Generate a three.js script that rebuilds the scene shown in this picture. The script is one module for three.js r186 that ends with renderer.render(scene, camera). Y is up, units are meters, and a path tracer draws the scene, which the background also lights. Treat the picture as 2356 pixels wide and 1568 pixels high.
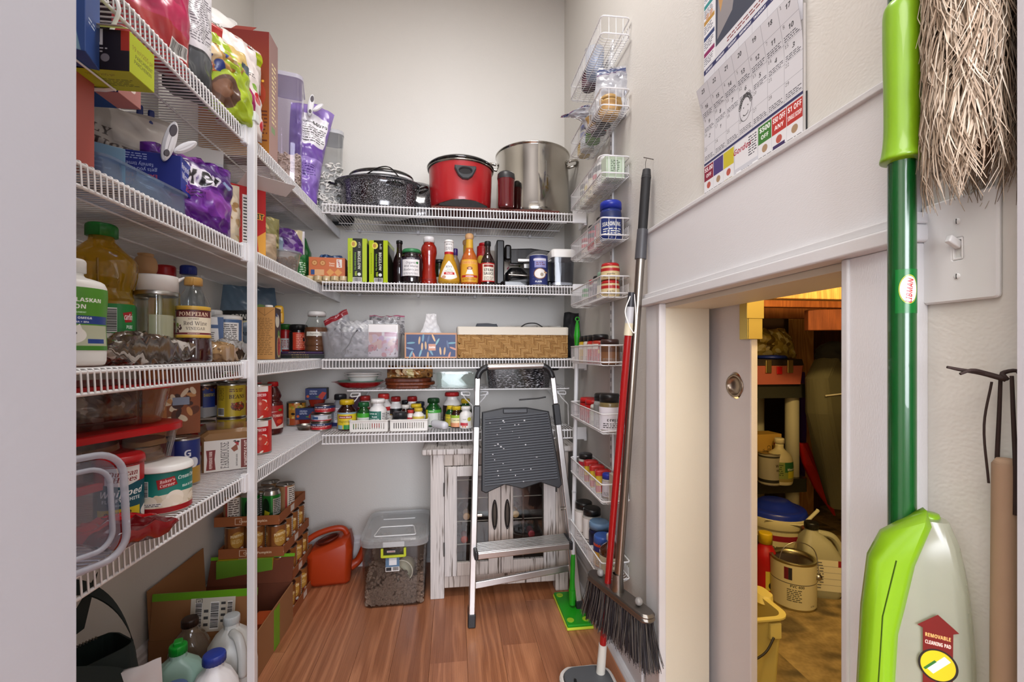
import*as THREE from 'three';
import {RoundedBoxGeometry}from 'three/addons/geometries/RoundedBoxGeometry.js';
import {mergeGeometries,mergeVertices,toCreasedNormals}from 'three/addons/utils/BufferGeometryUtils.js';
import {RectAreaLightUniformsLib}from 'three/addons/lights/RectAreaLightUniformsLib.js';
import {createNoise2D,createNoise3D}from 'simplex-noise';

// ---------------------------------------------------------------- camera, lights, exposure
// x runs to the right along the back wall, y up from the floor, z = minus the distance into the pantry; metres.
const scene=new THREE.Scene();
scene.background=new THREE.Color(0x000000);
const camera=new THREE.PerspectiveCamera(74.5542,2356 / 1568,0.02,30);
camera.position.set(0,1.035,0);
camera.lookAt(0.1281,1.035,-0.9918);
camera.setViewOffset(2356,1568,0,-27,2356,1568);
const renderer=new THREE.WebGLRenderer({antialias:true});
renderer.toneMapping=THREE.LinearToneMapping;
renderer.toneMappingExposure=0.95;
renderer.shadowMap.enabled=true;
RectAreaLightUniformsLib.init();

function areaLight(color,intensity,w,h,pos,target){
  const l=new THREE.RectAreaLight(color,intensity,w,h);
  l.position.set(...pos);l.lookAt(...target);scene.add(l);return l;
}
function pointLight(color,intensity,pos,size=2){
  const l=new THREE.PointLight(color,intensity);l.position.set(...pos);l.castShadow=true;l.shadow.radius=size;scene.add(l);return l;
}
// pantry ceiling fixture, unseen window and ceiling panel added behind the camera as fill, bulb in the closet under the stairs
areaLight(0xfffaf6,22,0.5,0.5,[-0.02,2.88,-1.02],[-0.02,0,-1.02]);
areaLight(0xf0f4ff,15,1.7,1.3,[0.3,1.4,1.96],[0.3,1.4,0]);
areaLight(0xfff6ea,6,1.2,1.2,[-0.6,2.52,0.9],[-0.6,0,0.9]);
pointLight(0xffd890,4.5,[1.12,1.62,-0.86],3);

// ---------------------------------------------------------------- small tools
const V=(x,y,z)=>new THREE.Vector3(x,y,z);
function mulberry(seed){let s=seed>>>0;return ()=>{s=(s + 0x6d2b79f5)|0;let t=Math.imul(s ^(s>>>15),1|s);t=(t + Math.imul(t ^(t>>>7),61|t)) ^ t;return ((t ^(t>>>14))>>>0) / 4294967296;};}
const rnd=mulberry(20240),n2=createNoise2D(mulberry(7)),n3=createNoise3D(mulberry(11));
const rr=(a,b)=>a + (b - a)*rnd();
const PI=Math.PI;

// materials, cached by their settings
const MATS=new Map();
function M(color,o={}){
  const key=color + JSON.stringify(o);
  if(!MATS.has(key)) MATS.set(key,new THREE.MeshPhysicalMaterial({color,roughness:0.5,...o}));
  return MATS.get(key);
}
const plastic=(c,r=0.35)=>M(c,{roughness:r});
const metal=(c,r=0.3)=>M(c,{roughness:r,metalness:1});
const glassy=(c,o={})=>M(c,{roughness:0.04,transmission:1,thickness:0,ior:1.45,...o});
const frosted=(c,t=0.75,r=0.35)=>M(c,{roughness:r,transmission:t,thickness:0,ior:1.4});

// printed colour lives in a few shared sheets; paint() draws one label and says where it lies
const SHEETS=[],SHEET=2048;
function slot(w,h){
  for(const s of SHEETS) for(const row of s.rows) if(h<=row.h&&h>row.h*0.6&&row.x + w<=SHEET){const r=[s,row.x,row.y];row.x +=w;return r;}
  for(const s of SHEETS) if(s.y + h<=SHEET){s.rows.push({x:w,y:s.y,h});const r=[s,0,s.y];s.y +=h;return r;}
  const c=document.createElement('canvas');c.width=c.height=SHEET;
  const t=new THREE.CanvasTexture(c);t.colorSpace=THREE.SRGBColorSpace;t.magFilter=THREE.LinearFilter;
  SHEETS.push({c,x:c.getContext('2d'),t,rows:[],y:0,mats:{}});
  return slot(w,h);
}
function paint(w,h,ppm,draw){
  const W=Math.min(1900,Math.max(8,Math.ceil(w*ppm))),H=Math.min(1900,Math.max(8,Math.ceil(h*ppm)));
  const [s,x,y]=slot(W + 6,H + 6),c=s.x;
  c.save();c.beginPath();c.rect(x,y,W + 6,H + 6);c.clip();c.translate(x + 3,y + 3);draw(c,W,H);c.restore();
  return {s,u0:(x + 3) / SHEET,u1:(x + 3 + W) / SHEET,v0:1 - (y + 3 + H) / SHEET,v1:1 - (y + 3) / SHEET,
  mat(rough=0.5,o={}){const k=rough + JSON.stringify(o);return s.mats[k]??=new THREE.MeshPhysicalMaterial({map:s.t,roughness:rough,...o});}};
}
function remap(g,p){const a=g.attributes.uv;for(let i=0;i<a.count;i++) a.setXY(i,p.u0 + a.getX(i)*(p.u1 - p.u0),p.v0 + a.getY(i)*(p.v1 - p.v0));return g;}
// drawing helpers for labels
function fill(c,col,x,y,w,h){c.fillStyle=col;c.fillRect(x,y,w,h);}
function bg(c,col,w,h){fill(c,col,-4,-4,w + 8,h + 8);}
function txt(c,s,x,y,size,col='#fff',o={}){
  c.save();c.translate(x,y);if(o.rot) c.rotate(o.rot);if(o.sx) c.scale(o.sx,1);
  c.font=`${o.st || 'bold'} ${size}px ${o.f || 'sans-serif'}`;c.textAlign=o.al||'center';c.textBaseline='middle';c.fillStyle=col;
  if(o.max){const m=c.measureText(s).width;if(m>o.max) c.scale(o.max / m,1);}
  if(o.stroke){c.strokeStyle=o.stroke;c.lineWidth=o.lw||size*0.16;c.lineJoin='round';c.strokeText(s,0,0);}
  c.fillText(s,0,0);c.restore();
}
function fine(c,x,y,w,h,col='#444',rows=8){// print too small to read
  const r=mulberry((x*31 + y*17 + rows)|0),s=h / rows;c.fillStyle=col;
  for(let i=0;i<rows;i++) for(let q=x;q<x + w*(0.75 + 0.25*r());){const k=Math.min(s*(0.6 + 2*r()),x + w - q);c.fillRect(q,y + i*s + s*0.25,k,s*0.42);q +=k + s*0.45;}
}
function bars(c,x,y,w,h,up=true){
  fill(c,'#f4f2ee',x,y,w,h);const r=mulberry((x + y*3 + w)|0);c.fillStyle='#1b1a1a';
  const L=up?w:h;for(let q=L*0.06;q<L*0.94;){const k=L*(0.01 + 0.03*r());up?c.fillRect(x + q,y + h*0.06,k,h*0.78):c.fillRect(x + w*0.06,y + q,w*0.88,k);q +=k + L*(0.012 + 0.02*r());}
}
function disc(c,col,x,y,rx,ry=rx,rot=0){c.fillStyle=col;c.beginPath();c.ellipse(x,y,rx,ry,rot,0,7);c.fill();}
function poly(c,col,pts){c.fillStyle=col;c.beginPath();pts.forEach(([x,y],i)=>(i?c.lineTo(x,y):c.moveTo(x,y)));c.closePath();c.fill();}
function blobs(c,cols,x,y,w,h,n,r0,r1,seed=3){const r=mulberry(seed);for(let i=0;i<n;i++) disc(c,cols[(r()*cols.length)|0],x + r()*w,y + r()*h,r0 + (r1 - r0)*r(),r0 + (r1 - r0)*r(),r()*3);}
function grad(c,a,b,x,y,w,h){const g=c.createLinearGradient(x,y,x,y + h);g.addColorStop(0,a);g.addColorStop(1,b);c.fillStyle=g;c.fillRect(x,y,w,h);}

// ---------------------------------------------------------------- geometry
function flat(g){const o=g.index?g.toNonIndexed():g;for(const k of Object.keys(o.attributes)) if(!['position','normal','uv'].includes(k)) o.deleteAttribute(k);if(!o.attributes.uv) o.setAttribute('uv',new THREE.BufferAttribute(new Float32Array(o.attributes.position.count*2),2));o.clearGroups?.();return o;}
function merge(list){return list.length===1?list[0]:mergeGeometries(list.map(flat));}
function move(g,x=0,y=0,z=0){return g.translate(x,y,z);}
function box(w,h,d,r=0.0015,x=0,y=0,z=0,seg=1){// centred on x, z; standing on y
  const g=r?new RoundedBoxGeometry(w,h,d,seg,Math.min(r,w / 2.01,h / 2.01,d / 2.01)):new THREE.BoxGeometry(w,h,d);
  return g.translate(x,y + h / 2,z);
}
function lathe(pts,seg=28){return new THREE.LatheGeometry(pts.map(([r,y])=>new THREE.Vector2(r,y)),seg);}
function smooth(pts,n=4){// rounds a lathe profile [r, y, sharp?]
  const c=new THREE.CatmullRomCurve3(pts.map(([r,y])=>V(r,y,0)),false,'centripetal');
  return c.getPoints(pts.length*n).map((p)=>[Math.max(0,p.x),p.y]);
}
function sleeve(r0,r1,y0,y1,seg=28,span=2*PI){// printed band, text centre at +z
  const g=new THREE.CylinderGeometry(r1,r0,y1 - y0,seg,1,true,-span / 2,span);
  return g.translate(0,(y0 + y1) / 2,0);
}
function rod(a,b,r,n=6,r2=r){
  const A=V(...a),B=V(...b),d=B.clone().sub(A),g=new THREE.CylinderGeometry(r2,r,d.length(),n,1);
  g.applyQuaternion(new THREE.Quaternion().setFromUnitVectors(V(0,1,0),d.normalize()));
  return g.translate((A.x + B.x) / 2,(A.y + B.y) / 2,(A.z + B.z) / 2);
}
class Poly extends THREE.Curve {// a polyline with softened corners
  constructor(p,round=0,closed=false){super();const q=[],n=p.length;p=p.map((a)=>V(...a));
  for(let i=0;i<n;i++){
  if(!round||(!closed&&(i===0||i===n - 1))){q.push(p[i]);continue;}
  const a=p[(i + n - 1) % n],b=p[i],c=p[(i + 1) % n],r=Math.min(round,a.distanceTo(b)*0.45,b.distanceTo(c)*0.45);
  const s=b.clone().lerp(a,r / a.distanceTo(b)),e=b.clone().lerp(c,r / b.distanceTo(c));
  for(const t of [0,0.33,0.67,1]) q.push(s.clone().multiplyScalar((1 - t)**2).addScaledVector(b,2*t*(1 - t)).addScaledVector(e,t*t));
  }
  if(closed) q.push(q[0].clone());this.q=q;}
}
function path(pts,r,n=6,round=0,closed=false){// wire swept along corner points
  const q=new Poly(pts,round,closed).q,pos=[],idx=[],uv=[],up0=V(0.31,0.92,0.23).normalize();
  const T=q.map((p,i)=>{const a=q[Math.max(0,i - 1)],b=q[Math.min(q.length - 1,i + 1)];return b.clone().sub(a).normalize();});
  if(closed){T[0]=T[q.length - 1]=q[1].clone().sub(q[q.length - 2]).normalize();}
  let N=V(0,0,0).crossVectors(T[0],up0).normalize();
  q.forEach((p,i)=>{N=N.clone().addScaledVector(T[i],-N.dot(T[i])).normalize();const B=V(0,0,0).crossVectors(T[i],N),k=typeof r==='function'?r(i /(q.length - 1)):r;
  for(let j=0;j<=n;j++){const a=(j / n)*2*PI;pos.push(p.x + k*(N.x*Math.cos(a) + B.x*Math.sin(a)),p.y + k*(N.y*Math.cos(a) + B.y*Math.sin(a)),p.z + k*(N.z*Math.cos(a) + B.z*Math.sin(a)));uv.push(j / n,i / q.length);}});
  for(let i=0;i<q.length - 1;i++) for(let j=0;j<n;j++){const a=i*(n + 1) + j,b=a + n + 1;idx.push(a,a + 1,b,b,a + 1,b + 1);}
  if(!closed) for(const e of [0,q.length - 1]){const c=pos.length / 3;pos.push(q[e].x,q[e].y,q[e].z);uv.push(0,0);for(let j=0;j<n;j++){const a=e*(n + 1) + j;e?idx.push(c,a,a + 1):idx.push(c,a + 1,a);}}
  const g=new THREE.BufferGeometry();g.setAttribute('position',new THREE.Float32BufferAttribute(pos,3));g.setAttribute('uv',new THREE.Float32BufferAttribute(uv,2));g.setIndex(idx);g.computeVertexNormals();return g;
}
function spline(pts,n=24){return new THREE.CatmullRomCurve3(pts.map((p)=>V(...p))).getPoints(n).map((p)=>[p.x,p.y,p.z]);}
function ext(pts,depth,bevel=0.001,holes=[]){// outline in x, y, pushed out along z, centred
  const s=new THREE.Shape(pts.map(([x,y])=>new THREE.Vector2(x,y)));for(const h of holes) s.holes.push(new THREE.Path(h.map(([x,y])=>new THREE.Vector2(x,y))));
  const b=Math.min(bevel,depth / 3),g=new THREE.ExtrudeGeometry(s,{depth:depth - 2*b,bevelEnabled:b>0,bevelSize:b,bevelThickness:b,bevelSegments:1,bevelOffset:-b,curveSegments:8});
  return g.translate(0,0,-depth / 2 + b);
}
function rrect(w,h,r,n=4,x=0,y=0){const p=[];for(const [sx,sy,a] of [[1,1,0],[-1,1,1],[-1,-1,2],[1,-1,3]]) for(let i=0;i<=n;i++){const t=((a + i / n)*PI) / 2;p.push([x + sx*(w / 2 - r) + r*Math.cos(t),y + sy*(h / 2 - r) + r*Math.sin(t)]);}return p;}
function oval(rx,ry,n=28,x=0,y=0){return Array.from({length:n},(_,i)=>[x + rx*Math.cos((i / n)*2*PI),y + ry*Math.sin((i / n)*2*PI)]);}
// sections [y, w, d, r, x, z] of rounded rectangles, skinned from bottom to top
function loft(secs,n=5,cap=true,uvFront=false){
  const rings=secs.map(([y,w,d,r=0.01,x=0,z=0])=>rrect(w,d,Math.min(r,w / 2.001,d / 2.001),n).map(([a,b])=>[x + a,y,z - b])),m=rings[0].length,pos=[],uv=[],idx=[];
  rings.forEach((R,i)=>{for(let j=0;j<=m;j++){const p=R[j % m];pos.push(...p);uv.push(j / m,i /(rings.length - 1));}});
  for(let i=0;i<rings.length - 1;i++) for(let j=0;j<m;j++){const a=i*(m + 1) + j,b=a + m + 1;idx.push(a,a + 1,b,b,a + 1,b + 1);}
  if(cap) for(const [e,s] of [[0,1],[rings.length - 1,-1]]){const k=pos.length / 3,R=rings[e],sec=secs[e];pos.push(sec[4]||0,sec[0],sec[5]||0);uv.push(0.5,0.5);for(let j=0;j<m;j++){pos.push(...R[j]);uv.push(0.5,0.5);}for(let j=0;j<m;j++) s>0?idx.push(k,k + 1 + ((j + 1) % m),k + 1 + j):idx.push(k,k + 1 + j,k + 1 + ((j + 1) % m));}
  const g=new THREE.BufferGeometry();g.setAttribute('position',new THREE.Float32BufferAttribute(pos,3));g.setAttribute('uv',new THREE.Float32BufferAttribute(uv,2));g.setIndex(idx);
  const c=toCreasedNormals(g,0.7);
  if(uvFront) planar(c);
  return c;
}
function planar(g,ax='x',ay='y'){// uv from the bounding box
  g.computeBoundingBox();const b=g.boundingBox,p=g.attributes.position,uv=new Float32Array(p.count*2),q=V(0,0,0);
  for(let i=0;i<p.count;i++){q.fromBufferAttribute(p,i);uv[2*i]=(q[ax] - b.min[ax]) /(b.max[ax] - b.min[ax]);uv[2*i + 1]=(q[ay] - b.min[ay]) /(b.max[ay] - b.min[ay]);}
  g.setAttribute('uv',new THREE.BufferAttribute(uv,2));return g;
}
function metres(g,k=1){// uv in metres by the dominant side
  g=flat(g);const p=g.attributes.position,n=g.attributes.normal,uv=new Float32Array(p.count*2);
  for(let i=0;i<p.count;i++){const x=Math.abs(n.getX(i)),y=Math.abs(n.getY(i)),z=Math.abs(n.getZ(i));const [a,b]=y>x&&y>z?[p.getX(i),p.getZ(i)]:x>z?[p.getZ(i),p.getY(i)]:[p.getX(i),p.getY(i)];uv[2*i]=a*k;uv[2*i + 1]=b*k;}
  g.setAttribute('uv',new THREE.BufferAttribute(uv,2));return g;
}
function crumple(g,amp,f=30,seed=0){const p=g.attributes.position;for(let i=0;i<p.count;i++){const x=p.getX(i),y=p.getY(i),z=p.getZ(i);const a=amp*(1 - Math.abs(n3(x*f + seed,y*f,z*f))*2),b=amp*n3(x*f*0.6,y*f*0.6 + seed,z*f);p.setXYZ(i,x + b*0.6,y + a*0.5,z + a);}g.computeVertexNormals();return g;}
// a filled bag: front and back bulge, top and bottom seams; outline width may change with height via wf(v)
function pouch(w,h,d,{nx=16,ny=20,amp=0.004,f=28,seed=1,wf=()=>1,base=0.25,top=0.02,df=null,lean=null}={}){
  const pos=[],uv=[],idx=[];
  const th=df||((v)=>(v<base?0.55 + 0.45*Math.sin((v / base)*PI / 2):Math.max(top,Math.cos(((v - base) /(1 - base))*PI / 2)**0.7)));
  for(const s of [1,-1]) for(let j=0;j<=ny;j++) for(let i=0;i<=nx;i++){
  const u=i / nx,v=j / ny,e=Math.sin(PI*u)**0.55,W=w*wf(v);
  let x=(u - 0.5)*W,y=v*h,z=(s*d / 2)*e*th(v);
  const q=amp*Math.sin(PI*u)**0.3,k=1 - 2*Math.abs(n3(x*f + seed*9,y*f,s*0.7 + seed));
  z +=s*q*k;x +=q*n2(y*f*0.7 + seed,s*3)*0.8;y +=j?q*n2(x*f*0.7,y*f + seed)*0.5:0;
  if(lean) [x,y,z]=lean(x,y,z,v);
  pos.push(x,y,z);uv.push(s>0?u:1 - u,v);
  }
  const R=(nx + 1)*(ny + 1);
  for(const s of [0,1]) for(let j=0;j<ny;j++) for(let i=0;i<nx;i++){const a=s*R + j*(nx + 1) + i,b=a + nx + 1;s?idx.push(a,b,a + 1,a + 1,b,b + 1):idx.push(a,a + 1,b,b,a + 1,b + 1);}
  for(let j=0;j<ny;j++) for(const i of [0,nx]){const a=j*(nx + 1) + i,b=a + nx + 1,A=R + a,B=R + b;i?idx.push(a,A,b,b,A,B):idx.push(a,b,A,A,b,B);}
  for(let i=0;i<nx;i++){const a=i,A=R + i;idx.push(a,A,a + 1,a + 1,A,A + 1);const t=ny*(nx + 1) + i,q=R + t;idx.push(t,t + 1,q,q,t + 1,q + 1);}
  const g=new THREE.BufferGeometry();g.setAttribute('position',new THREE.Float32BufferAttribute(pos,3));g.setAttribute('uv',new THREE.Float32BufferAttribute(uv,2));g.setIndex(idx);g.computeVertexNormals();return g;
}
// a printed box: one sheet cell holds front (w x h), side (d x h) and top (w x d)
function cartonPaint(w,h,d,ppm,{base='#999',front,side,top}){
  return paint(w + d,h + d,ppm,(c,W,H)=>{const k=W /(w + d),fw=w*k,fh=h*k,sd=d*k;bg(c,base,W,H);
  const part=(fn,x,y,a,b)=>{if(!fn) return;c.save();c.beginPath();c.rect(x,y,a,b);c.clip();c.translate(x,y);fn(c,a,b);c.restore();};
  part(front,0,0,fw,fh);part(side,fw,0,sd,fh);part(top,0,fh,fw,sd);});
}
function cartonGeo(w,h,d,p,r=0.0012){
  const g=flat(box(w,h,d,r)),P=g.attributes.position,uv=new Float32Array(P.count*2),tw=w + d,tH=h + d;
  for(let i=0;i<P.count;i +=3){
  let nx=0,ny=0,nz=0;const N=g.attributes.normal;for(let k=0;k<3;k++){nx +=N.getX(i + k);ny +=N.getY(i + k);nz +=N.getZ(i + k);}
  const ax=Math.abs(nx),ay=Math.abs(ny),az=Math.abs(nz);
  for(let k=0;k<3;k++){const x=P.getX(i + k) / w + 0.5,y=P.getY(i + k) / h,z=P.getZ(i + k) / d + 0.5;let u,v;
  if(az>=ax&&az>=ay){u=((nz>0?x:1 - x)*w) / tw;v=(d + y*h) / tH;}else if(ax>=ay){u=(w + (nx>0?1 - z:z)*d) / tw;v=(d + y*h) / tH;}else {u=(x*w) / tw;v=((ny>0?1 - z:z)*d) / tH;}
  uv[2*(i + k)]=p.u0 + u*(p.u1 - p.u0);uv[2*(i + k) + 1]=p.v0 + v*(p.v1 - p.v0);}
  }
  g.setAttribute('uv',new THREE.BufferAttribute(uv,2));return g;
}

// ---------------------------------------------------------------- objects
const NAMES=new Map();
function numbered(n){const k=NAMES.get(n)||0;NAMES.set(n,k + 1);return k?n + '_' + String(k).padStart(3,'0'):n;}
function tag(o,label,category,group,kind){if(label) o.userData.label=label;if(category) o.userData.category=category;if(group) o.userData.group=group;if(kind) o.userData.kind=kind;return o;}
function mesh(name,g,m,parent,label){const o=new THREE.Mesh(Array.isArray(g)?merge(g):g,m);o.name=name;o.castShadow=o.receiveShadow=true;if(label) o.userData.label=label;if(parent) parent.add(o);return o;}
function thing(name,label,category,[x,y,z],turn=0,group){const o=new THREE.Group();o.name=numbered(name);o.position.set(x,y,z);o.rotation.y=turn;scene.add(o);return tag(o,label,category,group);}
function solo(name,label,category,g,m,[x,y,z],turn=0,group){const o=mesh(numbered(name),g,m,scene);o.position.set(x,y,z);o.rotation.y=turn;return tag(o,label,category,group);}
function struct(name,g,m,parent){const o=mesh(parent?name:numbered(name),g,m,parent||scene);if(!parent) o.userData.kind='structure';return o;}
function dup(src,[x,y,z],turn,label){const o=src.clone();o.userData={...src.userData};o.name=numbered(src.name.replace(/_\d+$/,''));o.position.set(x,y,z);o.rotation.set(0,turn,0);if(label) o.userData.label=label;scene.add(o);return o;}
const stuff=(o)=>{o.userData.kind='stuff';return o;};

// ---------------------------------------------------------------- surfaces
function noiseTex(size,fn,srgb=false){
  const d=new Uint8Array(size*size*4);
  for(let y=0;y<size;y++) for(let x=0;x<size;x++){const v=fn(x / size,y / size),o=(y*size + x)*4;if(Array.isArray(v)){d[o]=v[0];d[o + 1]=v[1];d[o + 2]=v[2];}else d[o]=d[o + 1]=d[o + 2]=v;d[o + 3]=255;}
  const t=new THREE.DataTexture(d,size,size);t.wrapS=t.wrapT=THREE.RepeatWrapping;t.magFilter=THREE.LinearFilter;if(srgb) t.colorSpace=THREE.SRGBColorSpace;t.needsUpdate=true;return t;
}
const tor=(f,x,y,k,s=0)=>{const a=x*2*PI,b=y*2*PI;return f(Math.cos(a)*k + s,Math.sin(a)*k + Math.cos(b)*k*1.7,Math.sin(b)*k + s);};// noise that tiles
const peel=noiseTex(256,(x,y)=>128 + 70*tor(n3,x,y,7) + 40*tor(n3,x,y,13,5));
const brushed=noiseTex(256,(x,y)=>128 + 60*n2(x*3,Math.sin(y*2*PI)*40) + 30*n2(x*7,Math.cos(y*2*PI)*90));
function wallPaint(color,bump=0.0006,rep=6,rough=0.62){const b=peel.clone();b.repeat.set(rep,rep);b.needsUpdate=true;return new THREE.MeshPhysicalMaterial({color,roughness:rough,bumpMap:b,bumpScale:bump});}
// wood: long streaks along v, cathedral figure, pores
function woodTex(size,seed,dark,light,k=7,contrast=1){
  return noiseTex(size,(x,y)=>{
  const X=x,Y=y,w=n2(X*2.2 + seed,Y*1.1 + seed)*0.35 + n2(X*6 + seed,Y*2.4)*0.08;
  const ring=0.5 + 0.5*Math.sin((X + w)*k*6.28 + n2(X*3,Y*5 + seed)*1.2),fib=n2(X*90 + seed,Y*3.2),pore=n2(X*220,Y*9 + seed);
  let t=0.55 + 0.3*(ring**2 - 0.45)*contrast + 0.14*fib*contrast + (pore>0.55?-0.25*contrast:0) + 0.12*n2(X*1.5 + seed,Y*0.8);
  t=Math.max(0,Math.min(1,t));return [0,1,2].map((i)=>dark[i] + (light[i] - dark[i])*t);
  },true);
}
const oakTex=woodTex(1024,3.3,[122,72,46],[214,156,118],3.2,0.95);
const pineTex=woodTex(512,9.1,[150,112,72],[228,200,156],6,1.0);
const boardTex=woodTex(512,5.7,[96,50,24],[186,120,70],7,0.9);
function woodMat(tex,color,rough,sx,sy,ox=0,oy=0){const t=tex.clone();t.repeat.set(sx,sy);t.offset.set(ox,oy);t.needsUpdate=true;return new THREE.MeshPhysicalMaterial({map:t,color,roughness:rough});}

const wallMat=wallPaint(0xd9d6d0,0.0005,3),trimMat=wallPaint(0xdfdee0,0.0002,3,0.42),ceilMat=wallPaint(0xe2dfda),jambMat=wallPaint(0xbdbbc0,0.00008,4,0.5);  // jamb colour greyed from a likely white to carry the doorway shade

// ---------------------------------------------------------------- the room
const WL=-0.95,WR=0.57,WB=-2.28,FRONT=-0.36,CEIL=2.95;
{// floor slab and its planks, laid towards the back wall
  const fl=struct('floor',box(4.4,0.05,5.2,0,0.2,-0.062,-0.4),M(0x4a2c1c,{roughness:0.8}));
  const mats=[[0xfff4e8,0.1],[0xf8ead8,0.37],[0xfff6ee,0.63],[0xeaddd2,0.81],[0xf8ece4,0.22]].map(([c,o])=>{const m=woodMat(oakTex,c,0.34,1.7,0.55,o,o*1.7);m.clearcoat=0.25;m.clearcoatRoughness=0.3;return m;});
  const pw=0.125,shapes=[];
  for(let k=0;k<9;k++){const L=[1.1,1.5,1.9][k % 3],g=metres(box(pw - 0.0006,0.0115,L - 0.0006,0.0008)),u=g.attributes.uv,a=rnd()*3,b=rnd()*3;for(let i=0;i<u.count;i++) u.setXY(i,u.getX(i)*2.2 + a,u.getY(i) + b);shapes.push([g,L]);}
  for(let i=0;i<13;i++){let z=WB + 0.001 - rnd()*1.3;const x=WL + pw*(i + 0.45);if(x>WR + 0.02) break;while(z<0.2){const [g,L]=shapes[(rnd()*9)|0];const b=mesh('plank',g,mats[(rnd()*5)|0],fl);b.position.set(x,-0.0115,z + L / 2 + 0.0005);z +=L;}}
}
// walls with their thickness
struct('wall_back',metres(box(1.52 + 0.24,CEIL,0.12,0,-0.19,0,WB - 0.06)),wallMat);
struct('wall_left',metres(box(0.12,CEIL,2.3,0,WL - 0.06,0,-1.2)),wallMat);
struct('ceiling',box(2.3,0.1,2.6,0,-0.1,CEIL,-1.25),ceilMat);
const OX0=-0.5645,OX1=-1.1620,OH=1.168;// the closet opening: near side, far side, height
struct('wall_right',metres(merge([box(0.12,CEIL,FRONT + 0.01 - OX0,0,WR + 0.06,0,(FRONT + 0.01 + OX0) / 2),box(0.12,CEIL,2.4 + OX1,0,WR + 0.06,0,(OX1 - 2.4) / 2),box(0.12,CEIL - OH,OX0 - OX1,0,WR + 0.06,OH,(OX0 + OX1) / 2)])),wallMat);
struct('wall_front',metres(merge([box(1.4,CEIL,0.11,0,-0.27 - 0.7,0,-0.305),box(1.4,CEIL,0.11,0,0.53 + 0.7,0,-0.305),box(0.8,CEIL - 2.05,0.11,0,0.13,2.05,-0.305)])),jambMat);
// the closet under the stairs
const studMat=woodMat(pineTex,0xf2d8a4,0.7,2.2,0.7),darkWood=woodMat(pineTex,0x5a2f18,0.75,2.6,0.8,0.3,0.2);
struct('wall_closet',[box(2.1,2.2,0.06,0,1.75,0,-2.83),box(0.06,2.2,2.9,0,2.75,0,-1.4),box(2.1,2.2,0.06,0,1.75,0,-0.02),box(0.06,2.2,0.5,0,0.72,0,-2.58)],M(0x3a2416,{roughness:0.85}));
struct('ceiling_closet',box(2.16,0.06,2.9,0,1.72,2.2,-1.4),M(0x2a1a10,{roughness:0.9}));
{const t=noiseTex(512,(x,y)=>{const a=n2(x*5,y*9)*0.5 + n2(x*14,y*22)*0.3 + n2(x*60,y*60)*0.2,s0=n2(x*3 + 9,y*4)*0.6 + n2(x*9,y*13 + 3)*0.5;const st=1 - 0.35*Math.max(0,Math.min(1,s0*2.2 - 0.2));return [(150 + 40*a)*st,(126 + 36*a)*st,(78 + 26*a)*st];},true);
  t.repeat.set(0.9,0.9);struct('floor_closet',metres(box(2.1,0.05,2.86,0,1.68,-0.05,-1.42)),new THREE.MeshPhysicalMaterial({map:t,roughness:0.85}));}
// the kitchen behind the camera, closed, with a window and ceiling panel added to light the pantry
struct('wall_kitchen',[box(3.4,2.6,0.1,0,0.2,0,2.15),box(0.1,2.6,2.4,0,-1.5,0,0.95),box(0.1,2.6,2.4,0,1.9,0,0.95)],wallMat);
struct('ceiling_kitchen',box(3.5,0.1,2.5,0,0.2,2.6,0.95),ceilMat);
{const w=new THREE.Group();w.name='window_1';w.userData.kind='structure';w.position.set(0.3,0.75,2.08);scene.add(w);  // window added out of view; its glowing pane supplies fill light
  const glow=M(0xffffff,{roughness:0.6,emissive:0xf2f5ff,emissiveIntensity:1.4});
  mesh('pane',box(1.7,1.3,0.01,0),glow,w);mesh('frame',[box(1.84,0.07,0.05,0.003,0,-0.07,0),box(1.84,0.07,0.05,0.003,0,1.3,0),box(0.07,1.3,0.05,0.003,-0.885),box(0.07,1.3,0.05,0.003,0.885),box(0.03,1.3,0.03,0.002)],trimMat,w);}
{const f=thing('ceiling_light','added square white ceiling panel light in the unseen kitchen behind the doorway','light',[-0.6,2.55,0.9]);mesh('diffuser',box(1.2,0.03,1.2,0.004),M(0xffffff,{emissive:0xfff6ea,emissiveIntensity:1.3}),f);mesh('frame',[box(1.26,0.04,0.03,0.002,0,0,0.615),box(1.26,0.04,0.03,0.002,0,0,-0.615),box(0.03,0.04,1.2,0.002,0.615),box(0.03,0.04,1.2,0.002,-0.615)],trimMat,f);}  // panel light added out of view to throw light through the doorway
{const f=thing('ceiling_light','flush white dome light on the pantry ceiling','light',[-0.02,2.90,-1.02]);mesh('diffuser',box(0.5,0.045,0.5,0.02),M(0xffffff,{emissive:0xfff4e6,emissiveIntensity:1.5}),f);}
{const f=thing('light_bulb','bare warm bulb hanging in the closet under the stairs','bulb',[1.12,1.62,-0.86]);mesh('glass',move(new THREE.SphereGeometry(0.032,20,14),0,0,0),M(0xffe2a8,{emissive:0xffc95e,emissiveIntensity:3}),f);mesh('socket',lathe([[0,0.028],[0.016,0.028],[0.018,0.07],[0,0.07]]),plastic(0x222222),f);mesh('cord',rod([0,0.07,0],[0,0.58,0],0.003),plastic(0x222222),f);}

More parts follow.
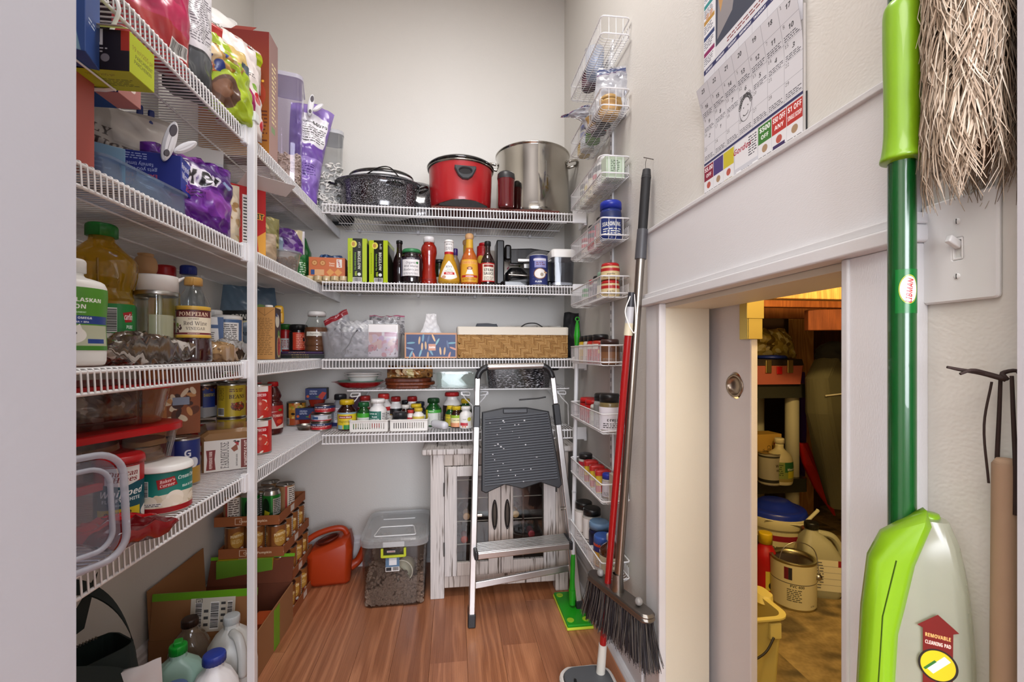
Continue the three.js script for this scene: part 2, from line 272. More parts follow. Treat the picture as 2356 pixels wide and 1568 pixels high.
// trim: baseboards with a stepped cap, quarter round, casings of the closet opening
const boardProfile=[[0,0],[0.016,0],[0.016,0.105],[0.012,0.112],[0.012,0.124],[0.007,0.135],[0.0,0.14]];
function baseboard(name,len,pos,turn){const g=ext(boardProfile,len,0),q=ext([[0.016,0],[0.034,0],[0.033,0.006],[0.028,0.014],[0.022,0.018],[0.016,0.019]],len,0);const o=struct(name,[g,q],trimMat);o.position.set(...pos);o.rotation.y=turn;return o;}
baseboard('baseboard_back',1.52,[-0.19,0,WB],-PI / 2);
baseboard('baseboard_left',1.92,[WL,0,-1.32],0);
baseboard('baseboard_right',1.0,[WR,0,-1.775],PI);
{// header board, its ledger strip and top bead, casings
  const zc=(-1.243 - 0.473) / 2,L=1.243 - 0.473 + 0.01;
  struct('trim_1',[box(0.014,0.195,L - 0.02,0.001,WR - 0.007,1.19,zc)],trimMat);
  struct('trim_2',[box(0.034,0.022,L,0.004,WR - 0.017,OH,zc),box(0.024,0.014,L,0.003,WR - 0.012,OH + 0.022,zc)],trimMat);
  struct('trim_3',[box(0.02,0.012,L,0.003,WR - 0.01,1.376,zc)],trimMat);
  const casing=(z0,z1)=>[box(0.016,OH,Math.abs(z1 - z0),0.002,WR - 0.008,0,(z0 + z1) / 2),box(0.02,OH,0.012,0.003,WR - 0.01,0,z0 + Math.sign(z1 - z0)*0.0052)];
  struct('trim_4',casing(OX1 + 0.012,-1.243),trimMat);struct('trim_5',casing(OX0 - 0.012,-0.473),trimMat);
  const cream=wallPaint(0xdcd6c4,0.0002,4,0.5);
  struct('trim_6',[box(0.127,OH,0.012,0.001,WR + 0.0615,0,OX1 - 0.006 + 0.012),box(0.127,OH,0.012,0.001,WR + 0.0615,0,OX0 - 0.006)],cream);
  struct('trim_7',box(0.14,0.012,OX0 - OX1,0.001,WR + 0.068,OH - 0.012,(OX0 + OX1) / 2),cream);
}
{// sliding door inside the opening, its edge towards the camera, recessed pull
  const d=new THREE.Group();d.name='door_1';d.userData.kind='structure';scene.add(d);d.position.set(0.728,0,-1.010);
  const hole=oval(0.0285,0.034,28,0.062,0.95);
  const slab=ext([[0,0.012],[0.56,0.012],[0.56,OH + 0.03],[0,OH + 0.03]],0.019,0.002,[hole]);slab.rotateY(PI / 2);
  mesh('panel',slab,wallPaint(0xd6d2d4,0.0002,4,0.45),d);
  const pull=lathe([[0.0345,0.0],[0.0345,0.003],[0.031,0.0045],[0.027,0.003],[0.025,-0.012],[0,-0.013]],32);pull.scale(0.84,1,1);pull.rotateZ(PI / 2);pull.rotateX(PI / 2);
  const h=mesh('door_handle',pull,metal(0x9a8d80,0.3),d);h.position.set(-0.0095,0.95,-0.062);h.rotation.x=PI / 2;
  mesh('bracket',[box(0.037,0.09,0.004,0.001,0,OH - 0.1,0.003),box(0.004,0.09,0.03,0.001,-0.019,OH - 0.1,-0.012),box(0.046,0.06,0.004,0.001,-0.002,OH - 0.05,0.005)],metal(0xc8b46a,0.35),d);
}
struct('trim_8',[box(0.02,0.05,2.2,0.002,0.715,OH + 0.025,-1.4)],trimMat);

// framing seen through the opening
const timber=(name,w,h,d,pos,m=studMat,turn=0,label=null)=>solo(name,label,'beam',metres(box(w,h,d,0.004)),m,pos,turn);
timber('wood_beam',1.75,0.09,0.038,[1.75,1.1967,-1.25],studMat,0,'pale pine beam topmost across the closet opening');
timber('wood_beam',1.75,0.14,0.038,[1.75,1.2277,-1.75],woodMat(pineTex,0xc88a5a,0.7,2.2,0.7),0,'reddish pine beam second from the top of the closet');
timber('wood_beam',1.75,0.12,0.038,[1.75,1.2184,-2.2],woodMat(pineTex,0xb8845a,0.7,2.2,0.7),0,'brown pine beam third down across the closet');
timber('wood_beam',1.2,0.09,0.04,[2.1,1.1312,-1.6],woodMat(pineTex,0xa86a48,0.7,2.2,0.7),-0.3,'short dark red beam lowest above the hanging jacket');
timber('wood_stud',0.14,1.75,0.05,[2.2147,0,-2.62],studMat,0,'upright pine stud with a knot behind the grey plastic shelf');
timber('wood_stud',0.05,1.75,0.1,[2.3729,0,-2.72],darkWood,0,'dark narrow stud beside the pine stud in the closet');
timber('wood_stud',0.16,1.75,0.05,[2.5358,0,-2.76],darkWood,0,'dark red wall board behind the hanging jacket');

// ---------------------------------------------------------------- wire shelves
const wireMat=plastic(0xe9e9ea,0.32);
function wireShelf(side,level,y,len,depth,label){
  // local: z = 0 front edge, -depth wall; wires lie across, front lip hangs down; runs along x
  const t=thing('wire_shelf',label,'shelf',[0,y,0],0),lip=0.038,n=Math.round(len / 0.0127);
  const g=path([[0,0,-depth + 0.004],[0,0,-0.001],[0,-lip,0.001]],0.00165,5,0.004);
  for(let i=0;i<=n;i++){const w=mesh('wire',g,wireMat,t);w.position.x=-len / 2 + 0.004 + (i*(len - 0.008)) / n;}
  const R=(yy,z,r)=>mesh('rail',rod([-len / 2,yy,z],[len / 2,yy,z],r,8),wireMat,t);
  R(-0.0045,-0.003,0.0032);R(-lip,-0.002,0.0032);R(-0.0045,-depth + 0.006,0.003);R(-0.0042,-depth*0.33,0.0026);R(-0.0042,-depth*0.66,0.0026);
  return t;
}
const shelfY=[1.633,1.321,1.01,0.708],which=['top','second','third','lowest'];
shelfY.forEach((y,i)=>{
  const a=wireShelf('left',i,y,1.90,0.393,`white wire shelf along the left wall, ${which[i]} of its four`);a.position.set(WL + 0.398,y,-1.325);a.rotation.y=PI / 2;
  const b=wireShelf('back',i,y,1.035,0.405,`white wire shelf across the back wall, ${which[i]} of its four`);b.position.set(-0.007,y,-1.87);
  const m=plastic(0xe4e4e6,0.4);
  const cl=[0,1,2,3].map((k)=>[-0.45 + k*0.28,-0.39]);
  for(const [x,z] of cl) mesh('wall_clip',[box(0.014,0.016,0.022,0.003,x,-0.012,z),rod([x,-0.006,z],[x,-0.006,z - 0.014],0.005,8)],m,b);
  mesh('end_bracket',[box(0.06,0.052,0.012,0.003,0.54,-0.044,0.002),box(0.012,0.03,0.09,0.002,0.566,-0.05,-0.04)],m,b);
  mesh('end_bracket',[box(0.03,0.05,0.02,0.003,-0.945,-0.055,-0.012),box(0.026,0.03,0.006,0.002,-0.945,-0.085,-0.02),lathe([[0,0],[0.006,0],[0.005,0.004],[0,0.005]],10).rotateX(PI / 2).translate(-0.945,-0.07,-0.016)],m,a);
  for(let k=0;k<6;k++) mesh('wall_clip',box(0.018,0.014,0.02,0.003,-0.85 + k*0.33,-0.012,-0.382),m,a);
});
{// the upright pole that carries the left shelves
  const t=thing('shelf_pole','white upright support pole at the front of the left shelves','pole',[-0.54,0,-1.286]);
  mesh('pole',[box(0.0195,1.665,0.0195,0.002)],wireMat,t);mesh('cap',box(0.027,0.026,0.027,0.003,0,1.655,0),plastic(0xdfe3e2),t);
  for(const y of shelfY) mesh('clamp',[box(0.016,0.05,0.024,0.003,-0.013,y - 0.044,0.012),box(0.012,0.034,0.012,0.002,-0.016,y - 0.036,0.024)],plastic(0xe6e6e8),t);
}

// ---------------------------------------------------------------- builders of pantry goods
const WHITE=plastic(0xefeeea,0.4),BLACK=plastic(0x151515,0.35),RED=plastic(0xb51218,0.35),TIN=metal(0xb9b6b0,0.28),CLEAR=glassy(0xf4f7f6),HAZE=frosted(0xe9edf0,0.8,0.3);
const toDoor=([x,,z],off=0)=>Math.atan2(-x,-z) + off;// turned towards the doorway
function capGeo(r,h,ribs=true){// screw cap with a knurled skirt
  const g=lathe([[0,h],[r*0.86,h],[r*0.97,h - r*0.1],[r,h - r*0.25],[r,0],[0,0]],ribs?40:28);
  if(ribs){const p=g.attributes.position;for(let i=0;i<p.count;i++){const x=p.getX(i),z=p.getZ(i),y=p.getY(i),q=Math.hypot(x,z);if(q>r*0.98&&y<h*0.9){const k=1 + 0.025*Math.cos(Math.round(Math.atan2(z,x) /(PI / 20))*PI);p.setX(i,x*k);p.setZ(i,z*k);}}g.computeVertexNormals();}
  return g;
}
// round bottle or jar: { H, r, sh, nr, ny, mat, cap: [r, h, mat], lab: [y0, y1, paint or draw, span], fill: [y, mat], prof }
function flask(name,label,cat,pos,turn,o){
  const t=thing(name,label,cat,pos,turn,o.group),{H,r}=o,ch=o.cap?o.cap[1]:0,nr=o.nr??r*0.5,sh=o.sh??H*0.6,ny=o.ny??H - ch - 0.006;
  const prof=o.prof||smooth([[r*0.9,0.0008],[r,r*0.1],[r,sh*0.5],[r,sh],[r*0.55 + nr*0.45,sh + (ny - sh)*0.55],[nr,ny],[nr,H - ch*0.6]],3);
  mesh('body',lathe([[0,0.0006],...prof,...(o.open?[]:[[0,prof[prof.length - 1][1]]])],o.seg||30),o.mat||WHITE,t);
  if(o.fill){const fp=prof.filter(([,y])=>y<o.fill[0]).map(([a,y])=>[a - 0.0016,Math.max(0.002,y)]);mesh(o.fill[2]||'contents',lathe([[0,0.002],...fp,[fp[fp.length - 1][0],o.fill[0]],[0,o.fill[0]]],26),o.fill[1],t);}
  if(o.cap){const c=mesh(o.capName||'cap',capGeo(o.cap[0],ch,o.cap[3] !==0),o.cap[2],t);c.position.y=H - ch;}
  if(o.lab){const [y0,y1,d,span=2*PI]=o.lab,ra=(y)=>{let i=prof.findIndex((q)=>q[1]>=y);if(i<1) i=i<0?prof.length - 1:1;const a=prof[i - 1],b=prof[i];return a[0] + (b[0] - a[0])*Math.max(0,Math.min(1,(y - a[1]) /(b[1] - a[1]||1))) + 0.0007;};const p=d.s?d:paint(r*span,y1 - y0,o.ppm||1300,d),lp=[];for(let i=0;i<=8;i++){const y=y0 + ((y1 - y0)*i) / 8;lp.push(new THREE.Vector2(ra(y),y));}mesh('label',remap(new THREE.LatheGeometry(lp,30,-span / 2,span),p),p.mat(o.rough??0.45),t);}
  return t;
}
// tin can with rolled rims, ribs under the label
function tin(name,label,cat,pos,turn,r,h,p,o={}){
  const t=thing(name,label,cat,pos,turn,o.group);
  mesh('can_body',lathe([[0,0.002],[r*0.93,0.002],[r*0.98,0],[r*1.01,0.0012],[r*0.99,0.004],[r*0.985,h - 0.004],[r*1.01,h - 0.0012],[r*0.985,h],[r*0.93,h - 0.0035],[r*0.6,h - 0.003],[r*0.57,h - 0.0042],[0,h - 0.0042]],32),o.metal||TIN,t);
  mesh('label',remap(sleeve(r*0.993,r*0.993,0.0045,h - 0.0045,32),p),p.mat(0.38),t);
  if(o.tab) mesh('ring_pull',[new THREE.TorusGeometry(r*0.2,0.0012,5,14).rotateX(PI / 2).translate(0,h - 0.002,r*0.3),box(0.006,0.0012,r*0.4,0.0004,0,h - 0.003,0)],TIN,t);
  return t;
}
function sodaCan(name,label,pos,turn,p,group){
  const t=thing(name,label,'can',pos,turn,group),r=0.033,h=0.122;
  mesh('can_body',lathe([[0,0.006],[0.022,0.006],[0.024,0],[0.026,0.002],[r,0.014],[r,h - 0.016],[0.0275,h - 0.003],[0.028,h],[0.0265,h],[0.0255,h - 0.005],[0,h - 0.005]],32),TIN,t);
  mesh('label',remap(sleeve(r + 0.0003,r + 0.0003,0.014,h - 0.016,32),p),p.mat(0.28,{metalness:0.5}),t);
  mesh('ring_pull',[new THREE.TorusGeometry(0.008,0.0012,5,14).rotateX(PI / 2).translate(0,h - 0.003,0.006),box(0.006,0.0012,0.012,0.0004,0,h - 0.004,-0.004)],TIN,t);
  return t;
}
function carton(name,label,cat,pos,turn,w,h,d,faces,o={}){
  const p=cartonPaint(w,h,d,o.ppm||1100,faces),t=thing(name,label,cat,pos,turn,o.group);
  mesh('box',cartonGeo(w,h,d,p),p.mat(o.rough??0.5),t);
  if(o.flap) mesh('flap',box(o.flap[0],o.flap[1],0.0008,0.0003).rotateX(o.flap[2]||0).translate(o.flap[3]||0,h,o.flap[4]??-d / 2),M(o.flap[5]??0xe8e4de,{roughness:0.7}),t);
  return t;
}
function bag(name,label,pos,turn,w,h,d,draw,o={}){
  const p=paint(w,h,o.ppm||900,draw),t=thing(name,label,o.cat||'bag',pos,turn,o.group);
  const g=remap(pouch(w,h,d,o),p);if(o.flatten) g.rotateX(-PI / 2).translate(0,d*0.4,h / 2);
  mesh('bag',g,p.mat(o.rough??0.3,o.matOpt||{clearcoat:0.4,clearcoatRoughness:0.2}),t);
  if(o.seam) mesh('seam',box(w*(o.wf?o.wf(1):1),0.012,0.0014,0.0004,0,h - 0.004,0),M(o.seam,{roughness:0.35}),t);
  return t;
}
// open tub or bin: rounded-rectangle walls with a lip
function binGeo(w,h,d,o={}){
  const r=o.r??0.015,k=o.taper??0.9,th=o.th??0.002,lip=o.lip??0.006;
  return loft([[0,w*k,d*k,r],[h - 0.006,w - 2*lip,d - 2*lip,r],[h - 0.005,w,d,r + lip],[h,w,d,r + lip],[h - 0.001,w - 2*lip - 2*th,d - 2*lip - 2*th,r],[th,w*k - 2*th,d*k - 2*th,r]],5);
}
function chipClip(label,pos,turn,lean=0,flip=1){// rounded bag clip: jaw, arm, grey grips
  const t=thing('bag_clip',label,'clip',pos,turn);t.rotation.z=lean;const W2=plastic(0xe4e4e8,0.3),G=plastic(0x4a444c,0.6);
  mesh('jaw',ext(oval(0.011,0.045,30,0,0.045),0.016,0.005),W2,t);const a=mesh('arm',ext(oval(0.0085,0.027,26,0,0.027),0.014,0.004),W2,t);a.position.set(0.012*flip,0.026,0);a.rotation.z=-0.62*flip;
  mesh('grip',ext(oval(0.0065,0.014,20,0,0.068),0.0175,0.001),G,t);mesh('grip',ext(oval(0.005,0.008,20,0,0.016),0.0175,0.001),G,t);return t;
}

// ---------------------------------------------------------------- left wall, top shelf
const UP=0.003;
{
  const P1=[-0.62,1.633,-1.017];P1[1] +=UP;
  bag('candy_bag','glossy hot pink bag at the front of the top left shelf',P1,1.15,0.15,0.3,0.06,(c,w,h)=>{bg(c,'#c01a62',w,h);grad(c,'#d0266e','#a30f3c',0,0,w,h);fill(c,'#a3151b',0,h*0.72,w,h*0.3);bars(c,w*0.6,h*0.8,w*0.3,h*0.1);},{amp:0.008,f:18,seed:4,seam:0xd23a80});
  bag('snack_pouch','grey and white crumpled pouch covered in small print, black base',[-0.62,1.633 + UP,-1.1393],0.95,0.105,0.3,0.07,(c,w,h)=>{bg(c,'#dddbe0',w,h);fine(c,w*0.42,h*0.2,w*0.5,h*0.4,'#55525a',22);bars(c,w*0.08,h*0.24,w*0.2,h*0.08);fill(c,'#2b2d31',0,h*0.66,w,h*0.36);grad(c,'#565b60','#24262a',0,h*0.68,w,h*0.3);},{amp:0.007,f:20,seed:8});
  bag('flour_bag','big white translucent bag lying at the top edge of the picture',[-0.77,1.633 + 0.36,-1.5217],0.8,0.17,0.13,0.11,(c,w,h)=>{bg(c,'#e9e8e6',w,h);txt(c,'Food Pack',w*0.55,h*0.62,h*0.1,'#3a3a3c',{rot:0.3});txt(c,'D10.',w*0.62,h*0.78,h*0.12,'#2a2a2c',{rot:0.3});},{amp:0.008,f:14,seed:3,base:0.5});
  solo('storage_tub','white plastic tub behind the crumpled pouch, carrying the translucent bag','tub',binGeo(0.18,0.356,0.18,{taper:0.92}),plastic(0xdcdad6),[-0.81,1.633 + UP,-1.5409],0.3);
  bag('snack_bag','pink and white bag with a blue round emblem, back of top shelf',[-0.8,1.633 + UP,-1.6841],0.85,0.34,0.385,0.09,(c,w,h)=>{bg(c,'#e6dfe8',w,h);poly(c,'#b3134f',[[0,0],[w,h*0.12],[w,h*0.3],[w*0.5,h*0.22],[0,h*0.1]]);disc(c,'#27407e',w*0.34,h*0.38,w*0.3,h*0.17);disc(c,'#7fa0bd',w*0.4,h*0.4,w*0.2,h*0.12);txt(c,'O',w*0.14,h*0.36,h*0.08,'#fff');txt(c,'Sna',w*0.36,h*0.42,h*0.07,'#fff');txt(c,'STRAWBERRIES',w*0.78,h*0.22,h*0.045,'#f7cfe0',{rot:0.2});},{amp:0.006,seed:12,wf:(v)=>1 - 0.25*v});
  // heap of folded chip and candy bags
  bag('chip_bag','folded red and yellow chip bag with an upside-down calorie line, topmost of heap',[-0.66,1.633 + 0.262,-1.4069],1.0,0.26,0.075,0.09,(c,w,h)=>{bg(c,'#b11d18',w,h);fill(c,'#dcd4cc',0,-2,w,h*0.36);txt(c,'150',w*0.28,h*0.2,h*0.3,'#222',{rot:PI});txt(c,'calories',w*0.66,h*0.2,h*0.2,'#333',{rot:PI});fill(c,'#3a1412',w*0.66,h*0.36,w*0.08,h*0.7);fill(c,'#a4b51e',w*0.74,h*0.36,w*0.12,h*0.7);fill(c,'#c9a53a',w*0.86,0,w*0.2,h);txt(c,'JRG',w*0.5,h*0.62,h*0.34,'#e87c5a',{rot:PI});},{amp:0.006,seed:21,base:0.5,ppm:1200});
  bag('chip_bag','folded white and brown bag under the red chip bag',[-0.65,1.633 + 0.185,-1.3516],1.0,0.24,0.085,0.1,(c,w,h)=>{bg(c,'#cfc4bb',w,h);poly(c,'#b77d55',[[0,h],[0,h*0.3],[w*0.2,h]]);poly(c,'#e8e0da',[[w*0.2,0],[w*0.7,0],[w*0.85,h*0.5],[w*0.3,h*0.7]]);fill(c,'#4a3a34',w*0.1,0,w*0.6,h*0.08);},{amp:0.008,seed:22,base:0.5});
  bag('candy_bag','crumpled orange foil bag with blue specks at shelf front',[-0.6,1.633 + 0.09,-1.22],1.05,0.15,0.085,0.08,(c,w,h)=>{bg(c,'#c89a58',w,h);blobs(c,['#d9b67a','#a8702f','#c8551e','#273e8c','#e0c9a0'],0,0,w,h,26,w*0.04,w*0.12,5);poly(c,'#cf5a22',[[0,h*0.5],[w*0.2,h*0.4],[w*0.15,h],[0,h]]);},{amp:0.012,f:26,seed:31,base:0.5});
  bag('candy_bag','lime green bag with a brown round window hanging over shelf edge',[-0.575,1.633 + 0.004,-1.2345],1.1,0.15,0.19,0.06,(c,w,h)=>{bg(c,'#a4bb22',w,h);disc(c,'#5a3a28',w*0.3,h*0.72,w*0.24,h*0.2);disc(c,'#7a5138',w*0.26,h*0.7,w*0.16,h*0.13);poly(c,'#d3b672',[[w*0.4,0],[w,0],[w,h*0.2],[w*0.5,h*0.25]]);fill(c,'#4a5a66',w*0.7,h*0.18,w*0.3,h*0.12);},{amp:0.009,f:24,seed:33,wf:(v)=>1 - 0.35*v});
  bag('candy_bag','magenta and white fruit candy bag beside the tall red box',[-0.58,1.633 + 0.004,-1.307],1.1,0.14,0.25,0.06,(c,w,h)=>{bg(c,'#e6dcd8',w,h);poly(c,'#a01e5e',[[0,h*0.35],[w*0.5,h*0.45],[w*0.75,h*0.8],[w*0.5,h],[0,h]]);txt(c,'S',w*0.3,h*0.62,h*0.14,'#e88ab0');disc(c,'#c0242a',w*0.75,h*0.6,w*0.12);disc(c,'#7fae3a',w*0.78,h*0.48,w*0.08);disc(c,'#c5303a',w*0.9,h*0.85,w*0.1);disc(c,'#d08a70',w*0.55,h*0.86,w*0.14);fine(c,w*0.45,h*0.34,w*0.3,h*0.05,'#333',2);},{amp:0.008,f:22,seed:35,wf:(v)=>1 - 0.3*v});
  carton('cereal_box','tall rust red box with a large yellow letter, front of top shelf','box',[-0.667,1.633 + UP,-1.50],0.03,0.2,0.388,0.075,{base:'#8e2c14',
  front:(c,w,h)=>{grad(c,'#6e1710','#a8701e',0,0,w,h);disc(c,'#a23a1e',w*0.4,h*0.5,w*0.55,h*0.2);txt(c,'S.',w*0.84,h*0.36,h*0.12,'#e8b23c',{f:'serif'});fine(c,w*0.72,h*0.62,w*0.25,h*0.26,'#5a2410',9);},
  side:(c,w,h)=>{fill(c,'#9a7a74',0,0,w,h);grad(c,'#8b6a66','#b38f86',0,0,w,h);fine(c,w*0.3,h*0.2,w*0.45,h*0.5,'#e7d6a0',14);fill(c,'#7f9a6a',w*0.25,h*0.72,w*0.4,h*0.05);},top:(c,w,h)=>fill(c,'#7d2416',0,0,w,h)},{flap:[0.06,0.05,-0.8,0.02,0.035,0x7d2416]});
  {// tall cereal keeper, half full of pellets
  const t=thing('cereal_container','tall frosted cereal container one third full of beige rings','container',[-0.62,1.633 + UP,-1.7844],0.25);
  mesh('body',loft([[0,0.085,0.13,0.02],[0.02,0.092,0.14,0.022],[0.36,0.104,0.16,0.024],[0.4,0.104,0.16,0.024],[0.4,0.1,0.156,0.024],[0.02,0.088,0.136,0.02],[0.004,0.08,0.12,0.02]]),glassy(0xf6f4fb,{roughness:0.03}),t);
  mesh('lid',loft([[0.398,0.108,0.165,0.025],[0.412,0.108,0.165,0.025],[0.42,0.09,0.14,0.02]]),frosted(0xe4e2ee,0.6,0.3),t);
  const r=mulberry(5),ring=new THREE.TorusGeometry(0.0055,0.0024,5,10),list=[];for(let i=0;i<420;i++){const g=ring.clone().rotateX(r()*3).rotateY(r()*3);const a=r()*2*PI,edge=r()<0.85;list.push(move(g,edge?0.037*Math.sign(Math.cos(a))*(Math.abs(Math.cos(a))>0.6?1:r()):0.03*(r() - 0.5),0.012 + 0.12*r(),edge?0.058*Math.sign(Math.sin(a))*(Math.abs(Math.cos(a))>0.6?r():1):0.04*(r() - 0.5)));}
  stuff(mesh('cereal',[...list,loft([[0.006,0.066,0.108,0.015],[0.125,0.07,0.114,0.015]])],M(0xd8c8ac,{roughness:0.85}),t));
  }
  bag('chip_bag','purple chip bag with a white nutrition panel, clipped at top',[-0.61,1.633 + UP,-1.9306],0.5,0.15,0.43,0.08,(c,w,h)=>{bg(c,'#6a4aa0',w,h);grad(c,'#8f78bc','#6b46a2',0,0,w,h*0.5);grad(c,'#9d86cc','#7a56b4',0,h*0.55,w,h*0.45);fill(c,'#eceaf0',w*0.3,h*0.12,w*0.62,h*0.3);txt(c,'140',w*0.62,h*0.2,h*0.05,'#222');txt(c,'70',w*0.82,h*0.2,h*0.05,'#222');txt(c,'Calories',w*0.43,h*0.2,h*0.028,'#222');fine(c,w*0.34,h*0.24,w*0.55,h*0.16,'#555',8);fine(c,w*0.2,h*0.62,w*0.6,h*0.1,'#4a2f80',5);},{amp:0.011,f:16,seed:41,wf:(v)=>0.62 + 0.5*v,nx:22,ny:28,lean:(x,y,z,v)=>[x + 0.035*v*v,y - 0.03*v*Math.abs(x)*8,z]});
  chipClip('white bag clip with grey grips on the purple bag, top shelf',[-0.58,1.633,-1.8936,].map((v,i)=>(i===1?1.9894:v)),0.5,-0.15);
  {const t=thing('cereal_container','clear canister full of pale cereal rings next to the black roaster','container',[-0.556,1.633 + UP,-2.07],0.3);
  mesh('body',loft([[0,0.1,0.12,0.02],[0.31,0.125,0.15,0.024],[0.345,0.125,0.15,0.024],[0.345,0.121,0.146,0.024],[0.006,0.096,0.116,0.02]]),glassy(0xf4f5f6,{roughness:0.06}),t);
  mesh('lid',loft([[0.343,0.13,0.155,0.026],[0.358,0.13,0.155,0.026],[0.366,0.11,0.13,0.02]]),frosted(0xe4e6ea,0.5,0.3),t);
  const r=mulberry(15),ring=new THREE.TorusGeometry(0.009,0.0032,5,12),list=[loft([[0.008,0.07,0.09,0.015],[0.2,0.085,0.105,0.015]])];for(let i=0;i<330;i++){const y=0.015 + 0.2*r(),k=0.043 + 0.05*(y - 0.015),a=r()*4|0,s=(r() - 0.5)*2;list.push(move(ring.clone().rotateX(r()*3).rotateY(r()*3),a<2?(a?k:-k):s*k,y,a<2?s*k*1.2:(a===2?k:-k)*1.2));}
  stuff(mesh('cereal',list,M(0xe6e4de,{roughness:0.8}),t));}
  // things whose undersides show through the wires
  const under=(label,x,z,w,d,h,col,turn=0.1)=>carton('food_box',label,'box',[x,1.633 + UP,z],turn,w,h,d,{base:col,front:(c,a,b)=>{fill(c,col,0,0,a,b);},top:(c,a,b)=>{fill(c,col,0,0,a,b);bars(c,a*0.6,b*0.2,a*0.3,b*0.25);fine(c,a*0.08,b*0.2,a*0.4,b*0.5,'#d8d0c8',6);}});
  under('dark red box lying behind the pink bag on the top shelf',-0.8,-0.66,0.2,0.26,0.08,'#5a1418');under('black and grey box behind the small-print pouch',-0.8,-0.95,0.2,0.22,0.12,'#2a2730',-0.1);
  under('navy blue box at the wall, behind the pink and white bag',-0.885,-1.15,0.1,0.2,0.12,'#1c2a66');under('brown box behind the heap of folded bags',-0.85,-1.62,0.14,0.14,0.14,'#5c3228',0.2);
  under('maroon box behind the cereal container on the top shelf',-0.8,-1.84,0.16,0.16,0.1,'#6a1f24',-0.15);under('dark violet box behind the purple chip bag',-0.82,-2.1,0.18,0.18,0.1,'#3a2440');
}

// ---------------------------------------------------------------- basket hung under the top left shelf, with roll boxes
{
  const t=thing('under_shelf_basket','white wire basket hooked under the top shelf, holding roll boxes','basket',[-0.72,1.633,-0.69],0),w=0.36,d=0.24,b=-0.169;
  for(const z of [-d / 2,d / 2]) mesh('hook_wire',[path([[-w / 2,0.004,z],[w / 2 - 0.03,0.004,z],[w / 2,-0.03,z],[w / 2 - 0.02,-0.08,z],[w / 2 - 0.005,b,z],[-w / 2,b,z],[-w / 2,0.004,z]],0.0032,6,0.02)],wireMat,t);
  for(let i=0;i<=6;i++) mesh('cross_wire',rod([-w / 2 + (i*(w - 0.01)) / 6,b,-d / 2],[-w / 2 + (i*(w - 0.01)) / 6,b,d / 2],0.0018),wireMat,t);
  mesh('rim_wire',rod([w / 2 - 0.012,b + 0.03,-d / 2],[w / 2 - 0.012,b + 0.03,d / 2],0.003),wireMat,t);
  
  carton('foil_box','navy foil roll box with a salmon end, lowest in hung basket','box',[-0.708,1.467,-0.848],0,0.31,0.055,0.055,{base:'#1d3c86',front:(c,w,h)=>{fill(c,'#1c3a84',0,0,w,h);txt(c,'Reynolds',w*0.6,h*0.55,h*0.5,'#e8ecf4',{st:'italic bold'});},side:(c,w,h)=>{fill(c,'#b87a74',0,0,w,h);txt(c,'75',w*0.5,h*0.5,h*0.5,'#f6e6e0');},top:(c,w,h)=>{fill(c,'#1f4a86',0,0,w,h);txt(c,'Reynolds',w*0.6,h*0.35,h*0.45,'#e8ecf4',{st:'italic bold',rot:PI});fill(c,'#b87a74',w*0.88,0,w*0.12,h);}},{ppm:1400});
  carton('parchment_box','black and lime parchment paper box poking out of the hung basket','box',[-0.65,1.467,-0.787],0,0.31,0.063,0.058,{base:'#b4c01c',
  front:(c,w,h)=>{fill(c,'#1d1216',0,0,w,h);bars(c,w*0.69,-h*0.02,w*0.19,h*0.42);fine(c,w*0.68,h*0.44,w*0.22,h*0.16,'#d8d4d0',2);disc(c,'#8d8689',w*0.73,h*0.68,h*0.09);disc(c,'#8d8689',w*0.89,h*0.7,h*0.1);fine(c,w*0.7,h*0.87,w*0.15,h*0.06,'#aaa',1);fill(c,'#b9341f',w*0.96,0,w*0.04,h*0.5);},
  side:(c,w,h)=>{fill(c,'#b6c31a',0,0,w,h);txt(c,'19 m²/205 pi²',w*0.52,h*0.33,h*0.15,'#7a5a1a',{st:'normal',max:w*0.86});txt(c,'PARCHMENT',w*0.56,h*0.5,h*0.13,'#3a3a12',{st:'normal',max:w*0.7});txt(c,'PARCHEMIN',w*0.52,h*0.64,h*0.13,'#3a3a12',{st:'normal',max:w*0.7});},
  top:(c,w,h)=>{fill(c,'#b4c01c',0,0,w,h);poly(c,'#8a6a4a',[[0,0],[w*0.62,0],[w*0.74,h*0.9],[w*0.8,h],[0,h]]);blobs(c,['#a9805a','#c8a684','#6a4028','#8f4f30'],0,0,w*0.62,h,26,h*0.06,h*0.2,9);txt(c,'19 m²/205 pi²',w*0.84,h*0.22,h*0.12,'#6a5a12',{st:'normal',max:w*0.26});fine(c,w*0.8,h*0.4,w*0.16,h*0.36,'#5f6a10',5);}},{ppm:1700,flap:[0.2,0.018,-1.2,0.05,0.04,0xd9d6d0]});
  carton('wipes_box','blue box with a pale blue panel, nearest in the hung basket','box',[-0.578,1.466,-0.722],0.3,0.1,0.115,0.05,{base:'#2c4f92',front:(c,w,h)=>{fill(c,'#2b4f94',0,0,w,h);fill(c,'#1f2430',0,h*0.02,w*0.96,h*0.16);fill(c,'#a8322c',w*0.2,0,w*0.6,h*0.05);txt(c,'KIRKLAND',w*0.5,h*0.1,h*0.13,'#e8e8ee',{max:w*0.86});poly(c,'#7fa6bc',[[0,h*0.24],[w*0.8,h*0.3],[w*0.95,h],[w*0.3,h*0.86],[0,h*0.8]]);txt(c,'cule',w*0.7,h*0.45,h*0.16,'#eef4f6',{st:'normal'});disc(c,'#e8e8dc',w*0.88,h*0.3,w*0.09);fine(c,w*0.55,h*0.6,w*0.34,h*0.22,'#d4e2ea',5);},side:(c,w,h)=>{fill(c,'#2c4c8e',0,0,w,h);fine(c,w*0.2,h*0.5,w*0.5,h*0.1,'#c8d4e4',2);}},{ppm:1500});
}

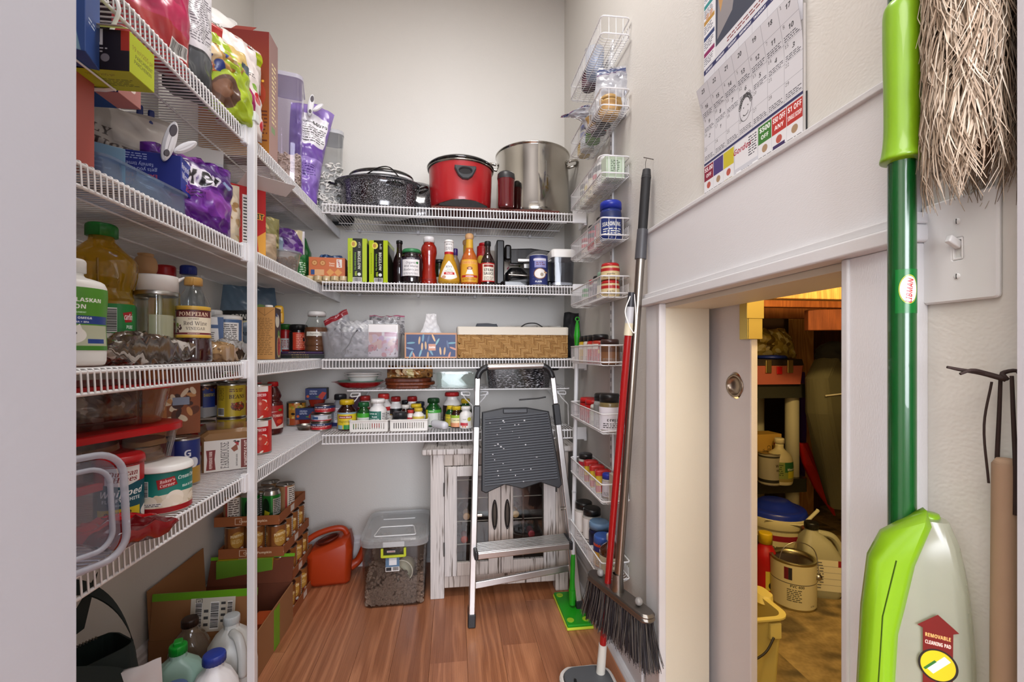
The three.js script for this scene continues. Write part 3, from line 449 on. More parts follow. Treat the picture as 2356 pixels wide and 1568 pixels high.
// ---------------------------------------------------------------- left wall, second shelf
{
  carton('food_box','salmon red box at the near end of second shelf','box',[-0.635,1.321 + UP,-0.7272],0.0,0.12,0.16,0.15,{base:'#a94c44',front:(c,w,h)=>{fill(c,'#ab4f46',0,0,w,h);fill(c,'#9a4038',0,h*0.82,w,h*0.2);},side:(c,w,h)=>fill(c,'#b0554b',0,0,w,h),top:(c,w,h)=>fill(c,'#a94c44',0,0,w,h)});
  carton('tea_box','small steel blue box behind the salmon red box','box',[-0.63,1.321 + UP,-0.8763],0.7,0.08,0.075,0.05,{base:'#5b7f9e',front:(c,w,h)=>{fill(c,'#5d83a2',0,0,w,h);fine(c,w*0.2,h*0.3,w*0.6,h*0.3,'#dfe8ee',3);}});
  bag('snack_pouch','beige rice pouch with dark brown lettering, held by blue clip',[-0.74,1.321 + UP,-1.0853],0.55,0.2,0.245,0.06,(c,w,h)=>{bg(c,'#a29a90',w,h);poly(c,'#b9b2a8',[[w*0.45,0],[w,h*0.05],[w,h*0.4],[w*0.5,h*0.3]]);txt(c,'SIMPLY',w*0.24,h*0.2,h*0.11,'#2c211c',{f:'serif',rot:0.22,max:w*0.5});txt(c,'HOUSE',w*0.36,h*0.36,h*0.15,'#2c1c16',{f:'serif',rot:0.2,max:w*0.62});fine(c,w*0.1,h*0.5,w*0.4,h*0.12,'#4a3c34',3);poly(c,'#d8d2cc',[[w*0.6,h*0.45],[w*0.85,h*0.5],[w*0.8,h*0.7]]);},{amp:0.007,seed:51,f:18});
  {const t=thing('bag_clip','dark blue bag clip standing on the beige pouch','clip',[-0.7,1.5191,-1.1186],0.6);mesh('jaw',box(0.012,0.075,0.02,0.004,-0.008),plastic(0x1b2d6e,0.35),t);mesh('jaw',box(0.012,0.07,0.02,0.004,0.012),plastic(0x1b2d6e,0.35),t);mesh('spring',new THREE.TorusGeometry(0.007,0.0014,6,16).translate(0.002,0.012,0.012),TIN,t);}
  carton('foil_box','blue foil wrap box lying upside down on second shelf','box',[-0.68,1.321 + 0.06,-1.0437],0.22,0.2,0.072,0.066,{base:'#1d2c86',front:(c,w,h)=>{fill(c,'#1b2a80',0,0,w,h);c.save();c.translate(w,h);c.rotate(PI);txt(c,'EASY COOK,',w*0.36,h*0.14,h*0.15,'#c84a5a',{max:w*0.4});txt(c,'EASY CLEAN',w*0.36,h*0.3,h*0.15,'#c84a5a',{max:w*0.4});txt(c,'gets you more',w*0.36,h*0.47,h*0.13,'#c8d0e8',{st:'normal',max:w*0.42});txt(c,'family time',w*0.36,h*0.62,h*0.13,'#c8d0e8',{st:'normal',max:w*0.36});fine(c,w*0.3,h*0.75,w*0.6,h*0.2,'#aab4d8',3);poly(c,'#b8443c',[[w*0.72,0],[w*0.8,0],[w*0.62,h*0.5],[w,h*0.3],[w,0]]);c.restore();},side:(c,w,h)=>{fill(c,'#2238a0',0,0,w,h);txt(c,'Reynolds',w*0.5,h*0.25,h*0.24,'#eef',{max:w*0.9});txt(c,'Wrap',w*0.4,h*0.52,h*0.26,'#eef',{max:w*0.6});txt(c,'250',w*0.66,h*0.8,h*0.26,'#e0505a',{max:w*0.5});},top:(c,w,h)=>fill(c,'#22328a',0,0,w,h)},{ppm:1500});
  {const t=thing('plastic_tub','clear bluish plastic tub with a bag inside, behind the lip','tub',[-0.625,1.321 + UP,-0.9503],PI / 2 - 0.1);mesh('body',binGeo(0.22,0.05,0.1,{taper:0.94}),frosted(0xb9cbe0,0.8,0.2),t);mesh('inner_bag',crumple(pouch(0.08,0.065,0.05,{amp:0.008,f:30,seed:61,base:0.4}),0.003,40).translate(0.06,0.004,0.0),frosted(0xd4dde8,0.7,0.12),t);}
  chipClip('large white bag clip with dark grips on the lettered purple chip bag',[-0.6,1.4344,-1.0174],0.75,-0.22);
  carton('snack_box','open pale blue and white box behind the purple chip bag','box',[-0.74,1.321 + UP,-1.3765],0.5,0.15,0.25,0.07,{base:'#c9ccd2',front:(c,w,h)=>{fill(c,'#cfd0d6',0,0,w,h);fill(c,'#8296a8',0,h*0.06,w*0.84,h*0.6);disc(c,'#e4dcdc',w*0.36,h*0.3,w*0.17);disc(c,'#26386e',w*0.62,h*0.52,w*0.14);fill(c,'#26386e',w*0.4,h*0.52,w*0.5,h*0.1);txt(c,"'S",w*0.12,h*0.55,h*0.12,'#cfe0e6');},side:(c,w,h)=>{fill(c,'#d8cfc4',0,0,w,h);fill(c,'#3a5a8e',w*0.55,h*0.1,w*0.3,h*0.5);disc(c,'#d0b060',w*0.3,h*0.4,w*0.2);},top:(c,w,h)=>fill(c,'#d6d4d0',0,0,w,h)},{flap:[0.15,0.035,0.3,0,0.034,0xe6e3de]});
  bag('chip_bag','glossy purple chip bag with white outlined letters, rolled over',[-0.615,1.321 + UP,-1.1341],0.95,0.19,0.165,0.11,(c,w,h)=>{bg(c,'#5c1a86',w,h);fill(c,'#45196e',0,h*0.1,w,h*0.32);txt(c,'ker',w*0.5,h*0.3,h*0.32,'#141016',{stroke:'#e8e4ee',lw:h*0.05,st:'italic bold'});disc(c,'#7f94bc',w*0.84,h*0.3,w*0.06);poly(c,'#8a3aa6',[[w*0.3,0],[w*0.7,0],[w*0.5,h*0.14]]);fill(c,'#7e35aa',0,h*0.48,w,h*0.3);fine(c,w*0.1,h*0.5,w*0.5,h*0.14,'#3a1452',4);poly(c,'#9a4cba',[[w*0.5,h*0.5],[w,h*0.56],[w*0.8,h*0.8]]);},{amp:0.012,f:24,seed:71,base:0.5,nx:22,ny:22,top:0.4});
  bag('snack_pouch','white and tan paper pouch between purple bag and red box',[-0.61,1.321 + UP,-1.2684],1.0,0.1,0.165,0.05,(c,w,h)=>{bg(c,'#dccdb4',w,h);fill(c,'#efece6',0,0,w*0.35,h);blobs(c,['#c8a878','#e6d6b8','#b08a5a'],w*0.35,h*0.2,w*0.6,h*0.8,20,w*0.04,w*0.12,4);fill(c,'#2c4a8a',w*0.08,h*0.66,w*0.18,h*0.12);},{amp:0.006,seed:73});
  carton('cracker_box','bright red box with nutrition panel and open top flaps','box',[-0.63,1.321 + UP,-1.4474],0.75,0.1,0.205,0.06,{base:'#b50f12',front:(c,w,h)=>{fill(c,'#b80f12',0,0,w,h);fill(c,'#e9e6e2',w*0.34,h*0.12,w*0.3,h*0.8);fine(c,w*0.37,h*0.15,w*0.24,h*0.74,'#333',16);disc(c,'#b08a5a',w*0.16,h*0.4,w*0.14,h*0.1);txt(c,'IT',w*0.84,h*0.4,h*0.1,'#141414',{stroke:'#e8b23c',lw:5});poly(c,'#e0a03a',[[w*0.75,h*0.7],[w,h*0.6],[w,h],[w*0.8,h]]);},side:(c,w,h)=>{fill(c,'#c4161a',0,0,w,h);},top:(c,w,h)=>fill(c,'#8e1014',0,0,w,h)},{flap:[0.14,0.07,1.3,0.04,0.03,0xd9d4d2]});
  bag('pasta_bag','olive green window bag behind the upright pole',[-0.68,1.321 + UP,-1.699],0.8,0.12,0.2,0.05,(c,w,h)=>{bg(c,'#8b8552',w,h);blobs(c,['#a7a06a','#6b6438','#c7bb80'],0,0,w,h*0.7,60,w*0.03,w*0.08,6);fill(c,'#b7a486',0,h*0.72,w,h*0.3);},{amp:0.006,seed:75});
  bag('nut_bag','open kraft paper bag right of the upright pole',[-0.6,1.321 + UP,-1.4896],0.9,0.1,0.09,0.06,(c,w,h)=>{bg(c,'#b9a285',w,h);fill(c,'#cbb79c',0,0,w,h*0.4);},{amp:0.006,seed:76});
  bag('sugar_bag','purple and white bag with a large white oval, second shelf',[-0.675,1.321 + UP,-1.8998],0.55,0.15,0.21,0.07,(c,w,h)=>{bg(c,'#8d76a8',w,h);blobs(c,['#5c2a86','#6d3a96','#4a2070','#9c86b4'],w*0.1,0,w*0.9,h*0.6,70,w*0.04,w*0.1,8);fill(c,'#8aa2b6',0,h*0.2,w*0.42,h*0.34);poly(c,'#d8c8a0',[[w*0.7,0],[w,0],[w,h*0.3]]);disc(c,'#ece9ee',w*0.5,h*0.64,w*0.44,h*0.17);txt(c,'sar',w*0.5,h*0.62,h*0.1,'#3a2a5e');fill(c,'#e9e6ea',w*0.93,0,w*0.07,h);},{amp:0.006,seed:81});
  {const t=thing('food_tub','low clear tub of brown pretzels at the edge of second shelf','tub',[-0.6,1.321 + UP,-1.6764],0.9);mesh('body',lathe([[0,0],[0.045,0],[0.055,0.06],[0.058,0.062],[0.053,0.06],[0.043,0.002]],28),frosted(0xe8e4e0,0.85,0.12),t);const r=mulberry(3),l=[];for(let i=0;i<60;i++){const a=r()*6.28,q=0.04*Math.sqrt(r());l.push(new THREE.TorusGeometry(0.008,0.003,5,9).rotateX(r()*3).rotateY(r()*3).translate(q*Math.cos(a),0.008 + 0.038*r(),q*Math.sin(a)));}stuff(mesh('pretzels',l,M(0x8f6238,{roughness:0.7}),t));mesh('lid',lathe([[0,0.066],[0.05,0.068],[0.06,0.066],[0.06,0.06]],28),frosted(0xdfe6ea,0.85,0.12),t);}
  bag('coffee_bag','tall folded dark green bag beside the orange box',[-0.66,1.321 + UP,-2.02],0.5,0.1,0.205,0.08,(c,w,h)=>{bg(c,'#12551f',w,h);grad(c,'#186a28','#0c4018',0,0,w,h);disc(c,'#1f7a34',w*0.4,h*0.4,w*0.2);txt(c,'OR',w*0.2,h*0.86,h*0.08,'#dfe8dc');},{amp:0.008,seed:83,wf:(v)=>(v>0.7?1 - (v - 0.7)*1.6:1),f:16});
  bag('coffee_bag','shorter green bag with white print in front of the tall one',[-0.62,1.321 + UP,-1.9092],0.7,0.05,0.11,0.04,(c,w,h)=>{bg(c,'#1a6a2c',w,h);fine(c,w*0.3,h*0.3,w*0.5,h*0.5,'#d8e6d4',6);},{amp:0.004,seed:84});
}

// ---------------------------------------------------------------- left wall, third shelf
const S3Y=1.01 + UP,S4Y=0.708 + UP;
const at3=(x,z)=>[x,S3Y,z],at4=(x,z)=>[x,S4Y,z];
const AMBER=M(0xe6bd2e,{roughness:0.08,transmission:0.7,thickness:0,clearcoat:0.5}),DARKWINE=M(0x3a0c14,{roughness:0.08,clearcoat:0.6});
{
  {const q=at3(-0.585,-0.672),t=thing('treat_jar','tall clear glass jar of brown treats with a white lid, by doorway','jar',q,0.6);
  mesh('body',lathe([[0,0.001],[0.038,0.001],[0.042,0.006],[0.042,0.125],[0.039,0.13],[0.037,0.13],[0.04,0.123],[0.04,0.008],[0,0.006]],36),CLEAR,t);mesh('lid',lathe([[0,0.176],[0.016,0.176],[0.018,0.172],[0.016,0.158],[0.034,0.15],[0.043,0.143],[0.044,0.128],[0,0.128]],36),WHITE,t);
  const r=mulberry(2),l=[];for(let i=0;i<26;i++) l.push(crumple(new THREE.IcosahedronGeometry(0.013,1).scale(1,0.7,1),0.003,60,i).translate(0.026*(r()*2 - 1)*0.8,0.014 + 0.0032*i,0.026*(r()*2 - 1)*0.8));stuff(mesh('treats',l,M(0x6b4630,{roughness:0.85}),t));}
  flask('supplement_bottle','white bottle with a green label and a white dog on it','bottle',at3(-0.62,-0.815),0.62,{H:0.175,r:0.043,sh:0.135,nr:0.017,mat:WHITE,cap:[0.019,0.022,WHITE],ppm:2200,lab:[0.026,0.126,(c,w,h)=>{bg(c,'#4f9326',w,h);disc(c,'#e9ece4',w*0.3,-h*0.02,w*0.18,h*0.12);txt(c,'WILD ALASKAN',w*0.53,h*0.2,h*0.09,'#fff',{max:w*0.3});txt(c,'SALMON',w*0.5,h*0.31,h*0.095,'#fff',{max:w*0.24});txt(c,'FOOD SUPPLEMENT',w*0.52,h*0.4,h*0.03,'#dfe',{max:w*0.2});fill(c,'#1f3f8c',w*0.36,h*0.45,w*0.36,h*0.13);txt(c,'RICH IN OMEGA',w*0.53,h*0.49,h*0.05,'#fff',{max:w*0.24});txt(c,'DHA + EPA',w*0.55,h*0.55,h*0.04,'#fff',{max:w*0.14});fill(c,'#b9bfa4',w*0.36,h*0.6,w*0.36,h*0.33);disc(c,'#eeece6',w*0.5,h*0.76,w*0.075,h*0.14);poly(c,'#eeece6',[[w*0.44,h*0.7],[w*0.455,h*0.58],[w*0.485,h*0.66]]);poly(c,'#eeece6',[[w*0.56,h*0.7],[w*0.545,h*0.58],[w*0.515,h*0.66]]);disc(c,'#1a1614',w*0.48,h*0.73,w*0.008);disc(c,'#1a1614',w*0.525,h*0.73,w*0.008);disc(c,'#1a1614',w*0.503,h*0.8,w*0.012,h*0.018);fill(c,'#1f3f8c',w*0.58,h*0.82,w*0.1,h*0.07);fill(c,'#3f8420',0,h*0.93,w,h*0.08);},6.28]});
  {const q=at3(-0.725,-1.03),t=thing('oil_jug','large ribbed jug of golden canola oil with a green cap','bottle',q,0.5),w=0.108;
  mesh('body',loft([[0.001,w*0.86,w*0.8,0.02],[0.012,w,w*0.94,0.026],[0.122,w,w*0.94,0.026],[0.127,w*0.97,w*0.9,0.026],[0.132,w,w*0.94,0.026],[0.138,w*0.96,w*0.9,0.026],[0.148,w*0.9,w*0.84,0.03],[0.156,w*0.93,w*0.87,0.03],[0.166,w*0.99,w*0.94,0.034],[0.178,w*1.04,w,0.036],[0.2,w*1.08,w*1.02,0.04],[0.214,w*1.04,w,0.042],[0.235,w*0.72,w*0.7,0.038],[0.252,0.044,0.044,0.021],[0.262,0.042,0.042,0.02]],6),AMBER,t);
  const ribs=[];for(let i=0;i<20;i++){const a=(i / 20)*2*PI;ribs.push(path([[0.05*Math.cos(a),0.155,0.047*Math.sin(a)],[0.056*Math.cos(a),0.185,0.053*Math.sin(a)],[0.056*Math.cos(a),0.21,0.053*Math.sin(a)]],0.003,5));}stuff(mesh('ribs',ribs,M(0xb48a1a,{roughness:0.1,transmission:0.5,thickness:0}),t));
  mesh('cap',capGeo(0.026,0.026).translate(0,0.262,0),plastic(0x1d7a2a,0.35),t);
  const p=paint(0.33,0.09,1800,(c,W,H)=>{bg(c,'#1a8a3c',W,H);grad(c,'#14803a','#3aa03a',0,H*0.5,W,H*0.5);bars(c,W*0.365,H*0.08,W*0.06,H*0.5,false);poly(c,'#b81a1c',[[W*0.47,H*0.18],[W*0.56,H*0.14],[W*0.56,H*0.36],[W*0.49,H*0.38]]);txt(c,'carlini',W*0.525,H*0.26,H*0.17,'#fff',{st:'italic bold',max:W*0.09});txt(c,'PURE',W*0.535,H*0.47,H*0.1,'#fff');txt(c,'CANOLA',W*0.535,H*0.59,H*0.1,'#fff');txt(c,'OIL',W*0.54,H*0.71,H*0.1,'#fff');disc(c,'#c22a30',W*0.405,H*0.7,W*0.018,H*0.07);disc(c,'#c22a30',W*0.435,H*0.7,W*0.018,H*0.07);poly(c,'#c22a30',[[W*0.388,H*0.73],[W*0.452,H*0.73],[W*0.42,H*0.9]]);txt(c,'Heart Healthy',W*0.42,H*0.72,H*0.06,'#f6dede',{st:'italic bold',max:W*0.055});fine(c,W*0.48,H*0.8,W*0.09,H*0.12,'#bfe6c8',3);});
  mesh('label',remap(loft([[0.022,w + 0.001,w*0.95 + 0.001,0.0265],[0.121,w + 0.001,w*0.95 + 0.001,0.0265]],6,false),{...p,u0:p.u0 - (p.u1 - p.u0)*0.33,u1:p.u1 - (p.u1 - p.u0)*0.33}),p.mat(0.4),t).rotation.y=0;}
  {const q=at3(-0.735,-1.13),t=thing('oil_dispenser','narrow glass oil dispenser with a cream lid and handwriting','dispenser',q,0.62);mesh('body',lathe([[0,0.001],[0.029,0.001],[0.031,0.005],[0.031,0.148],[0.029,0.148],[0.029,0.006],[0,0.004]],30),CLEAR,t);mesh('contents',lathe([[0,0.005],[0.0286,0.007],[0.0286,0.062],[0,0.062]],28),M(0x4a1814,{roughness:0.1}),t);mesh('collar',lathe([[0.03,0.146],[0.0325,0.147],[0.0325,0.156],[0.03,0.157]],30),TIN,t);const p=paint(0.2,0.04,1800,(c,w,h)=>{bg(c,'#d9cdb4',w,h);txt(c,'Canola',w*0.5,h*0.38,h*0.32,'#3a3330',{st:'italic',f:'serif'});txt(c,'Oil',w*0.5,h*0.75,h*0.32,'#3a3330',{st:'italic',f:'serif'});});mesh('lid',[remap(sleeve(0.0325,0.033,0.157,0.192,30),p),remap(lathe([[0,0.195],[0.031,0.194],[0.033,0.192]],30),{u0:p.u0,u1:p.u0 + 0.001,v0:p.v0,v1:p.v0 + 0.001})],p.mat(0.4),t);}
  {const q=at3(-0.66,-1.095),t=thing('oil_dispenser','clear glass pitcher dispenser with spouted white lid and steel band','dispenser',q,0.55);mesh('body',lathe([[0,0.001],[0.036,0.001],[0.039,0.005],[0.039,0.15],[0.037,0.15],[0.037,0.006],[0,0.004]],36),CLEAR,t);mesh('collar',lathe([[0.038,0.148],[0.0405,0.149],[0.0405,0.157],[0.038,0.158]],36),TIN,t);mesh('lid',[lathe([[0,0.186],[0.034,0.188],[0.039,0.193],[0.0405,0.19],[0.04,0.158],[0,0.158]],36),ext([[0,0],[0.013,0.012],[0.012,0.016],[0,0.01]],0.02,0.002).translate(0.0375,0.18,0)],WHITE,t);mesh('inner_tube',rod([0.006,0.006,0.004],[0.006,0.15,0.004],0.004,10),frosted(0xf0ead0,0.5,0.2),t);mesh('paper_insert',sleeve(0.035,0.035,0.006,0.105,20,1.4).rotateY(0.3),M(0xd8cfae,{roughness:0.7}),t);}
  solo('pepper_mill','turned wooden pepper mill with a ball top and dark rings','mill',lathe(smooth([[0.001,0.001],[0.027,0.001],[0.028,0.02],[0.022,0.07],[0.018,0.13],[0.022,0.19],[0.024,0.206],[0.019,0.212],[0.0225,0.22],[0.018,0.228],[0.024,0.238],[0.0255,0.256],[0.021,0.272],[0.016,0.277],[0.018,0.283],[0,0.285]],3),30),M(0xc79a6a,{roughness:0.45}),at3(-0.81,-1.3),0.4);
  flask('sauce_bottle','yellow bottle with a big red cap behind the pitcher dispenser','bottle',at3(-0.85,-1.45),0.5,{H:0.28,r:0.034,sh:0.2,nr:0.02,mat:plastic(0xd0a91c),cap:[0.026,0.055,RED,0],lab:[0.03,0.15,(c,w,h)=>{bg(c,'#d9b526',w,h);fine(c,w*0.3,h*0.2,w*0.4,h*0.6,'#7a1414',5);}]});
  flask('water_jug','tall clear bottle with a dark blue cap and red label','bottle',at3(-0.79,-1.455),0.5,{H:0.282,r:0.04,sh:0.19,nr:0.018,mat:glassy(0xe8eef4,{roughness:0.1}),cap:[0.021,0.026,plastic(0x1b2f86,0.3)],lab:[0.01,0.11,(c,w,h)=>{bg(c,'#a8141c',w,h);disc(c,'#eae6e2',w*0.5,h*0.5,w*0.12,h*0.3);disc(c,'#d8b23a',w*0.5,h*0.9,w*0.1,h*0.2);}]});
  flask('vinegar_bottle','glass bottle of red wine vinegar with tan cap, by the lip','bottle',at3(-0.6,-1.125),0.5,{H:0.196,r:0.037,mat:CLEAR,prof:smooth([[0.034,0.001],[0.0375,0.006],[0.036,0.05],[0.0335,0.06],[0.033,0.125],[0.031,0.138],[0.0235,0.156],[0.0155,0.17],[0.015,0.182]],3),fill:[0.057,DARKWINE,'vinegar'],cap:[0.0175,0.0185,plastic(0xc59a52,0.4)],ppm:2600,lab:[0.056,0.128,(c,w,h)=>{bg(c,'#e6dcc4',w,h);grad(c,'#d8b24a','#b88a1e',0,0,w,h*0.13);fill(c,'#3a1c12',0,h*0.12,w,h*0.03);fill(c,'#5a1414',w*0.3,h*0.15,w*0.4,h*0.2);txt(c,'POMPEIAN',w*0.5,h*0.25,h*0.17,'#f0dfc0',{f:'serif',max:w*0.36});txt(c,'GOURMET',w*0.5,h*0.41,h*0.06,'#5a4a3a',{f:'serif'});txt(c,'Red Wine',w*0.52,h*0.55,h*0.16,'#2c2420',{st:'normal',f:'serif',max:w*0.26});txt(c,'VINEGAR',w*0.52,h*0.71,h*0.13,'#2c2420',{st:'normal',f:'serif',max:w*0.26});blobs(c,['#3a1420','#50202c'],w*0.32,h*0.62,w*0.06,h*0.2,12,w*0.008,w*0.012,2);disc(c,'#7a8a3a',w*0.33,h*0.6,w*0.02);fill(c,'#6e1c26',0,h*0.84,w,h*0.06);txt(c,'SMOOTH & FRUITY',w*0.5,h*0.87,h*0.04,'#f0e0c0',{max:w*0.2});grad(c,'#dcb84a','#b88a20',0,h*0.91,w,h*0.1);}]});
  bag('snack_bag','shiny clear bag of dark snacks lying along the third shelf lip',[-0.635,S3Y + 0.002,-0.99],PI / 2 - 0.05,0.27,0.1,0.06,(c,w,h)=>{bg(c,'#4a3c30',w,h);blobs(c,['#2c231c','#6a5644','#8d8378','#b7b0a8','#3a2f26','#584636'],0,0,w,h,160,w*0.01,w*0.04,7);blobs(c,['#d9d8d6','#c9c8c6'],0,0,w,h,16,w*0.004,w*0.02,9);disc(c,'#5f9a7c',w*0.56,h*0.2,w*0.06,h*0.06);},{flatten:true,amp:0.012,f:30,seed:91,base:0.5,nx:30,ny:16,rough:0.12,matOpt:{clearcoat:1,clearcoatRoughness:0.1}});
  bag('bread_bag','small clear wrapped seeded bar beside the vinegar bottle',[-0.61,S3Y,-1.25],PI / 2,0.13,0.08,0.05,(c,w,h)=>{bg(c,'#9a7a54',w,h);blobs(c,['#6e5236','#c9ae84','#e0d6c8','#584028'],0,0,w,h,120,w*0.01,w*0.03,11);fill(c,'#cfcac2',0,0,w,h*0.3);},{flatten:true,amp:0.009,f:36,seed:93,base:0.5,rough:0.12});
  bag('plastic_bag','crinkled empty clear bag next to the upright pole',[-0.62,S3Y,-1.31],PI / 2,0.1,0.1,0.055,(c,w,h)=>{bg(c,'#c9c6c2',w,h);blobs(c,['#e6e4e2','#8a857e','#b4aea8'],0,0,w,h,60,w*0.02,w*0.07,13);},{flatten:true,amp:0.014,f:34,seed:94,base:0.5,rough:0.1,matOpt:{transmission:0.4,thickness:0}});
  const infoFront=(c,w,h)=>{fill(c,'#e4e1de',0,0,w,h);fill(c,'#3f5a86',0,h*0.18,w,h*0.08);poly(c,'#3f5a86',[[w*0.8,0],[w,0],[w,h],[w*0.9,h]]);fine(c,w*0.08,h*0.34,w*0.7,h*0.56,'#6a6660',12);};
  carton('food_box','small white and blue box with fine print behind the vinegar','box',at3(-0.71,-1.4),0.55,0.075,0.125,0.05,{base:'#3f5a86',front:infoFront,side:(c,w,h)=>{fill(c,'#6c86a8',0,0,w,h);disc(c,'#e6e6e6',w*0.5,h*0.35,w*0.35,h*0.12);disc(c,'#b8c8a0',w*0.5,h*0.35,w*0.2,h*0.05);fill(c,'#dcdce0',w*0.2,h*0.55,w*0.6,h*0.4);}});
  flask('supplement_tub','round white carton tub with a long text panel near pole','tub',at3(-0.715,-1.525),0.5,{H:0.14,r:0.042,sh:0.132,nr:0.04,mat:WHITE,cap:[0.043,0.012,WHITE,0],lab:[0.004,0.126,(c,w,h)=>{bg(c,'#e2dfda',w,h);fill(c,'#b23426',w*0.28,h*0.4,w*0.05,h*0.6);fill(c,'#4a6a96',w*0.36,0,w*0.32,h);fill(c,'#e8e6e2',w*0.38,h*0.08,w*0.24,h*0.84);fine(c,w*0.395,h*0.12,w*0.2,h*0.76,'#3a3836',16);fill(c,'#2f8a4a',w*0.26,0,w*0.08,h*0.1);}]});
  flask('spice_tub','dark lidded tub behind the vinegar bottle, white lettering','tub',at3(-0.8,-1.5),0.5,{H:0.165,r:0.036,sh:0.15,nr:0.034,mat:BLACK,cap:[0.036,0.012,M(0x8a8884,{roughness:0.4}),0],lab:[0.06,0.145,(c,w,h)=>{bg(c,'#15181a',w,h);txt(c,'AC',w*0.52,h*0.45,h*0.4,'#e8e8e8');disc(c,'#c24a26',w*0.6,h*0.85,w*0.1);}]});
  flask('vitamin_bottle','white capped bottle between dark tub and blue grain bag','bottle',at3(-0.8,-1.62),0.5,{H:0.165,r:0.034,sh:0.12,nr:0.022,mat:WHITE,cap:[0.024,0.024,WHITE]});
  bag('grain_bag','blue grey stand-up bag with black banner behind the pole',at3(-0.82,-1.93),0.4,0.24,0.29,0.09,(c,w,h)=>{bg(c,'#5d7386',w,h);grad(c,'#4d6478','#8496a4',0,0,w,h);poly(c,'#17191c',[[0,h*0.36],[w*0.5,h*0.34],[w,h*0.38],[w,h*0.54],[w*0.5,h*0.48],[0,h*0.54]]);poly(c,'#c9c07a',[[0,h*0.54],[w*0.5,h*0.485],[w,h*0.54],[w,h*0.56],[w*0.5,h*0.505],[0,h*0.56]]);txt(c,'CARRINGTON',w*0.42,h*0.43,h*0.09,'#e6e4dc',{rot:-0.06,max:w*0.74});txt(c,'ORGANIC',w*0.4,h*0.66,h*0.07,'#22303c',{max:w*0.4});disc(c,'#7aa05a',w*0.72,h*0.3,w*0.1,h*0.05);},{amp:0.006,seed:101,wf:(v)=>1 - 0.25*v});
  {const q=at3(-0.622,-1.6);const t=carton('broth_carton','tan carton with pomegranate picture on its dark side, by the pole','carton',q,0.12,0.062,0.172,0.075,{base:'#c08a45',front:(c,w,h)=>{fill(c,'#bf8a48',0,0,w,h);c.strokeStyle='#6a4a22';c.lineWidth=1.5;c.beginPath();c.moveTo(w*0.05,h*0.03);c.lineTo(w*0.5,h*0.16);c.lineTo(w*0.95,h*0.03);c.moveTo(w*0.5,h*0.02);c.lineTo(w*0.5,h*0.16);c.stroke();fine(c,w*0.08,h*0.2,w*0.8,h*0.72,'#8a6230',22);},side:(c,w,h)=>{fill(c,'#3a1c16',0,0,w,h);disc(c,'#ddd8c8',w*0.4,h*0.25,w*0.34,h*0.13);disc(c,'#26447a',w*0.3,h*0.14,w*0.14,h*0.04);disc(c,'#5f8a2c',w*0.62,h*0.5,w*0.16,h*0.07);disc(c,'#b5b06a',w*0.66,h*0.75,w*0.36,h*0.22);disc(c,'#a82424',w*0.66,h*0.75,w*0.27,h*0.18);blobs(c,['#d0584a','#7a1416'],w*0.45,h*0.6,w*0.4,h*0.3,30,w*0.03,w*0.05,4);},top:(c,w,h)=>fill(c,'#caa060',0,0,w,h)},{ppm:1500});mesh('cap',capGeo(0.012,0.009).translate(0.006,0.172,0.01),WHITE,t);}
  {const t=thing('pour_container','clear storage jug with a yellow flip lid behind the tan carton','container',at3(-0.68,-1.74),0.3);mesh('body',loft([[0.001,0.08,0.08,0.02],[0.155,0.09,0.09,0.022],[0.155,0.086,0.086,0.021],[0.004,0.076,0.076,0.018]]),frosted(0xe0ddd6,0.85,0.15),t);mesh('lid',[loft([[0.153,0.094,0.094,0.024],[0.172,0.092,0.092,0.023]]),box(0.03,0.03,0.05,0.008,0.04,0.165,0),box(0.02,0.045,0.04,0.006,0.046,0.13,0)],plastic(0xd9a922,0.35),t);mesh('rice',loft([[0.006,0.07,0.07,0.018],[0.1,0.074,0.074,0.018]]),M(0xcfc0a0,{roughness:0.9}),t);}
  // corner of the third shelf
  flask('sauce_jar','red labelled jar with a green cap in the third shelf corner','jar',[-0.7283,S3Y + 0.028,-2.06],0.3,{H:0.118,r:0.029,sh:0.09,nr:0.024,mat:plastic(0xb01c1c,0.3),cap:[0.028,0.024,plastic(0x2f6a2a,0.35)],lab:[0.008,0.056,(c,w,h)=>{bg(c,'#c9c6c2',w,h);fine(c,w*0.36,h*0.15,w*0.28,h*0.7,'#9a2222',5);}]});
  flask('spice_jar','black capped jar with an orange red label in the corner','jar',[-0.6646,S3Y + 0.028,-2.03],0.3,{H:0.115,r:0.036,sh:0.084,nr:0.034,mat:M(0x1c1210,{roughness:0.2}),cap:[0.036,0.026,BLACK],lab:[0.006,0.08,(c,w,h)=>{bg(c,'#c03a20',w,h);fill(c,'#1a1210',0,0,w*0.4,h);fine(c,w*0.46,h*0.1,w*0.2,h*0.8,'#e8a080',8);fill(c,'#20202a',w*0.58,h*0.3,w*0.08,h*0.2);}]});
  flask('seasoning_jar','round glass jar of brown powder with a white screw lid','jar',[-0.5808,S3Y + 0.026,-2.0],0.2,{H:0.172,r:0.05,mat:CLEAR,prof:smooth([[0.044,0.001],[0.049,0.006],[0.047,0.022],[0.05,0.03],[0.047,0.05],[0.05,0.06],[0.048,0.1],[0.045,0.118],[0.034,0.142],[0.0335,0.156]],3),fill:[0.103,M(0x6b3d1c,{roughness:0.7}),'powder'],cap:[0.0365,0.022,WHITE,0],lab:[0.066,0.084,(c,w,h)=>{bg(c,'#d8d4c8',w,h);txt(c,'Paprika',w*0.4,h*0.5,h*0.5,'#5a534a',{st:'italic',f:'serif'});},1.6]});
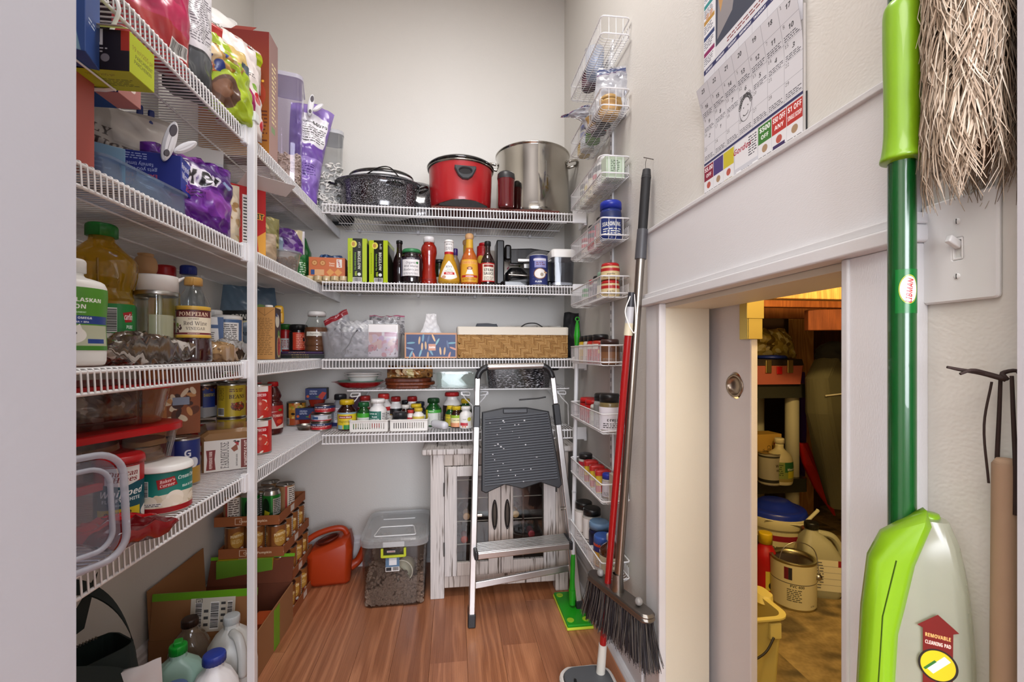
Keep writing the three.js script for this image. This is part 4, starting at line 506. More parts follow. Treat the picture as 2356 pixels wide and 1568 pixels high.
  const slim=(i,x,z,turn,col,label)=>carton('slim_box',label,'box',[x,S3Y + 0.009*i,z],turn,0.19,0.0085,0.1,{base:col,front:(c,w,h)=>{fill(c,col,0,0,w,h);fine(c,w*0.3,h*0.2,w*0.4,h*0.6,'#b89a5a',1);},top:(c,w,h)=>{fill(c,col,0,0,w,h);disc(c,'#6a3a8a',w*0.3,h*0.5,w*0.16,h*0.3);}},{ppm:1500});
  slim(0,-0.6319,-2.0,0.12,'#16201e','flat black box lowest of the three slim boxes in the corner');slim(1,-0.6372,-2.0,0.2,'#1c1014','flat dark box in the middle of the slim stack');slim(2,-0.6425,-2.0,0.05,'#3a1c4e','flat violet box topmost of the slim stack under the jars');
}

// ---------------------------------------------------------------- left wall, lowest shelf
{
  const REDLID=plastic(0xb80f14,0.32);
  function keeper(x,z,y,label,cookies){// round-cornered food keeper with a red lid
  const t=thing('food_keeper',label,'container',[x,y,z],PI / 2 - 0.35,undefined);
  mesh('body',loft([[0.001,0.27,0.2,0.06],[0.07,0.3,0.225,0.07],[0.071,0.31,0.235,0.075],[0.075,0.31,0.235,0.075],[0.074,0.297,0.222,0.07],[0.004,0.264,0.194,0.056]],7),glassy(0xf6f4f2,{roughness:0.03}),t);
  mesh('lid',loft([[0.073,0.314,0.24,0.077],[0.085,0.314,0.24,0.077],[0.087,0.306,0.232,0.073],[0.084,0.28,0.205,0.06]],7),REDLID,t);return t;
  }
  keeper(-0.735,-0.99,S4Y,'red-lidded clear food keeper, bottom of the stack');
  const k2=keeper(-0.735,-0.985,S4Y + 0.0875,'red-lidded clear food keeper full of cookies, middle of stack');
  keeper(-0.76,-1.0,S4Y + 0.175,'red-lidded clear food keeper, topmost of the stack');
  const cookieG=crumple(new THREE.CylinderGeometry(0.036,0.038,0.011,22,3).translate(0,0.0055,0),0.0022,60,2),cm=[0x8d6846,0xa07a54,0x775234].map((c)=>M(c,{roughness:0.9})),CK=mulberry(77);
  const spots=[[-0.08,-0.04],[0.0,0.045],[0.075,-0.02],[-0.07,0.05],[0.08,0.055],[0.01,-0.045]];
  const say=['near the doorway end','in front, centre pile','in the pile towards the pole','in front pile by the doorway','front pile towards the pole','in the rear pile'];
  spots.forEach(([a,b],i)=>{for(let j=0;j<4;j++){const o=solo('cookie',`brown cookie ${say[i]} of the middle keeper, ${['lowest', 'second', 'third', 'topmost'][j]}`,'cookie',cookieG,cm[(CK()*3)|0],[0,0,0],0,'cookies in the middle keeper');const T=PI / 2 - 0.35,ca=Math.cos(T),sa=Math.sin(T),px=a + (CK() - 0.5)*0.012,pz=b + (CK() - 0.5)*0.012;o.position.set(-0.735 + px*ca + pz*sa,S4Y + 0.0925 + j*0.0125,-0.985 - px*sa + pz*ca);o.rotation.set((CK() - 0.5)*0.12,CK()*6,(CK() - 0.5)*0.12);}});
  bag('cookie_bag','clear plastic bag of cookies inside the topmost food keeper',[-0.745,S4Y + 0.181,-1.03],1.0,0.16,0.07,0.1,(c,w,h)=>{bg(c,'#7a5c40',w,h);blobs(c,['#94714e','#5e432c','#b5a898'],0,0,w,h,40,w*0.03,w*0.1,5);},{amp:0.006,seed:111,rough:0.15});
  flask('frosting_can','frosting can with a red lid and a yellow easy-to-spread strip','can',at4(-0.635,-0.945),0.5,{H:0.131,r:0.0365,mat:WHITE,prof:[[0.035,0.001],[0.0365,0.003],[0.0365,0.115]],cap:[0.0395,0.017,RED,0],ppm:2400,lab:[0.004,0.113,(c,w,h)=>{bg(c,'#0f5c6a',w,h);fill(c,'#b3141a',0,0,w,h*0.3);fill(c,'#0d5060',0,h*0.3,w,h*0.7);poly(c,'#e6e2de',[[w*0.42,h*0.02],[w*0.66,h*0.02],[w*0.66,h*0.28],[w*0.54,h*0.36],[w*0.42,h*0.3]]);txt(c,'Duncan',w*0.54,h*0.13,h*0.12,'#7a1218',{st:'italic bold',f:'serif',max:w*0.2});txt(c,'Hines',w*0.55,h*0.23,h*0.12,'#7a1218',{st:'italic bold',f:'serif',max:w*0.17});txt(c,'Whipped',w*0.53,h*0.46,h*0.15,'#f2f4f2',{st:'italic bold',max:w*0.31});txt(c,'FLUFFY WHITE',w*0.53,h*0.58,h*0.08,'#e6eeee',{max:w*0.28});txt(c,'FROSTING',w*0.53,h*0.66,h*0.045,'#bcd6d8',{max:w*0.14});fill(c,'#cfc01e',w*0.36,h*0.72,w*0.3,h*0.27);txt(c,'easy to',w*0.5,h*0.79,h*0.11,'#26221a',{st:'italic bold',max:w*0.24});txt(c,'SPREAD!',w*0.5,h*0.91,h*0.1,'#26221a',{max:w*0.24});disc(c,'#dfe0dc',w*0.74,h*0.85,w*0.07,h*0.1);}]});
  flask('frosting_can','teal frosting can with a white lid and a red bottom band','can',at4(-0.6,-1.02),0.5,{H:0.098,r:0.047,mat:WHITE,prof:[[0.046,0.001],[0.047,0.003],[0.047,0.085]],cap:[0.0505,0.0145,WHITE,0],ppm:2400,lab:[0.003,0.084,(c,w,h)=>{bg(c,'#14796e',w,h);grad(c,'#0f6f66','#1f8a7e',0,0,w,h*0.6);disc(c,'#e6dfcc',w*0.6,h*0.95,w*0.32,h*0.42);blobs(c,['#efe8d6','#ddd2b6','#f4eee0','#cfc2a2'],w*0.36,h*0.6,w*0.36,h*0.25,14,w*0.02,w*0.06,6);bars(c,w*0.34,h*0.2,w*0.075,h*0.4,false);poly(c,'#a31a1e',[[w*0.46,h*0.18],[w*0.56,h*0.12],[w*0.58,h*0.34],[w*0.47,h*0.42]]);txt(c,"Baker's",w*0.52,h*0.22,h*0.1,'#f2e2dc',{st:'italic bold',f:'serif',max:w*0.085,rot:-0.15});txt(c,'Corner',w*0.52,h*0.32,h*0.1,'#f2e2dc',{st:'italic bold',f:'serif',max:w*0.085,rot:-0.15});txt(c,'Cream Cheese',w*0.67,h*0.18,h*0.13,'#f0f4f2',{st:'italic bold',f:'serif',max:w*0.18});txt(c,'Rich & Creamy',w*0.68,h*0.42,h*0.08,'#f0f4f2',{max:w*0.14});fill(c,'#a3101a',0,h*0.87,w,h*0.14);fill(c,'#eceae4',w*0.37,h*0.74,w*0.12,h*0.09);fine(c,w*0.375,h*0.75,w*0.11,h*0.08,'#3a3a3a',2);}]});
  bag('candy_wrapper','glossy red wrapper with a white oval lying by the frosting',[-0.585,S4Y + 0.001,-0.865],1.2,0.12,0.13,0.035,(c,w,h)=>{bg(c,'#a30f14',w,h);poly(c,'#5a0a10',[[0,h*0.6],[w,h*0.75],[w,h],[0,h]]);disc(c,'#e8e4e2',w*0.36,h*0.46,w*0.14,h*0.06);disc(c,'#1c1618',w*0.36,h*0.46,w*0.07,h*0.025);poly(c,'#c42024',[[w*0.4,0],[w,0],[w*0.7,h*0.5]]);disc(c,'#26100e',w*0.6,h*0.2,w*0.08);},{flatten:true,amp:0.008,f:26,seed:121,base:0.4,rough:0.15});
  bag('candy_bag','violet and dark foil bag behind the leaning clear lid',[-0.72,S4Y,-0.8],0.8,0.16,0.15,0.07,(c,w,h)=>{bg(c,'#4a1a5a',w,h);blobs(c,['#8a1a8e','#1a1a3e','#c0a020','#5a0a20','#9a98a8','#2a2a52'],0,0,w,h,40,w*0.03,w*0.12,3);},{amp:0.012,f:28,seed:123,rough:0.15});
  {const t=thing('container_lid','large clear plastic lid standing on edge near the doorway','lid',[-0.566,S4Y + 0.001,-0.70],1.12);t.rotation.order='YXZ';t.rotation.x=-0.08;const rim=(w,h,r,z,q)=>{const pts=rrect(w,h,r,7).map(([a,b])=>[a,b + 0.0825,z]);return path(pts,q,7,0,true);};const PL=frosted(0xe3e6f0,0.55,0.25);mesh('panel',ext(rrect(0.19,0.152,0.03,6,0,0.0825),0.0022,0.0006),frosted(0xe6e9f2,0.9,0.1),t);mesh('rim',[rim(0.205,0.165,0.036,0.002,0.0055)],PL,t);mesh('inner_rim',rim(0.165,0.125,0.026,0.004,0.004),PL,t);}
  {// loaf of bread in its bag
  const t=thing('bread_loaf','wrapped oat bread loaf with a red barn label, end towards doorway','bread',at4(-0.655,-1.4),0.5),w=0.125,h=0.112,dl=0.17;
  const sh=[[-w / 2,0],[w / 2,0],[w / 2,h*0.7],[w*0.55,h*0.88],[w*0.4,h],[-w*0.4,h],[-w*0.55,h*0.88],[-w / 2,h*0.7]];
  const loaf=ext(sh,dl,0.008);mesh('loaf',crumple(loaf,0.001,40),M(0xa98258,{roughness:0.85,bumpMap:peel,bumpScale:0.002}),t);
  const p=paint(0.118,0.098,2600,(c,W,H)=>{bg(c,'#dedad2',W,H);txt(c,'FARMHOUSE',W*0.4,H*0.5,W*0.22,'#2c2622',{rot:-PI / 2,f:'serif',st:'normal',max:H*0.86,sx:1});poly(c,'#7a1e1a',[[W*0.04,H*0.3],[W*0.22,H*0.3],[W*0.2,H*0.6],[W*0.22,H*0.94],[W*0.04,H*0.94],[W*0.06,H*0.6]]);txt(c,'PEPPERIDGE FARM',W*0.13,H*0.62,W*0.08,'#f0e2d8',{rot:-PI / 2,max:H*0.56});fill(c,'#7c3a34',W*0.72,H*0.03,W*0.22,H*0.94);txt(c,'HOMESTYLE OAT',W*0.83,H*0.5,W*0.13,'#f2e6de',{rot:-PI / 2,max:H*0.84});poly(c,'#8a4a30',[[W*0.52,H*0.3],[W*0.64,H*0.16],[W*0.66,H*0.36],[W*0.58,H*0.42]]);poly(c,'#a81c20',[[W*0.58,H*0.1],[W*0.68,H*0.08],[W*0.67,H*0.24]]);blobs(c,['#2c2420'],W*0.52,H*0.06,W*0.16,H*0.05,10,W*0.01,W*0.02,4);txt(c,'CRAFTED BAKED GOODS',W*0.64,H*0.7,W*0.04,'#3a332e',{rot:-PI / 2,max:H*0.4});});
  mesh('label',remap(new THREE.PlaneGeometry(0.118,0.084).translate(0,0.044,dl / 2 + 0.0042),p),p.mat(0.3),t);
  mesh('wrapper',ext(sh.map(([a,b])=>[a*1.03,b*1.02]),dl + 0.006,0.01),glassy(0xf2efe8,{roughness:0.12}),t);
  mesh('side_label',box(0.001,0.08,0.05,0,w / 2 + 0.004,0.015,0.0),M(0xd8d3c8,{roughness:0.5}),t);mesh('side_stripe',box(0.0012,0.09,0.014,0,w / 2 + 0.0042,0.012,-0.045),M(0x8a4a40,{roughness:0.5}),t);
  mesh('bag_tail',crumple(pouch(0.1,0.09,0.05,{amp:0.008,f:36,seed:131,base:0.4,wf:(v)=>1 - 0.6*v}),0.003,50).rotateX(-PI / 2).translate(0.02,0.05,-dl / 2),M(0xd4cec4,{roughness:0.25,transmission:0.4,thickness:0}),t);
  }
  // cans: each kind once, then copies under their own labels
  const bean=paint(0.26,0.1,1500,(c,w,h)=>{bg(c,'#cdb22c',w,h);fill(c,'#b9a02a',w*0.42,0,w*0.03,h);txt(c,'BEANS',w*0.56,h*0.36,h*0.17,'#2a140e',{f:'serif',max:w*0.19});fine(c,w*0.47,h*0.1,w*0.18,h*0.12,'#5a2a1a',2);disc(c,'#6a3a20',w*0.57,h*0.68,w*0.085,h*0.14);blobs(c,['#8a4a2a','#caa06a','#b2301c','#5a2c18'],w*0.5,h*0.54,w*0.14,h*0.26,40,w*0.006,w*0.014,3);bars(c,w*0.31,h*0.72,w*0.1,h*0.26);fine(c,w*0.31,h*0.08,w*0.1,h*0.4,'#6a5a1c',8);txt(c,'▪▪▪',w*0.55,h*0.92,h*0.08,'#f4efe0');});
  const b0=tin('bean_can','yellow bean can in front of the dark bean cans, upper','can',[-0.735,S4Y + 0.1115,-1.6],0.45,0.042,0.11,bean);dup(b0,at4(-0.735,-1.6),0.4,'yellow bean can directly beneath the other yellow bean can');
  const dk=paint(0.23,0.1,1300,(c,w,h)=>{bg(c,'#3a1418',w,h);fill(c,'#a9a8aa',0,h*0.66,w,h*0.34);fill(c,'#223a8c',w*0.5,h*0.1,w*0.16,h*0.6);txt(c,"DAKOTA'S",w*0.58,h*0.3,h*0.14,'#d8c04a',{max:w*0.14});blobs(c,['#7a3a20','#a8683a','#4a1c14'],0,0,w,h*0.22,50,w*0.01,w*0.02,5);fill(c,'#d8d6d2',w*0.37,h*0.05,w*0.09,h*0.9);bars(c,w*0.375,h*0.6,w*0.08,h*0.32,false);disc(c,'#333',w*0.415,h*0.3,w*0.02);fill(c,'#4a6ab0',w*0.37,h*0.46,w*0.09,h*0.05);});
  const d0=tin('bean_can','dark label bean can with a blue panel, left of yellow can','can',[-0.82,S4Y + 0.1115,-1.6],0.35,0.038,0.11,dk,{group:'dark label bean cans'});
  [[-0.87,0.1115,-1.52,0.9,'dark label bean can left of the blue panel one, by carton'],[-0.8,0.1115,-1.72,0.1,'dark label bean can behind the yellow bean can'],[-0.88,0.1115,-1.7,1.5,'dark label bean can at the wall, rear of upper row'],[-0.87,0,-1.52,0.6,'dark label bean can in the lower row by the box'],[-0.8,0,-1.72,0.4,'dark label bean can in the lower row behind yellow one']].forEach(([x,y,z,r,l])=>dup(d0,[x,S4Y + y,z],r,l));
  const kd=paint(0.23,0.1,1200,(c,w,h)=>{bg(c,'#a3141a',w,h);blobs(c,['#c8303a','#7a0c12','#e0807a'],0,h*0.2,w,h*0.6,40,w*0.01,w*0.03,6);fill(c,'#e8e2da',w*0.4,h*0.7,w*0.2,h*0.2);});
  tin('bean_can','red kidney bean can low in front of the dark cans','can',at4(-0.80,-1.545),0.4,0.038,0.105,kd);
  tin('bean_can','red topped can at the wall, just left of the pole','can',[-0.73,S4Y + 0.1115,-1.72],0.4,0.038,0.11,kd);
  const fl=paint(0.24,0.05,1200,(c,w,h)=>{bg(c,'#6a2a1c',w,h);blobs(c,['#3f8a34','#b83a28','#78b04a','#d8d0c0'],w*0.3,0,w*0.4,h,30,w*0.01,w*0.03,4);fill(c,'#c8866a',w*0.62,0,w*0.1,h);});
  tin('vegetable_can','vegetable can on top of the can row under the shelf','can',[-0.8,S4Y + 0.223,-1.7],0.4,0.04,0.038,fl);
  const sf=paint(0.23,0.1,1500,(c,w,h)=>{bg(c,'#c42a22',w,h);blobs(c,['#d8503a','#b01c1a','#e8d8c0','#efe6d8','#a81414'],0,h*0.3,w,h*0.7,60,w*0.012,w*0.03,6);fill(c,'#e4dfda',w*0.44,0,w*0.18,h*0.18);txt(c,'DICED',w*0.53,h*0.27,h*0.1,'#fff',{max:w*0.12});txt(c,'TOMATOES',w*0.53,h*0.36,h*0.06,'#fbe6e0',{max:w*0.12});fill(c,'#b8141a',w*0.44,h*0.18,w*0.18,h*0.24);txt(c,'DICED',w*0.53,h*0.28,h*0.11,'#fff',{max:w*0.12});disc(c,'#c83a2e',w*0.53,h*0.6,w*0.07,h*0.16);disc(c,'#e89a86',w*0.51,h*0.55,w*0.02);disc(c,'#4a7a96',w*0.38,h*0.2,w*0.03);txt(c,'▪▪▪',w*0.55,h*0.86,h*0.1,'#f4efe8');});
  const t0=tin('tomato_can','diced tomato can standing on the other, right of the pole','can',[-0.63,S4Y + 0.1115,-1.55],0.42,0.037,0.11,sf);dup(t0,at4(-0.63,-1.55),0.42,'diced tomato can beneath its twin, right of the pole');
  flask('juice_bottle','dark red tomato juice bottle with a red cap and grip waist','bottle',at4(-0.72,-1.9),0.4,{H:0.208,r:0.036,mat:M(0x4a0e0e,{roughness:0.12,clearcoat:0.5}),prof:smooth([[0.031,0.001],[0.036,0.008],[0.036,0.115],[0.034,0.128],[0.0255,0.136],[0.031,0.15],[0.028,0.165],[0.018,0.185],[0.017,0.195]],3),cap:[0.0195,0.018,RED],ppm:1700,lab:[0.025,0.115,(c,w,h)=>{bg(c,'#b01a18',w,h);fill(c,'#e4dcd4',w*0.4,h*0.25,w*0.3,h*0.75);poly(c,'#b01a18',[[w*0.46,h*0.3],[w*0.7,h*0.2],[w*0.68,h*0.8],[w*0.55,h*0.92]]);txt(c,'TOMATO',w*0.58,h*0.45,h*0.15,'#f4e6d8',{max:w*0.18});disc(c,'#5f8a2c',w*0.62,h*0.2,w*0.04,h*0.05);fine(c,w*0.41,h*0.45,w*0.06,h*0.45,'#2a2a2a',8);disc(c,'#d8482c',w*0.6,h*0.7,w*0.05,h*0.1);}]});
  const mv=paint(0.25,0.1,1300,(c,w,h)=>{bg(c,'#c8862c',w,h);blobs(c,['#d8b04a','#9aa83a','#c8562c','#e0c070','#2a1a12'],0,0,w,h*0.7,60,w*0.015,w*0.035,8);fill(c,'#1f1512',w*0.28,0,w*0.08,h*0.7);fill(c,'#b8552a',w*0.38,h*0.7,w*0.3,h*0.3);txt(c,'▪▪▪',w*0.5,h*0.84,h*0.12,'#f4efe8');bars(c,w*0.28,h*0.68,w*0.1,h*0.3,false);});
  tin('vegetable_can','mixed vegetable can in the back corner of lowest shelf','can',[-0.7033,S4Y,-2.12],0.3,0.04,0.105,mv);
  const cakeF=(c,w,h)=>{fill(c,'#8a4a26',0,0,w,h);fill(c,'#b5713a',0,0,w*0.4,h);blobs(c,['#5a2a14','#c89058','#e0d0b4','#3a1810'],w*0.45,h*0.2,w*0.5,h*0.6,20,w*0.04,w*0.12,5);fill(c,'#8d9ab0',w*0.5,h*0.42,w*0.3,h*0.12);};
  carton('cake_box','brown picture box above the red can, behind the food keepers','box',[-0.72,S4Y + 0.115,-1.245],0.75,0.12,0.165,0.05,{base:'#6e3a20',front:cakeF,side:cakeF,top:(c,w,h)=>fill(c,'#7a3f22',0,0,w,h)});
  const rs=paint(0.2,0.1,1400,(c,w,h)=>{bg(c,'#c0141c',w,h);txt(c,"ITA'S",w*0.5,h*0.3,h*0.2,'#f2d84a',{max:w*0.2});fine(c,w*0.4,h*0.45,w*0.2,h*0.3,'#f4dcd4',3);fill(c,'#8a0c12',0,h*0.8,w,h*0.2);});
  tin('sauce_can','bright red can with yellow letters beside the food keepers','can',[-0.70,S4Y + 0.001,-1.235],0.6,0.034,0.112,rs);
  const bl=paint(0.24,0.12,1400,(c,w,h)=>{bg(c,'#1f2f74',w,h);fill(c,'#b78f3a',0,h*0.62,w,h*0.4);disc(c,'#1f2f74',w*0.54,h*0.3,w*0.08,h*0.2);txt(c,'G',w*0.54,h*0.3,h*0.22,'#e8ecf4');disc(c,'#d8dce4',w*0.6,h*0.52,w*0.06,h*0.12);fill(c,'#6c6aa0',w*0.36,0,w*0.05,h);});
  tin('crumb_can','navy and tan round can between keepers and the bread loaf','can',at4(-0.665,-1.205),0.5,0.034,0.115,bl);
}

// ---------------------------------------------------------------- back wall, top shelf: pots
const speckTex=noiseTex(512,(x,y)=>{const a=n2(x*160,y*160),b=n2(x*90 + 5,y*90);const v=a>0.55?225:b>0.62?165:14 + 10*n2(x*8,y*8);return [v,v,v + 4];},true);
const ENAMEL=(k=3,rough=0.15)=>{const t=speckTex.clone();t.repeat.set(k*0.5,k*0.22);t.wrapS=t.wrapT=THREE.RepeatWrapping;t.needsUpdate=true;return new THREE.MeshPhysicalMaterial({map:t,roughness:rough,clearcoat:0.8,clearcoatRoughness:0.08});};
const SHINE=M(0x0c0c0e,{roughness:0.12,clearcoat:0.7}),STEEL=metal(0xb5b1aa,0.2);
const BY=1.633 + 0.002;
{
  {const t=thing('roasting_pan','oval black speckled enamel roaster with a front handle, top back shelf','pan',[-0.3283,BY,-2.03]),s=(g)=>g.scale(1,1,0.66);
  mesh('body',s(lathe(smooth([[0.001,0.001],[0.12,0.001],[0.148,0.012],[0.158,0.05],[0.162,0.12],[0.172,0.132],[0.184,0.133],[0.186,0.137],[0.175,0.139],[0.158,0.13],[0.15,0.05],[0.1,0.01],[0,0.008]],3),44)),ENAMEL(4),t);
  for(const s of [-1,1]) mesh('handle',path(spline([[s*0.172,0.12,-0.03],[s*0.205,0.132,-0.02],[s*0.205,0.132,0.02],[s*0.172,0.12,0.03]],14),0.006,8),SHINE,t);
  const h=mesh('handle',ext([[-0.038,0],[0.038,0],[0.03,0.012],[-0.03,0.012]],0.035,0.004),ENAMEL(2),t);h.position.set(0.085,0.108,0.108);h.rotation.y=0.3;}
  {const t=thing('nested_pot','small black oval pot with a white rim and lid inside the roaster','pot',[-0.3171,BY + 0.012,-2.03]),s=(g)=>g.scale(1,1,0.66);
  mesh('body',s(lathe([[0,0.001],[0.11,0.001],[0.128,0.02],[0.132,0.145],[0.128,0.146]],40)),SHINE,t);mesh('rim',s(lathe([[0.131,0.143],[0.136,0.145],[0.136,0.153],[0.131,0.155]],40)),WHITE,t);mesh('lid',s(lathe(smooth([[0.138,0.152],[0.137,0.16],[0.12,0.172],[0.06,0.181],[0,0.184]],3),40)),SHINE,t);mesh('wire_handle',path(spline([[-0.06,0.13,0.088],[0.01,0.165,0.1],[0.05,0.165,0.1],[0.085,0.135,0.075]],16),0.0025),SHINE,t);}
  {const t=thing('roaster_lid','large speckled roaster lid leaning on the wall behind the roaster','lid',[-0.1869,BY + 0.118,-2.19]);t.rotation.x=1.25;mesh('lid',lathe(smooth([[0.17,0.001],[0.172,0.005],[0.15,0.03],[0.08,0.05],[0,0.055]],3),44).scale(0.86,1,0.66),ENAMEL(3),t);mesh('rim',new THREE.TorusGeometry(0.171,0.003,6,44).rotateX(PI / 2).scale(0.86,1,0.66),SHINE,t);mesh('knob',lathe([[0,0.075],[0.014,0.072],[0.012,0.055],[0,0.055]],16),SHINE,t);}
  {const t=thing('griddle_pan','black pan with wire handle standing behind the ring canister','pan',[-0.5204,BY,-2.2]);t.rotation.x=-0.12;mesh('pan',[ext(rrect(0.1,0.13,0.02,5,0,0.066),0.012,0.003)],M(0x2c3034,{roughness:0.35}),t);mesh('handle',[0,1].map((i)=>path(spline([[-0.02,0.1,0.012 + i*0.008],[-0.01,0.15,0.012],[0.03,0.15,0.012],[0.055,0.1,0.012 + i*0.008]],14),0.003)),SHINE,t);}
  const boardM=woodMat(boardTex,0x9a5a3c,0.6,3,1.2);
  solo('wooden_board','long reddish brown board lying under the red slow cooker and pot','board',metres(box(0.545,0.011,0.27,0.003)),boardM,[0.1776,BY,-2.02]);
  {const t=thing('slow_cooker','red slow cooker with a black lid and dark oval front handle','cooker',[0.0294,BY + 0.0115,-2.04],0.08);
  mesh('body',lathe(smooth([[0.126,0.03],[0.132,0.034],[0.138,0.1],[0.142,0.2],[0.143,0.204],[0.13,0.205]],3),48),M(0xa5161c,{roughness:0.35,clearcoat:0.3}),t);
  mesh('base',lathe([[0,0.004],[0.112,0.004],[0.126,0.012],[0.128,0.034],[0,0.034]],44),SHINE,t);mesh('base_panel',ext([[-0.105,0],[0.105,0],[0.1,0.014],[0.05,0.034],[0,0.04],[-0.05,0.034],[-0.1,0.014]],0.02,0.004).translate(0,0.003,0.124),SHINE,t);
  mesh('rim',lathe([[0.142,0.2],[0.148,0.203],[0.148,0.208],[0.14,0.209]],48),STEEL,t);mesh('lid',lathe(smooth([[0.148,0.209],[0.151,0.215],[0.146,0.222],[0.11,0.24],[0.05,0.252],[0,0.254]],3),48),SHINE,t);mesh('knob',lathe([[0.01,0.252],[0.008,0.258],[0.02,0.263],[0.016,0.27],[0,0.272]],20),SHINE,t);
  const hd=ext([[-0.045,0.03],[0.045,0.03],[0.046,0.018],[0.03,-0.012],[0.012,-0.026],[-0.012,-0.026],[-0.03,-0.012],[-0.046,0.018]],0.022,0.004,[oval(0.026,0.013,24,0,0.008)]);const h=mesh('handle',hd,M(0x3a3c3e,{roughness:0.3}),t);h.position.set(0.006,0.145,0.143);mesh('handle_recess',ext(oval(0.028,0.015,24,0.006,0.153),0.01,0.002).translate(0,0,0.14),SHINE,t);}
  {const t=thing('stock_pot','tall stainless steel stock pot with a looped side handle','pot',[0.364,BY + 0.0115,-2.07]);
  mesh('body',lathe(smooth([[0.001,0.001],[0.158,0.001],[0.168,0.01],[0.169,0.15],[0.169,0.292],[0.173,0.297],[0.174,0.301],[0.17,0.303],[0.166,0.298],[0.165,0.02],[0.15,0.004],[0,0.003]],3),64),new THREE.MeshPhysicalMaterial({color:0xb9b5ad,metalness:1,roughness:0.2,anisotropy:0.5,roughnessMap:brushed}),t);
  for(const a of [-0.22,2.9]) mesh('handle',path(spline([[0.168,0.262,-0.035],[0.2,0.27,-0.03],[0.208,0.272,0],[0.2,0.27,0.03],[0.168,0.262,0.035]],18),0.0062,10),STEEL,t).rotation.y=a;
  mesh('etched_mark',box(0.004,0.11,0.0006,0,0,0.11,0.1695).rotateY(0.18),metal(0x8d8982,0.5),t);}
  {const t=thing('travel_mug','dark red travel mug with a black lid in front of the pot','mug',[0.2191,BY + 0.0115,-1.892]);mesh('body',lathe(smooth([[0.001,0.001],[0.03,0.001],[0.033,0.006],[0.034,0.06],[0.036,0.125]],3),32),M(0x5c0f14,{roughness:0.2,clearcoat:0.5}),t);mesh('lid',lathe([[0.037,0.122],[0.038,0.128],[0.036,0.145],[0.03,0.152],[0,0.153]],32),plastic(0x2a2a2c,0.4),t);}
}
